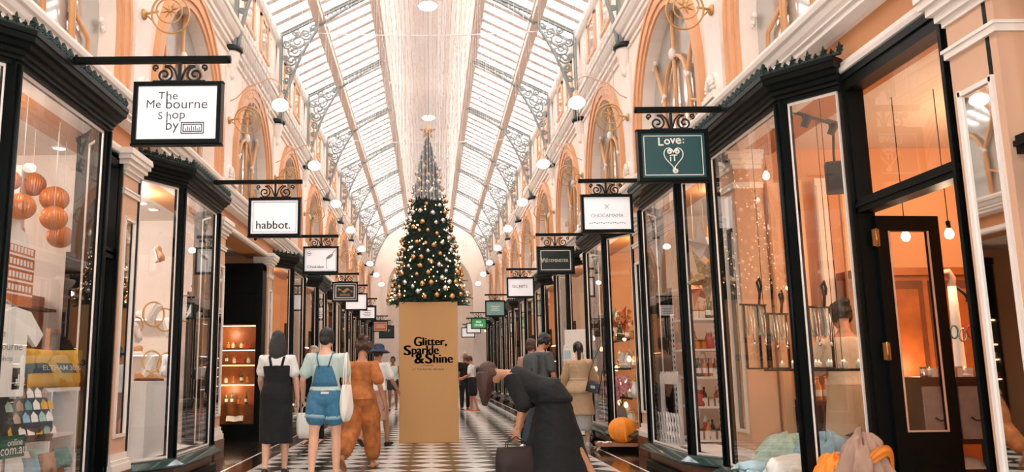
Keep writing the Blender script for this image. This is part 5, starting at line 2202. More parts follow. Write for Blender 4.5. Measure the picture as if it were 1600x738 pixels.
# white tee on a hanger with grey lettering
c = at_x(0, 548, -3.0)
t = empty('tee_shirt', c, radians(70), 'white tee shirt with grey letters hanging beside the building print', 'tee shirt')
mb = MB()
out = [(-.20, -.32), (.20, -.32), (.20, .12), (.30, .03), (.36, .12), (.22, .28), (.08, .31), (0, .27), (-.08, .31), (-.22, .28), (-.36, .12), (-.30, .03), (-.20, .12)]
mb.add([(x, e * (.6 if abs(x) > .25 else 1), z) for e in (-.03, .03) for x, z in out], [tuple(range(13)), tuple(range(25, 12, -1))] + [(i, (i + 1) % 13, 13 + (i + 1) % 13, 13 + i) for i in range(13)])
mb.build('tee_body', 'cloth_white', t)
letters(t, 'sign_grey', [('The', -.05, .12, None, .05, dict(ext=.004)), ('Melbourne', 0, .03, .32, None, dict(ext=.004)), ('Shop', .03, -.06, None, .05, dict(ext=.004))], -.033)
MB().tube([(-.2, 0, .27), (0, 0, .36), (.2, 0, .27)], .008, 6).tube([(0, 0, .36), (0, 0, .42), (.03, 0, .44)], .005, 6).build('hanger', 'silver', t)

# white cube shelf, cushion, framed board, sign
p0_, p1_ = at_x(22, 609, -3.08), at_x(112, 609, -3.08)
zc = p0_.z
t = empty('cube_shelf', (-3.22, (p0_.y + p1_.y) / 2, .30), 0, 'open white cube shelf carrying the mustard cushion', 'shelf unit')
hz = zc - .30
hy = (p1_.y - p0_.y) / 2
mb = MB().box(-.2, -hy, hz - .03, .2, hy + .2, hz).box(-.2, -hy, 0, .2, hy, .03).box(-.2, -hy, .03, -.18, hy, hz - .03)
for y in (-hy, -.012, hy - .025):
    mb.box(-.2, y, .03, .2, y + .025, hz - .03)
mb.build('shelf_carcass', 'white_paint', t)
MB().box(-.19, -.02, hz * .5, .19, hy - .03, hz * .5 + .02).build('shelf_board', 'white_paint', t)
a_, b_ = at_x(54, 575, -3.08), at_x(120, 575, -3.08)
w_ = b_.y - a_.y
h_ = at_x(88, 543, -3.08).z - zc
t = empty('cushion', (-3.12, (a_.y + b_.y) / 2, zc + h_ / 2 - .01), radians(82), 'mustard yellow cushion with a charcoal band of white capitals and postcode', 'cushion')
t.rotation_euler = (radians(-8), 0, radians(82))
pillow_mesh(w_, h_, .15).build('cushion_cover', 'mustard', t)
mb = MB()
rg = []
for i in range(15):
    u = 2 * i / 14 - 1
    tt = max(0, (1 - u ** 4)) ** .5
    rg.append([V((u * w_ / 2 * .985, -.0755 * tt - .002, z)) for z in (-.045, .035)])
mb.rings(rg, False, False)
b = mb.build('band', 'charcoal', t, recalc=False)
mb = MB()
text_add(mb, 'ELTHAM 3095', .03, -.004, w=w_ * .70, h=.042, y=0, bold=.01, ext=.004)
mb.v = [(x, -.0785 * max(0, 1 - (2 * x / w_) ** 4) ** .5 - .004, z) for x, y, z in mb.v]
mb.build('lettering', 'cloth_white', b, recalc=False)

c = at_x(38, 650, -2.98)
t = empty('cushion', c, radians(75), 'cushion printed with rows of pastel gabled houses', 'cushion')
t.rotation_euler = (radians(-16), 0, radians(75))
pillow_mesh(.50, .42, .16).build('cushion_cover', 'charcoal', t)
cols = ['mint_cloth', 'mustard', 'teal_cloth', 'taupe', 'off_white', 'denim_pale']
mbs = {c_: MB() for c_ in cols}
r_ = random.Random(3)
for row in range(4):
    for q in range(6):
        x = -.21 + .082 * q + (.041 if row % 2 else 0)
        z = -.16 + .09 * row
        if abs(x) > .21:
            continue
        tt = max(.02, (1 - (x / .25) ** 4) * (1 - (z / .21) ** 4)) ** .5
        y = -.08 * tt - .006
        mbs[r_.choice(cols)].prism([(x - .034, z), (x + .034, z), (x + .034, z + .045), (x, z + .078), (x - .034, z + .045)], -y, -y + .001, M=Matrix.Rotation(pi / 2, 4, 'X'))
for c_ in cols:
    if mbs[c_].v:
        o = mbs[c_].build('printed_houses', c_, t)

a_, b_ = at_x(74, 560, -3.30), at_x(128, 560, -3.30)
zz1, zz0 = at_x(100, 516, -3.30).z, zc
t = empty('framed_board', (-3.31, (a_.y + b_.y) / 2, zz0), 0, 'pale timber frame standing behind the mustard cushion', 'frame')
hy = (b_.y - a_.y) / 2
MB().box(-.012, -hy + .03, .03, .0, hy - .03, zz1 - zz0 - .03).build('backing', 'pink_wall', t)
mb = MB()
for y in (-hy, hy - .035):
    mb.box(-.02, y, 0, .02, y + .035, zz1 - zz0)
mb.box(-.02, -hy + .035, 0, .02, hy - .035, .035).box(-.02, -hy + .035, zz1 - zz0 - .035, .02, hy - .035, zz1 - zz0)
mb.build('frame_moulding', 'pier', t)

c = at_x(31, 592, -2.92)
t = empty('card_sign', c, radians(78), 'small square black card with a white skyline emblem', 'sign')
MB().box(-.075, -.004, -.075, .075, .004, .075).build('card', 'sign_black', t)
mb = MB()
for q in range(5):
    mb.box(-.045 + .019 * q, -.0065, -.035, -.033 + .019 * q, -.0045, [.0, .03, .02, .035, .01][q])
mb.box(-.055, -.0065, -.046, .055, -.0045, -.040)
mb.build('logo', 'off_white', t)
c = at_x(8, 700, -2.92)
t = empty('web_sign', c, radians(80), 'dark green sign with white web address at the foot of the window', 'sign')
MB().box(-.20, -.005, -.075, .20, .005, .075).build('board', 'sign_dark_green', t)
letters(t, 'off_white', [('online', .09, .03, None, .045, dict(ext=.004)), ('.com.au', .07, -.03, None, .045, dict(ext=.004))], -.008)
MB().box(-.01, .0, -.2, .01, .01, -.07).build('stand', 'silver', t)

# wrapped textiles in rows at the foot of the window
r_ = random.Random(9)
cloths = ['cloth_white', 'off_white', 'denim_pale', 'mint_cloth', 'taupe', 'copper_paper', 'teal_cloth', 'card_blue']
for i in range(9):
    px_ = 18 + 13 * i
    c = at_x(px_, 716 + (i % 3) * 8, -3.02 - .06 * (i % 2))
    c.z = max(.38, min(c.z, .55))
    t = pillow_mesh(.19, .17, .09, 8).build('wrapped_cushion', cloths[i % len(cloths)], None, loc=c, rot=(radians(-20), 0, radians(70 + r_.uniform(-12, 12))))
    tag(t, 'small wrapped textile parcel at the foot of the cushion shop window', 'parcel', 'wrapped parcels at the foot of the cushion shop window')


# --- L2: shoe shop
def shoe_mesh(L=.26, heel=0.0):
    mb = MB()
    rg = []
    k_ = L / .26
    for y, w, hg in ((-.13, .012, .03), (-.125, .028, .075), (-.09, .034, .085), (-.04, .034, .082), (0, .036, .062), (.05, .042, .050), (.09, .043, .042), (.12, .034, .032), (.13, .010, .018)):
        lift = heel * max(0, -(y - .03) / .16)
        ring = []
        for i in range(12):
            a = 2 * pi * i / 12
            ring.append(V((w * cos(a), y, lift + max(0.0, hg * (.5 + .5 * sin(a)) if sin(a) > -.7 else 0))) * k_)
        rg.append(ring)
    mb.rings(rg, True, True)
    return mb


def shoe(loc, rot, m, label, sole='white_gloss', L=.26, heel=0.0, name='sneaker'):
    t = empty(name, loc, 0, label, 'shoe', 'shoes in the shoe shop window')
    t.rotation_euler = rot
    shoe_mesh(L, heel).build('upper', m, t)
    k_ = L / .26
    mb = MB()
    mb.rings([[V((x, y, z + heel * max(0, -(y - .03) / .16))) * k_ for x, z in ((-w, 0), (w, 0), (w, -.022), (-w, -.022))] for y, w in ((-.132, .02), (-.1, .036), (-.02, .036), (.06, .046), (.11, .038), (.135, .012))], True, True, False)
    mb.build('sole', sole, t)
    if not heel:
        mb = MB()
        for q in range(4):
            y = .0 + .018 * q
            mb.tube([(-.022 * k_, y * k_, (.068 - .005 * q) * k_), (0, (y + .005) * k_, (.074 - .005 * q) * k_), (.022 * k_, y * k_, (.068 - .005 * q) * k_)], .003, 5)
        mb.build('laces', 'off_white', t)
    else:
        MB().lathe([(.012, 0), (.009, -heel * k_), (.011, -heel * k_ - .01)], 8, (0, -.115 * k_, heel * k_ * .8)).build('heel', m, t)
    return t


def hoop(px_, py_, rx, X, label, lean=0):
    c = at_x(px_, py_, X)
    r = rx * abs(X) / abs(px_ - CX) * 1.25
    o = MB().torus((0, 0, 0), (0, 1, 0), r, .011, 40, 8).build('hoop', 'rattan', None, loc=c, rot=(radians(lean), 0, radians(52)))
    tag(o, label, 'hoop', 'cane hoops in the shoe shop window')
    return c, r


XS = -3.20
for a in ((240, 491, 15, 'large cane hoop around the white sneaker, in the middle of the shoe window'), (212, 508, 10, 'narrow cane hoop next to the pilaster in the shoe window'), (258, 500, 14, 'cane hoop touching the dark window post, upper one'), (237, 565, 13, 'cane hoop standing on the white pedestal'), (290, 482, 16, 'cane hoop seen through the front pane of the shoe window'), (262, 570, 15, 'cane hoop crossing the dark window post, lower one'), (305, 500, 13, 'small cane hoop nearest the far post of the shoe window')):
    hoop(a[0], a[1], a[2], XS - .05 * (a[0] % 3), a[3])
for (px_, py_, rot, m, lb) in ((246, 398, (radians(70), radians(20), radians(60)), 'tan_leather', 'tan strappy shoe hanging high in the near side pane'), (313, 398, (radians(65), radians(-15), radians(60)), 'tan_leather', 'tan shoe hanging high in the front pane of the shoe window'), (241, 490, (radians(-50), 0, radians(60)), 'white_gloss', 'white sneaker tilted inside the large cane hoop'), (212, 520, (radians(60), 0, radians(50)), 'off_white', 'white shoe upright beside the narrow cane hoop'), (262, 512, (radians(70), 0, radians(45)), 'white_gloss', 'white sneaker standing on its heel beside the dark post'), (256, 572, (radians(80), radians(10), radians(30)), 'white_gloss', 'white sneaker with its sole to the glass above the pedestal'), (232, 572, (radians(-60), 0, radians(60)), 'off_white', 'off-white shoe leaning in the hoop on the pedestal'), (300, 487, (radians(-45), 0, radians(60)), 'off_white', 'pale sneaker tilted in the hoop behind the front pane')):
    c = at_x(px_, py_, -3.22)
    shoe(c, rot, m, lb, L=.25 if py_ > 450 else .24, heel=0 if py_ > 450 else .05, name='sneaker' if py_ > 450 else 'court_shoe')
a_, b_ = at_x(205, 600, -3.30), at_x(262, 600, -3.06)
zp = at_x(234, 596, -3.2).z
t = empty('pedestal', (-3.28, (a_.y + b_.y) / 2 - .05, .30), 0, 'plain white pedestal behind the near side pane of the shoe shop', 'pedestal')
mb = MB().box(-.22, -.42, 0, .22, .32, zp - .30 - .02)
mb.build('pedestal_body', 'white_paint', t)
MB().box(-.225, -.425, zp - .32, .225, .325, zp - .30).build('pedestal_top', 'white_gloss', t)
c = at_x(240, 594, -3.2)
for dy, lb in ((0, 'tan brogue nearest the glass on the white pedestal'), (.11, 'tan brogue farther back on the white pedestal')):
    shoe(V((c.x - dy, c.y - .05 + dy, zp + .022)), (0, 0, radians(-100)), 'tan_leather', lb, 'red_wood', .27, name='brogue')
# wall shelves in the shoe shop with light strips
for i, z in enumerate((.95, 1.45, 1.95)):
    t = empty('wall_shelf', (-4.6, PK[2] - .22, z), 0, ['lowest', 'middle', 'topmost'][i] + ' white wall shelf at the back of the shoe shop', 'shelf', 'lit shelves in the shoe shop')
    MB().box(-1.0, -.15, 0, 1.0, .16, .03).build('shelf_board', 'white_paint', t)
    MB().box(-.98, -.14, -.012, .98, -.12, -.001).build('light_strip', 'cool_strip', t)
    for q in range(3):
        shoe(V((-5.2 + .5 * q, PK[2] - .24, z + .055)), (0, 0, radians(80)), ['tan_leather', 'white_gloss', 'charcoal'][(q + i) % 3], 'shoe on a lit wall shelf inside the shoe shop')

# --- L3: recess with the black shopfront and the lit food cabinet
CYB = 14.95
t = empty('display_cabinet', (-3.62, CYB, 0), 0, 'tall black framed cabinet with glowing shelves of delicacies', 'display cabinet')
x0, x1 = -.62, .56
mb = MB().box(x0, .30, 0, x1, .34, 3.12).box(x0, 0, 0, x0 + .06, .30, 3.12).box(x1 - .10, -.02, 0, x1, .30, 3.16)
mb.box(x0 + .06, 0, 2.06, x1 - .10, .30, 3.12).box(x0, -.03, 3.05, x1, .30, 3.18).box(x0 + .06, 0, 0, x1 - .1, .30, .28)
mb.box(x0 + .06, -.012, 2.62, x1 - .1, 0, 2.66).box(x0 + .12, -.012, 2.14, x1 - .16, .0, 2.56)
mb.build('cabinet_body', 'black_paint', t)
MB().box(x0 + .06, .28, .28, x1 - .1, .30, 2.06).build('cabinet_back', 'orange_wood', t)
for z in (.62, 1.0, 1.35, 1.62):
    sh = MB().box(x0 + .06, .03, z, x1 - .10, .28, z + .018).build('shelf', 'shelf_glass', t)
for z in (.98, 1.33, 1.60, 2.04):
    MB().box(x0 + .08, .02, z - .012, x1 - .12, .035, z).build('light_strip', 'light_strip', t)
point((-3.65, CYB - .02, 1.9), 6, LW, .04)
point((-3.65, CYB - .02, .9), 6, LW, .04)
r_ = random.Random(21)
src = {}


def goods(kind, loc, m, label, group, s=1.0, rz=0):
    """small repeated wares: the first of a kind and colour is built, the others are copies"""
    key = (kind, m, group)
    if key not in src:
        if kind == 'jar':
            t = empty('jar', loc, 0, label, 'jar', group)
            MB().lathe([(.001, 0), (.032, 0), (.036, .01), (.036, .065), (.028, .078), (.028, .085)], 14).build('jar_body', m, t)
            MB().lathe([(.031, .083), (.031, .103), (.001, .104)], 14).build('lid', 'brass', t)
        elif kind == 'bottle':
            t = empty('bottle', loc, 0, label, 'bottle', group)
            MB().lathe([(.001, 0), (.026, 0), (.028, .01), (.028, .11), (.020, .135), (.010, .155), (.010, .185)], 14).lathe([(.012, .183), (.012, .198), (.001, .199)], 10).build('bottle_body', m, t)
            MB().lathe([(.0285, .035), (.0285, .09)], 14, caps=False).build('paper_label', 'poster_paper', t)
        elif kind == 'box':
            t = empty('gift_box', loc, 0, label, 'box', group)
            MB().box(-.06, -.045, 0, .06, .045, .07).box(-.063, -.048, .055, .063, .048, .085).build('box_body', m, t)
            MB().box(-.008, -.0495, 0, .008, .0495, .0865).box(-.0645, -.008, .0, .0645, .008, .0866).build('ribbon', 'brass', t)
        elif kind == 'candle':
            t = empty('glass_candle', loc, 0, label, 'candle', group)
            MB().lathe([(.001, 0), (.03, 0), (.034, .07), (.03, .072), (.028, .05), (.001, .05)], 14).build('candle_cup', m, t)
            MB().lathe([(.001, .05), (.011, .062), (.008, .08), (.001, .10)], 8).build('flame', 'glow_warm', t)
        elif kind == 'bulb':
            t = empty('light_bulb', loc, 0, label, 'bulb', group)
            MB().lathe([(.001, -.055), (.022, -.045), (.032, -.02), (.028, .005), (.013, .03), (.012, .04)], 14).build('glass_bulb', 'glow_warm', t)
            MB().lathe([(.014, .035), (.015, .075), (.004, .08), (.003, .25)], 10).build('bulb_cap', 'brass', t)
        elif kind == 'figurine':
            t = empty('figurine', loc, 0, label, 'figurine', group)
            MB().lathe([(.001, 0), (.05, 0), (.055, .02), (.04, .10), (.03, .13), (.001, .135)], 14).ell((0, 0, .155), .034, .032, .036).build('figurine_body', m, t)
            MB().lathe([(.036, .17), (.03, .195), (.012, .235), (.001, .25)], 12).build('cap', 'off_white', t)
        elif kind == 'vase':
            t = empty('vase', loc, 0, label, 'vase', group)
            MB().lathe([(.001, 0), (.05, 0), (.075, .08), (.08, .15), (.05, .24), (.035, .28), (.045, .31), (.04, .31), (.03, .28)], 18).build('vase_body', m, t)
            MB().lathe([(.045, .302), (.05, .312), (.044, .318)], 18).build('rim', 'brass', t)
        elif kind == 'ornament':
            t = empty('glass_ornament', loc, 0, label, 'ornament', group)
            MB().ell((0, 0, 0), .045, .045, .05, 14, 10).build('ornament_ball', m, t)
            MB().lathe([(.012, .047), (.012, .06), (.002, .062), (.0015, .20)], 8).build('ornament_cap', 'brass', t)
        t['label'] = label
        src[key] = t
    else:
        t = copy_tree(src[key], loc=loc, label=label, group=group)
        t.location = loc
    t.rotation_euler = (0, 0, rz)
    t.scale = (s, s, s)
    return t


for z in (.64, 1.02, 1.37, 1.64):
    for q in range(7):
        x = -3.62 - .48 + .13 * q + r_.uniform(-.02, .02)
        kd, m_ = r_.choice((('jar', 'amber'), ('box', 'red_paint'), ('box', 'off_white'), ('jar', 'jar_glass'), ('bottle', 'bottle_green')))
        goods(kd, V((x, CYB + .14, z)), m_, {'jar': 'jar on a glowing shelf of the food cabinet', 'box': 'ribboned box on a glowing shelf of the food cabinet', 'bottle': 'bottle on a glowing shelf of the food cabinet'}[kd], {'jar': 'jars in the food cabinet', 'box': 'boxes in the food cabinet', 'bottle': 'bottles in the food cabinet'}[kd])
b = at_y(362, 640, CYB - .1)
t = empty('open_book', (b.x, CYB + .14, .36), radians(10), 'open cream book on the bottom shelf of the food cabinet', 'book')
t.rotation_euler = (radians(25), 0, radians(10))
for sg in (-1, 1):
    MB().rings([[V((sg * x, y, .02 * sin(x * 14) + .01 + e)) for x in (0, .05, .10, .15)] for y, e in ((-.1, 0), (.1, 0))], False, False).build('page', 'poster_paper', t, recalc=False)
MB().box(-.155, -.105, -.006, .155, .105, 0).build('cover', 'red_wood', t)

# --- L4: chocolate shop window
PY = PK[3] + 1.3
t = empty('gift_chest', (-3.25, PY, .30), 0, 'brown wooden chest under the wreath in the warm window after the food cabinet', 'chest')
MB().box(-.28, -.4, 0, .28, .4, .62).build('chest_body', 'red_wood', t)
MB().box(-.30, -.42, .62, .30, .42, .68).build('chest_lid', 'orange_wood', t)
t = empty('wreath', (-3.22, PY - .05, 1.32), radians(60), 'green wreath with silver baubles on the brown wooden chest', 'wreath')
mb = MB()
r_ = random.Random(4)
for q in range(260):
    a = r_.uniform(0, 2 * pi)
    b_ = r_.uniform(0, 2 * pi)
    c = V(((.24 + .07 * cos(b_)) * cos(a), .07 * sin(b_), (.24 + .07 * cos(b_)) * sin(a)))
    d = V((cos(a) * cos(b_), sin(b_), sin(a) * cos(b_))) * .07 + V((r_.uniform(-.03, .03), r_.uniform(-.03, .03), r_.uniform(-.03, .03)))
    sd = d.cross(V((.3, .5, .8))).normalized() * .012
    mb.add([c - sd, c + sd, c + d], [(0, 1, 2)])
mb.torus((0, 0, 0), (0, 1, 0), .24, .05, 24, 8)
mb.build('wreath_greenery', 'needles', t, recalc=False)
for q in range(14):
    a = q * 2 * pi / 14
    MB().ell((.25 * cos(a), -.08, .25 * sin(a)), .035, .035, .035, 10, 8).build('silver_ball', 'silver', t)
o = MB().tube(spiral((0, 0, 0), .17, 2.4, 0, 1, 60, .5), .035, 8).tube([(.16, 0, 0), (.0, .05, .3), (-.12, 0, .42)], [.04, .05, .02], 8).build('chocolate_sculpture', 'red_wood', None, loc=(-3.3, PY - .3, 1.85), rot=(0, 0, radians(60)))
tag(o, 'twisted dark brown sculpture hanging over the wreath in the warm window', 'sculpture')
MB().tube([(0, 0, .4), (0, 0, 1.5)], .004, 5).build('hanging_wire', 'silver', o)


# --- a decorated conifer and lit wares for the windows farther along
def small_tree(loc, h, r, label):
    t = empty('small_christmas_tree', loc, 0, label, 'Christmas tree')
    mb = MB()
    r2 = random.Random(int(loc[1] * 10))
    for i in range(520):
        q = i / 520
        z = h * (.08 + .9 * (1 - sqrt(1 - q)))
        R = r * (1 - z / h) + .02
        a = i * 2.4
        tip = V((R * cos(a), R * sin(a), z - .03))
        base = V((R * .35 * cos(a), R * .35 * sin(a), z + .05))
        sd = V((-sin(a), cos(a), 0)) * .03
        for j in range(3):
            p = base + (tip - base) * (j / 3)
            mb.add([p - sd, p + sd, tip + V((0, 0, -.02 * j))], [(0, 1, 2)])
    mb.build('foliage', 'needles', t, recalc=False)
    MB().lathe([(.03, 0), (.02, h * .5), (.006, h)], 8).build('trunk', 'bark', t)
    for q in range(26):
        z = h * (.1 + .8 * r2.random() ** 1.4)
        a = r2.uniform(0, 2 * pi)
        R = r * (1 - z / h) + .03
        MB().ell((R * cos(a), R * sin(a), z), .022, .022, .022, 8, 6).build('light', 'glow_warm' if q % 2 else 'bauble_silver', t)


small_tree((-3.15, PK[3] + 2.25, .30), 1.5, .34, 'small lit Christmas tree in the warm window beside the wreath')
# --- R1: jewellery and scarf shop (nearest on the right)
# the open door leaf, hinged on the far jamb
yj = P0 + 1.36 - .075
t = empty('leaf_hinge', (WX + .06, yj - .01, 0), radians(4), parent=R1DOOR)
lw, lh = .47, 2.27
mb = MB()
mb.box(0, -.022, .02, .085, .022, lh).box(lw - .085, -.022, .02, lw, .022, lh).box(.085, -.022, lh - .11, lw - .085, .022, lh).box(.085, -.022, .02, lw - .085, .022, .76)
mb.box(.12, -.03, .12, lw - .12, .03, .56)
mb.build('door_leaf', 'black_paint', t)
MB().add([(.085, 0, .76), (lw - .085, 0, .76), (lw - .085, 0, lh - .11), (.085, 0, lh - .11)], [(0, 1, 2, 3)]).build('leaf_pane', 'glass', t, recalc=False)
mb = MB()
for x in (.085, lw - .097):
    mb.box(x, -.026, .76, x + .012, -.02, lh - .11)
mb.box(.085, -.026, .76, lw - .085, -.02, .772)
mb.build('pane_bead', 'pier', t)
for z in (.35, 1.25, 2.05):
    MB().box(-.035, -.035, z, .012, -.02, z + .12).lathe([(.009, 0), (.009, .13)], 8, (-.01, -.034, z - .005)).build('hinge', 'brass', t)


def cable_lamp(px_, py_, Y, label):
    c = at_y(px_, py_, Y)
    t = empty('bulb_pendant', c, 0, label, 'pendant lamp', 'bare bulb pendants in the jewellery shop')
    MB().lathe([(.001, -.05), (.022, -.042), (.034, -.016), (.03, .008), (.014, .035), (.012, .04)], 14).build('glass_bulb', 'glow_spot', t)
    MB().lathe([(.016, .035), (.018, .09), (.005, .10)], 10).build('lamp_holder', 'black_paint', t)
    MB().tube([(0, 0, .09), (0, 0, 3.42 - c.z)], .004, 5).build('cable', 'dark_iron', t)
    point(c + V((0, -.02, -.08)), 9, LW, .03)


cable_lamp(1415, 368, 6.55, 'bare glowing bulb pendant seen through the glass of the open door')
cable_lamp(1483, 364, 6.35, 'bare glowing bulb pendant beside the mirror pilaster')
point((4.9, 6.3, 2.5), 34, (1, .56, .28), .12)
point((4.4, 7.4, 1.2), 9, (1, .62, .36), .12)
# hanging speaker
c = at_y(1306, 278, 7.2)
t = empty('hanging_speaker', c, radians(-20), 'black wall speaker hanging from the ceiling of the jewellery shop', 'speaker')
MB().rings([[V((.085 * f_ * abs(cos(a)) ** .4 * (1 if cos(a) > 0 else -1), .07 * abs(sin(a)) ** .4 * (1 if sin(a) > 0 else -1), z)) for a in [2 * pi * j / 24 for j in range(24)]] for z, f_ in ((-.14, .92), (-.13, 1), (.13, 1), (.14, .92))], True, True, False).build('speaker_case', 'charcoal', t)
MB().rings([[V((x, -.072, z)) for x in (-.07, .07)] for z in (-.12, .12)], False, False).build('speaker_grille', 'cloth_black', t, recalc=False)
MB().tube([(0, 0, .14), (0, .0, .22), (.02, 0, 3.42 - c.z)], .012, 6).build('bracket', 'charcoal', t)
# track with spot lamps
c = at_y(1275, 195, 6.9)
t = empty('spot_track', (c.x, c.y, 3.36), radians(35), 'thin ceiling track with two spot heads in the jewellery shop', 'spot track')
MB().box(-.5, -.012, -.02, .5, .012, .02).build('track', 'charcoal', t)
for x in (-.2, .22):
    h_ = MB().lathe([(.03, 0), (.035, .08), (.02, .11)], 12, M=Matrix.Translation((x, 0, -.12)) @ Matrix.Rotation(radians(30), 4, 'X')).tube([(x, 0, -.02), (x, 0, -.06)], .008, 6).build('spot_head', 'charcoal', t)
# hanging glass shelf with stands
zs = at_x(1200, 577, 3.25).z
t = empty('glass_shelf', (3.28, 7.0, zs), 0, 'glass shelf hung on wires across the jewellery shop window', 'shelf')
MB().box(-.16, -.75, -.006, .16, .75, .006).build('shelf_board', 'shelf_glass', t)
MB().box(-.165, -.755, -.02, -.15, .755, .0).box(.15, -.755, -.02, .165, .755, .0).build('shelf_edge', 'dark_iron', t)
for y in (-.7, 0, .7):
    for x in (-.15, .15):
        MB().tube([(x, y, 0), (x, y, 3.40 - zs)], .003, 4).build('wire', 'dark_iron', t)


def hook_stand(px_, py_, X, w, label, items='silver'):
    """a black rail on two uprights with a curled finial, hung with necklaces"""
    c = at_x(px_, py_, X)
    hgt = c.z - zs
    t = empty('necklace_stand', (X, c.y, zs + .006), radians(20), label, 'jewellery stand', 'black necklace stands in the jewellery shop window')
    mb = MB()
    for x in (-w / 2, w / 2):
        mb.tube([(x, 0, 0), (x, 0, hgt * .78)], .012, 6)
    mb.tube([(-w / 2 - .04, 0, hgt * .78), (w / 2 + .02, 0, hgt * .78)], .009, 6)
    mb.tube([(-w / 2, 0, 0), (w / 2, 0, 0)], .009, 6)
    mb.build('stand_frame', 'dark_iron', t)
    MB().tube([(w * .25, 0, hgt * .78), (w * .32, 0, hgt * .92), (w * .22, 0, hgt * 1.06), (w * .34, 0, hgt * 1.12), (w * .42, 0, hgt * 1.02), (w * .36, 0, hgt * .94)], .012, 7).build('finial', 'dark_iron', t)
    for q in range(4):
        x = -w * .4 + w * .26 * q
        l_ = hgt * (.35 + .12 * (q % 2))
        MB().tube([(x - .02, 0, hgt * .77), (x - .015, -.012, hgt * .77 - l_ * .7), (x, -.015, hgt * .77 - l_), (x + .015, -.012, hgt * .77 - l_ * .7), (x + .02, 0, hgt * .77)], .005, 5).ell((x, -.016, hgt * .77 - l_), .014, .008, .018, 8, 6).build('necklace', items if q % 2 else 'teal_cloth', t)


hook_stand(1176, 450, 2.99, .24, 'black necklace stand nearest the street corner post in the jewellery window')
hook_stand(1212, 468, 3.04, .20, 'smaller black necklace stand between the two posts, second along the glass shelf')
hook_stand(1277, 455, 3.10, .22, 'black necklace stand with silver strands, right behind the angled pane')
hook_stand(1196, 452, 3.30, .22, 'necklace stand farthest from the glass, behind the other black stands')
r_ = random.Random(2)
for q in range(12):
    goods('candle', V((3.18 + .18 * (q % 2), 6.4 + .11 * q, zs + .006)), 'jar_glass', 'tiny glass tealight on the hanging glass shelf', 'tealights on the glass shelf', .7)
# vertical timber panels at the back of the window
for i in range(4):
    y = 8.0 - .04 * i
    o = MB().box(-.055, -.02, 0, .055, .02, 3.05).box(-.045, -.028, .06, .045, -.02, 2.98).build('timber_panel', ['warm_wall', 'peach', 'pink_wall', 'peach'][i], None, loc=(3.42 + .22 * i, y, .0))
    tag(o, ['narrow peach upright board by the bay post at the side of the jewellery window', 'second upright board from the bay post, orange', 'third upright board from the bay post, pale pink', 'fourth upright board from the bay post, deepest in the shop'][i], 'board', 'upright boards at the end of the jewellery window')


def drape(loc, w, h, m, label, rz=0, seed=1, name='draped_scarf', d=.28, m2=None):
    """a scarf thrown over a low form: a lumpy skirt of cloth with folds and a loose end"""
    r2 = random.Random(seed)
    t = empty(name, loc, rz, label, 'scarf', 'scarves on the jewellery shop window floor')
    mb = MB()
    rg = []
    ph = [r2.uniform(0, 6.28) for _ in range(4)]
    for i in range(25):
        q = i / 24
        ring = []
        for j in range(90):
            a = 2 * pi * j / 90
            rr = (.03 + .97 * sin(min(1, q * 1.15) * pi / 2) ** .8) * (1 + .16 * q * sin(a * 6 + ph[0]) + .12 * q * sin(a * 11 + ph[1] + q * 5) + .05 * sin(a * 17 + ph[3]))
            zz = h * (1 - q ** 1.7) * (1 + .08 * sin(a * 3 + ph[2])) + .015 * sin(a * 5 + ph[2] + q * 4) * (1 - q) + .016 * sin(a * 9 + q * 12)
            nz = noise.noise(V((cos(a) * 2.2 + seed * 7, sin(a) * 2.2, q * 3))) * .30 + abs(noise.noise(V((cos(a) * 5 + seed, sin(a) * 5, q * 6)))) * .28
            rr *= 1 + nz * (.15 + .6 * q)
            zz *= 1 + nz * .22
            ring.append(V((w * rr * cos(a), d * rr * sin(a), max(.0, zz))))
        rg.append(ring)
    mb.rings(rg, True, True)
    mb.build('scarf_cloth', m, t)
    mb = MB()
    rg = []
    for i in range(12):
        q = i / 11
        c = V((w * (-.5 + 1.2 * q), -d * (.55 + .5 * sin(q * 3)), h * (.75 + .3 * sin(q * 2.6 + ph[3]) - .7 * q * q)))
        c.z = max(.03, c.z)
        rg.append([c + V((0, .02 * sin(k_ * 2), .07 * (k_ / 5 - .5) * (1 + .4 * sin(q * 7)))) + V((0, -.02 * (k_ % 2), 0)) for k_ in range(6)])
    mb.rings(rg, False, False)
    mb.build('loose_end', m2 or m, t, recalc=False)
    return t


fl_ = .30
for a in ((1228, 640, 3.12, .15, .30, 'mint_cloth', 'mint green scarf over a low form at the far end of the jewellery window floor', 1, 'off_white'), (1205, 700, 2.98, .20, .10, 'card_blue', 'pale blue scarf lying flat in folds along the window sill', 2, 'mint_cloth'), (1250, 672, 3.0, .15, .18, 'cloth_white', 'white crumpled scarf in front of the dark post of the jewellery window', 3, 'teal_cloth'), (1288, 640, 3.25, .13, .34, 'denim_pale', 'pale blue denim-look scarf behind the dark centre post', 4, 'denim_dark')):
    c = at_x(a[0], a[1], a[2])
    drape(V((c.x, c.y, fl_)), a[3], a[4], a[5], a[6], radians(60), a[7], m2=a[8])
for px_, py_, X, hgt, m, m2, lb, sd in ((1346, 672, 2.99, .42, 'taupe', 'orange_cloth', 'tall taupe wrap with an orange scarf tied round it, beside the open doorway', 5), (1305, 712, 2.90, .26, 'orange_cloth', 'tan_leather', 'bright orange and tan scarf heaped on the sill before the taupe wrap', 6)):
    c = at_x(px_, py_, X)
    drape(V((c.x, c.y, .30 if X < 3.05 else .25)), .15, hgt, m, lb, radians(20), sd, m2=m2, d=.17)
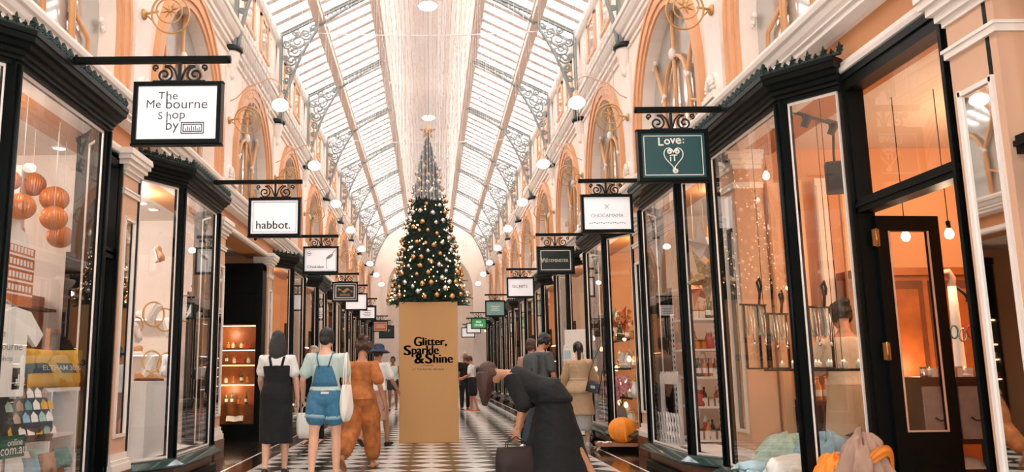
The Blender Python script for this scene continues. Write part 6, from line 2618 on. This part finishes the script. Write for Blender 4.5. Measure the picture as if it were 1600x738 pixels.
# dresser with drawers and its mirror frame
d0 = at_y(1436, 590, 6.35)
d1 = at_y(1552, 590, 6.35)
t = empty('dresser', ((d0.x + d1.x) / 2, 6.6, 0), 0, 'dark wooden dresser with grey-washed drawers inside the open doorway', 'dresser')
w2 = (d1.x - d0.x) / 2
zt = d0.z
mb = MB().box(-w2, -.25, zt - .04, w2, .25, zt)
mb.box(-w2 + .03, -.22, .62, w2 - .03, .22, zt - .04)
for x in (-w2 + .03, w2 - .09):
    for y in (-.22, .16):
        mb.box(x, y, 0, x + .06, y + .06, .62)
mb.box(-w2 + .03, -.2, .12, w2 - .03, .2, .16).box(-w2 + .03, -.2, .40, w2 - .03, .2, .43)
mb.build('dresser_body', 'dark_wood', t)
for x in (-w2 * .48, w2 * .48):
    dr = MB().box(x - w2 * .42, -.235, .66, x + w2 * .42, -.22, zt - .07).build('drawer', 'grey_wash', t)
    mb = MB().tube([(x - .04, -.235, .82), (x - .03, -.265, .80), (x + .03, -.265, .80), (x + .04, -.235, .82)], .007, 6)
    mb.build('drawer_pull', 'dark_iron', dr)
for z, lb, m_ in ((.165, 'folded pale cloth on the lowest board of the dresser', 'off_white'), (.435, 'folded silvery cloth on the upper board of the dresser', 'pleat_grey')):
    o = MB().rings([[V((x, -.16 + .30 * j / 8, z + .10 * (1 - abs(2 * i / 7 - 1) ** 3) * (.8 + .2 * sin(j)) * (1 - abs(j / 4 - 1) ** 4))) for j in range(9)] for i, x in enumerate([-.2 + .4 * i / 7 for i in range(8)])], False, False).build('folded_cloth', m_, None, loc=(t.location.x + .05, 6.56, 0), recalc=False)
    tag(o, lb, 'cloth')
DX, DZ = t.location.x, zt
# cabinet / wardrobe farther back and a swan-necked stand on the dresser
t = empty('wardrobe', (DX + .62, 7.85, 0), 0, 'reddish glazed wooden wardrobe at the back behind the dresser', 'wardrobe')
MB().box(-.55, -.2, 0, .55, .2, 2.05).box(-.60, -.24, 2.05, .60, .24, 2.12).box(-.58, -.22, 0, .58, .22, .12).build('wardrobe_body', 'orange_wood', t)
for x in (-.27, .27):
    dd_ = MB().box(x - .24, -.22, .18, x + .24, -.20, 2.0).build('door', 'red_wood', t)
    MB().box(x - .19, -.224, 1.05, x + .19, -.220, 1.92).box(x - .19, -.224, .26, x + .19, -.220, .95).build('door_panel', 'orange_wood', dd_)
    MB().ell((x + (.2 if x < 0 else -.2), -.235, 1.0), .014, .014, .014, 8, 6).build('knob', 'brass', dd_)
b = at_y(1503, 590, 6.5)
t = empty('swan_stand', (b.x, 6.5, DZ), 0, 'tall pale carved stand with a bird head hung with beads, on the dresser', 'jewellery stand')
hh2 = at_y(1512, 425, 6.5).z - DZ
MB().lathe([(.001, 0), (.09, 0), (.09, .02), (.04, .05), (.035, hh2 * .5), (.03, hh2 * .86), (.001, hh2 * .88)], 14).build('stand_post', 'off_white', t)
MB().limb([(0, 0, hh2 * .86), (.01, 0, hh2 * .94), (-.02, 0, hh2), (-.07, 0, hh2 * .99), (-.10, 0, hh2 * .96)], [.03, .026, .03, .022, .006], 10).build('bird_head', 'taupe', t)
mb = MB().tube([(.03, 0, hh2 * .86), (.10, 0, hh2 * .78), (.16, 0, hh2 * .60), (.19, 0, hh2 * .2), (.19, 0, 0)], .012, 7).tube([(.10, 0, hh2 * .72), (.34, 0, hh2 * .70)], .01, 6)
mb.build('side_rail', 'dark_iron', t)
for q in range(5):
    x = -.06 + .06 * q
    MB().torus((x, -.06 - .01 * q, hh2 * (.42 - .03 * (q % 2))), (0, 1, .1), .05, .007, 20, 6, sx=.6).build('bead_string', ['teal_cloth', 'silver', 'red_paint', 'brass', 'silver'][q], t)
for q in range(9):
    goods(['jar', 'candle', 'box'][q % 3], V((DX - w2 + .1 + (2 * w2 - .2) * q / 8, 6.45, DZ)), ['silver', 'jar_glass', 'off_white'][q % 3], ['silver jar among the wares on the dresser top', 'small lit candle among the wares on the dresser top', 'ribboned white box among the wares on the dresser top'][q % 3], ['jars on the dresser', 'candles on the dresser', 'boxes on the dresser'][q % 3], .8)
# counter and shelves behind the assistant
t = empty('shop_counter', (3.80, 7.88, 0), 0, 'dark counter behind the shop assistant', 'counter')
MB().box(-.28, -.22, 0, .28, .25, .86).build('counter_body', 'dark_wood', t)
MB().box(-.30, -.25, .86, .30, .27, .90).build('counter_top', 'red_wood', t)
for q in range(6):
    goods('bottle', V((3.56 + .075 * q, 7.82, .90)), 'amber', 'amber bottle on the counter behind the assistant', 'bottles on the jewellery shop counter', 1.1)
c = at_y(1395, 570, 7.2)
o = empty('price_rack', (4.02, 7.80, 1.04), 0, 'white pegged rack of small silver goods behind the assistant', 'rack')
MB().box(-.09, -.01, -.12, .09, .01, .26).box(-.09, -.05, -.14, .09, .05, -.12).build('rack_board', 'white_paint', o)
for q in range(6):
    MB().box(-.06 + .05 * (q % 3), -.018, .02 + .10 * (q // 3), -.03 + .05 * (q % 3), -.01, .08 + .10 * (q // 3)).build('card', 'silver', o)
# white notice on the glass
c = at_x(1139, 333, 2.835)
o = MB().box(-.002, -.085, -.15, .002, .085, .15).build('paper_notice', 'poster_paper', None, loc=c)
tag(o, 'blank white paper notice inside the corner of the jewellery shop window', 'notice')
# the assistant
g = at_y(1332, 660, 7.25)
p13 = Figure('shop assistant with a black bun, cream top and long beige skirt, behind the glass', (g.x, 7.25, .0), radians(-18), 1.74, skin='skin_tan', voxel=.009, arms=((14, 14, 20), (30, 14, 50)), head=(20, 8))
p13.top('cardigan', 'top', lo=.06, sleeve=.95, g=.025)
p13.skirt('cloth_beige', 'long_skirt', top=.14, hem=.16, w0=.02, w1=.24, d1=.20, pleats=9, amp=.08)
p13.hair('hair_black', 'bun')
p13.shoes('shoe_black')

# --- R2: star lanterns, scalloped fences, white shelves with jars


def star_lantern(px_, py_, X, R, m, label, rot=0, n=5):
    c = at_x(px_, py_, X)
    t = empty('star_lantern', c, radians(30), label, 'star lantern', 'paper star lanterns in the toy shop window')
    mb = MB()
    out = []
    for q in range(2 * n):
        a = pi / 2 + q * pi / n + rot
        r = R if q % 2 == 0 else R * .38
        out.append(V((r * cos(a), 0, r * sin(a))))
    d = R * .30
    vs = out + [V((0, -d, 0)), V((0, d, 0))]
    mb.add(vs, [(i, (i + 1) % (2 * n), 2 * n) for i in range(2 * n)] + [((i + 1) % (2 * n), i, 2 * n + 1) for i in range(2 * n)])
    mb.build('star', m, t)
    MB().tube([(0, 0, R * .9), (0, 0, 3.40 - c.z)], .003, 4).build('cord', 'wire_white', t)


star_lantern(1097, 384, 3.12, .30, 'off_white', 'white paper star lantern, highest of the hanging stars', .15)
star_lantern(1104, 432, 3.02, .34, 'leopard', 'leopard-spotted paper star lantern pointing down', pi / 5)
star_lantern(1088, 452, 3.25, .25, 'copper_paper', 'orange paper star lantern, lowest of the hanging stars', .4)
star_lantern(1112, 388, 3.62, .30, 'orange_cloth', 'bright orange paper star lantern close to the jewellery shop post', .2)


def scallop_fence(px0, px1, py_, X, label, rows=3):
    a, b = at_x(px0, py_, X), at_x(px1, py_, X)
    L = abs(b.y - a.y)
    t = empty('scallop_fence', (X, (a.y + b.y) / 2, .30), 0, label, 'fence', 'white scalloped fences in the toy shop window')
    n = max(2, int(L / .11))
    w = L / n
    for r in range(rows):
        for q in range(n - (r % 2)):
            y = -L / 2 + w * (q + .5 + .5 * (r % 2))
            z = .11 * r
            arc = [(.012 * r, y - w * .46, z)] + [(.012 * r, y - w * .46 * cos(k_ * pi / 10), z + .05 + .085 * sin(k_ * pi / 10)) for k_ in range(11)] + [(.012 * r, y + w * .46, z)]
            MB().tube(arc, .009, 6).build('scallop', 'white_gloss', t)
    MB().box(-.015, -L / 2, 0, .045, L / 2, .02).build('base_rail', 'white_gloss', t)


scallop_fence(1024, 1062, 660, 2.90, 'white three-tiered scalloped fence along the sill of the toy shop window')
scallop_fence(1032, 1060, 640, 2.99, 'second white scalloped fence, behind the one on the sill')
for px0, px1, py_, X, lb in ((1034, 1062, 600, 3.03, 'low white picket strip standing at mid height in the toy shop window'),):
    a, b = at_x(px0, py_, X), at_x(px1, py_, X)
    L = abs(b.y - a.y)
    t = empty('picket_strip', (X, (a.y + b.y) / 2, a.z), 0, lb, 'fence')
    mb = MB().box(-.01, -L / 2, .03, .01, L / 2, .05).box(-.01, -L / 2, .09, .01, L / 2, .105)
    for q in range(12):
        y = -L / 2 + L * (q + .5) / 12
        mb.prism([(y - .02, 0), (y + .02, 0), (y + .02, .13), (y, .16), (y - .02, .13)], -.016, -.008, M=Matrix(((0, 0, 1, 0), (1, 0, 0, 0), (0, 1, 0, 0), (0, 0, 0, 1))))
    mb.build('pickets', 'white_paint', t)
    MB().box(-.02, -L / 2, -(a.z - .30), .02, -L / 2 + .04, .12).box(-.02, L / 2 - .04, -(a.z - .30), .02, L / 2, .12).build('legs', 'white_paint', t)
# white metal shelf unit with a perforated upright
t = empty('shelf_unit', (3.66, PK[1] + 2.45, .30), 0, 'white metal shelf unit with slotted uprights crowded with jars', 'shelf unit')
SHZ = (.02, .42, .78, 1.12, 1.50)
for z in SHZ:
    MB().box(-.46, -.42, z, .55, .28, z + .025).build('shelf_board', 'shelf_metal', t)
for x, y in ((-.46, -.42), (-.46, .26), (-.12, -.425), (.53, -.42), (.53, .26)):
    u_ = MB().box(x, y, 0, x + .04, y + .035, 1.62).build('upright', 'shelf_metal', t)
    mb = MB()
    for q in range(22):
        mb.box(x + .013, y - .002, .06 + .07 * q, x + .027, y, .095 + .07 * q).box(x - .002, y + .010, .06 + .07 * q, x, y + .024, .095 + .07 * q)
    mb.build('slots', 'charcoal', u_)
r_ = random.Random(33)
for z in SHZ:
    for q in range(12):
        for row in (0, 1):
            kd, m_ = r_.choice((('jar', 'amber'), ('jar', 'amber'), ('bottle', 'amber'), ('figurine', 'red_paint'), ('bottle', 'bottle_green'), ('box', 'off_white')) if z < 1.3 else (('bottle', 'amber'), ('jar', 'jar_glass'), ('bottle', 'bottle_green')))
            nm = {'jar': 'jar', 'bottle': 'bottle', 'figurine': 'red figurine with a white cap', 'box': 'ribboned white box'}[kd]
            col_ = {'amber': 'amber ', 'bottle_green': 'green ', 'jar_glass': 'clear '}.get(m_, '')
            goods(kd, V((3.66 - .40 + .078 * q + .02 * row, PK[1] + 2.45 - .34 + .15 * row, .30 + z + .026)), m_, f'{col_}{nm} on the white slotted shelf unit', f'{col_}{kd} wares on the white shelf unit', 1.15)
t = goods('figurine', at_x(1097, 598, 3.02), 'red_paint', 'largest red figurine with a white cap, on the middle of the white shelf unit', 'figurine before the shelf unit', 1.3)
t.location = (3.42, PK[1] + 2.45 - .28, .30 + .78 + .026)



point((3.2, PK[2] + 1.9, 2.5), 16, LW, .05)  # this lamp and the next are added to make the gift window glow
point((3.3, PK[2] + 1.5, .95), 5, LW, .05)
# --- R3: warm window full of lights, vases and flowers
PR = PK[2]
for i, z in enumerate((.30, .78, 1.22, 1.66)):
    if i:
        t = empty('window_shelf', (3.30, PR + 1.55, z), 0, ['', 'lowest', 'middle', 'topmost'][i] + ' glass shelf in the brightly lit gift window beyond the white fences', 'shelf', 'glass shelves in the lit gift window')
        MB().box(-.30, -1.05, -.018, .40, .85, 0).build('shelf_board', 'shelf_glass', t)
        MB().box(-.305, -1.06, -.03, -.295, .86, .004).build('shelf_edge', 'dark_iron', t)
        for y in (-1.0, .80):
            MB().box(.36, y, -.40, .39, y + .03, .0).build('upright', 'dark_iron', t)
    for q in range(16):
        kd, m_ = r_.choice((('candle', 'amber'), ('candle', 'jar_glass'), ('vase', 'off_white'), ('bottle', 'amber'), ('ornament', 'bauble_gold'), ('jar', 'amber'), ('figurine', 'off_white')))
        y = PR + .6 + 1.8 * q / 15
        x = 3.08 + .14 * (q % 3)
        zz_ = z + (.05 if kd == 'ornament' else 0)
        goods(kd, V((x, y, zz_)), m_, {'candle': ('amber' if m_ == 'amber' else 'clear') + ' glass candle burning in the bright gift window', 'vase': 'white vase in the bright gift window', 'bottle': 'amber bottle in the bright gift window', 'ornament': 'gold ball ornament in the bright gift window', 'jar': 'amber jar in the bright gift window', 'figurine': 'white capped figurine in the bright gift window'}[kd] , m_.replace('_', ' ') + f' {kd} wares in the bright gift window', 1.25 if kd != 'vase' else .8)
for q, (px_, py_) in enumerate(((927, 528), (931, 576), (929, 615), (951, 530), (963, 575), (968, 628), (978, 632), (953, 628), (940, 545), (983, 560))):
    c = at_x(px_, py_, 3.0 + .04 * (q % 3))
    goods('bulb', c, 'glow_warm', 'glowing bare bulb hanging in the bright gift window', 'bulbs in the bright gift window', 1.0)
# tall vase with pink orchids, and golden blossom branches
c = at_x(972, 655, 3.02)
t = empty('orchid_vase', (c.x, c.y, .31), 0, 'grey vase of large pink orchids near the pilaster of the gift window', 'flower vase')
MB().lathe([(.001, 0), (.06, 0), (.085, .10), (.075, .22), (.05, .29), (.055, .31), (.045, .31)], 18).build('vase', 'grey_wash', t)
r_ = random.Random(8)


def blossom(mb, c, r, n=5):
    ax = V((r_.uniform(-1, .0), r_.uniform(-1, -.2), r_.uniform(-.3, .6))).normalized()
    u = ax.orthogonal().normalized()
    w = ax.cross(u)
    for q in range(n):
        a = 2 * pi * q / n
        d = u * cos(a) + w * sin(a)
        e = ax.cross(d)
        mb.add([c, c + d * r * .5 + e * r * .38 + ax * r * .12, c + d * r + ax * r * .02, c + d * r * .5 - e * r * .38 + ax * r * .12], [(0, 1, 2, 3)], True)
    mb.ell(c + ax * .01, r * .16, r * .16, r * .16, 6, 5)


mb, ms = MB(), MB()
for q in range(5):
    a = q * 1.3
    tip = V((.16 * cos(a) - .05, .2 * sin(a) - .05, .62 + .10 * sin(q * 2)))
    ms.tube([(0, 0, .28), (tip.x * .4, tip.y * .4, .55), tip], .006, 5)
    for j in range(4):
        tt = .55 + .15 * j
        blossom(mb, V((tip.x * tt, tip.y * tt, .28 + (tip.z - .28) * tt + .03)), .075)
ms.build('stems', 'leaf_green', t)
mb.build('orchid_flowers', 'pink_petal', t, recalc=False)
c = at_x(968, 500, 3.05)
t = empty('blossom_spray', (c.x, c.y, 1.665), 0, 'golden branch arrangement on the top shelf of the gift window', 'flower vase')
MB().lathe([(.001, 0), (.05, 0), (.06, .09), (.04, .17), (.045, .18)], 16).build('vase', 'bottle_green', t)
mb, ms = MB(), MB()
for q in range(16):
    a = q * 2.4
    R = .10 + .012 * q
    tip = V((R * cos(a), R * 1.4 * sin(a), .30 + .03 * (q % 6)))
    ms.tube([(0, 0, .16), (tip.x * .5, tip.y * .5, .28), tip], .004, 4)
    for j in range(2):
        blossom(mb, tip * (1 - .2 * j), .045)
ms.build('branches', 'bark', t)
mb.build('blossoms', 'amber', t, recalc=False)
for i, (px_, py_, m_, lb, hh3) in enumerate(((955, 440, 'bottle_green', 'tall green elf-like figure on the upper shelf of the gift window', .5), (972, 450, 'red_paint', 'tall orange-red elf-like figure on the upper shelf of the gift window', .46), (962, 455, 'off_white', 'pale elf-like figure between the green and the orange-red ones', .4))):
    c = at_x(px_, py_, 3.12)
    t = empty('elf_figure', (c.x, c.y, 1.68 + .25), 0, lb, 'figurine')
    MB().lathe([(.001, -.25), (.07, -.25), (.05, -.05), (.045, .02), (.03, .05), (.001, .06)], 14).build('robe', m_, t)
    MB().ell((0, 0, .09), .04, .04, .045, 12, 8).build('head', 'pink_wall', t)
    MB().limb([(0, 0, .11), (.01, 0, .2), (.05, 0, hh3 * .6)], [.046, .03, .006], 10).build('pointed_hat', m_, t)
    for sg in (-1, 1):
        MB().limb([(sg * .04, 0, .0), (sg * .07, -.01, -.07), (sg * .05, -.05, -.12)], [.016, .015, .012], 7).build('arm', m_, t)
c = at_x(928, 406, 3.0)  # reflection of an exit sign in the glass, built as a solid board
t = empty('exit_reflection', c, radians(-62), 'small green and white exit sign reflection high in the gift window glass', 'sign')
wd_ = 26 * 3.0 / 257
MB().box(-wd_ / 2, -.012, -.055, wd_ / 2, .012, .055).build('reflection_board', 'sign_dark_green', t)
letters(t, 'off_white', [('EXIT', .0, 0, wd_ * .7, .06, dict(ext=.004, bold=.02))], -.014)
MB().tube([(-.06, 0, .055), (-.06, 0, 3.40 - c.z)], .004, 5).tube([(.06, 0, .055), (.06, 0, 3.40 - c.z)], .004, 5).build('hanging_rods', 'silver', t)

# --- card rack beside the coat woman
c = ground(878, 672)
t = empty('card_rack', (2.72, 15.3, 0), radians(-40), 'white rack of pale blue and white cards in front of the doorway behind the pram', 'rack')
MB().box(-.30, 0, 0, .30, .03, 1.62).box(-.32, -.16, 0, .32, .18, .06).build('rack_frame', 'white_paint', t)
for rr in range(5):
    MB().box(-.29, -.05, .45 + .23 * rr, .29, 0, .47 + .23 * rr).build('ledge', 'white_paint', t)
    for q in range(4):
        MB().box(-.26 + .135 * q, -.03, .475 + .23 * rr, -.15 + .135 * q, -.015, .64 + .23 * rr).build('greeting_card', ['card_blue', 'poster_paper', 'mint_cloth', 'off_white'][(q + rr) % 4], t)
MB().box(-.26, -.004, 1.66, .26, .02, 1.94).box(-.28, -.01, 1.62, .28, .025, 1.66).build('header_board', 'off_white', t)

# --- windows farther along: a lit shelf with wares in each
names = {3: 'fourth', 4: 'fifth', 5: 'sixth', 6: 'seventh', 7: 'eighth', 8: 'ninth'}
for s in (-1, 1):
    for k in range(3, 9):
        if (s, k) == (-1, 3):
            continue
        side = 'left' if s < 0 else 'right'
        Pk = PK[k]
        t = empty('display_shelf', (s * 3.35, Pk + 1.7, .30), 0, f'dark wooden display shelves in the {names[k]} shop window along the {side} side', 'shelves', 'display shelves in the farther shop windows')
        mb = MB().box(-.16, -.7, 0, .16, -.66, 1.5).box(-.16, .66, 0, .16, .7, 1.5)
        mb.build('sides', 'red_wood', t)
        for z in (.0, .4, .8, 1.2):
            MB().box(-.16, -.66, z, .16, .66, z + .03).build('shelf_board', 'red_wood', t)
            MB().box(-.01 - s * .15, -.64, z + .31, .01 - s * .15, .64, z + .325).build('light_strip', 'light_strip' if (k + (s > 0)) % 2 else 'cool_strip', t)
        for z in (.03, .43, .83):
            for q in range(5):
                kd, m_ = r_.choice((('vase', 'off_white'), ('candle', 'amber'), ('box', 'red_paint'), ('jar', 'amber'), ('bottle', 'bottle_green'), ('box', 'off_white')))
                cn = m_.replace('_', ' ')
                goods(kd, V((s * 3.30, Pk + 1.2 + .24 * q, .30 + z)), m_, f'{cn} {kd} on the display shelves in the farther shop windows', f'{cn} {kd} wares in the farther windows', 1.0 if kd == 'vase' else 1.6)
# shop bulbs glimpsed in the left windows
for i, (px_, py_, X, lb) in enumerate(((455, 450, -3.2, 'bare bulb glowing at the top of the warm window after the food cabinet'), (492, 471, -3.3, 'bare bulb glowing in the window below the sign with the gold swirl'), (1197, 273, 3.3, 'bare bulb glowing behind the upper glass of the jewellery shop'), (801, 503, 3.0, 'tiny bulb glowing in the far window under the sign with pale grey capitals'), (758, 517, 2.6, 'tiny bulb glowing in the far window under the pale teal sign'))):
    c = at_x(px_, py_, X)
    t = empty('hanging_bulb', c, 0, lb, 'bulb')
    MB().lathe([(.001, -.055), (.022, -.045), (.034, -.02), (.028, .005), (.013, .03), (.012, .04)], 12).build('glass_bulb', 'glow_warm', t)
    MB().lathe([(.014, .035), (.015, .075), (.004, .08), (.003, max(.1, 3.40 - c.z))], 8).build('bulb_cap', 'brass', t)
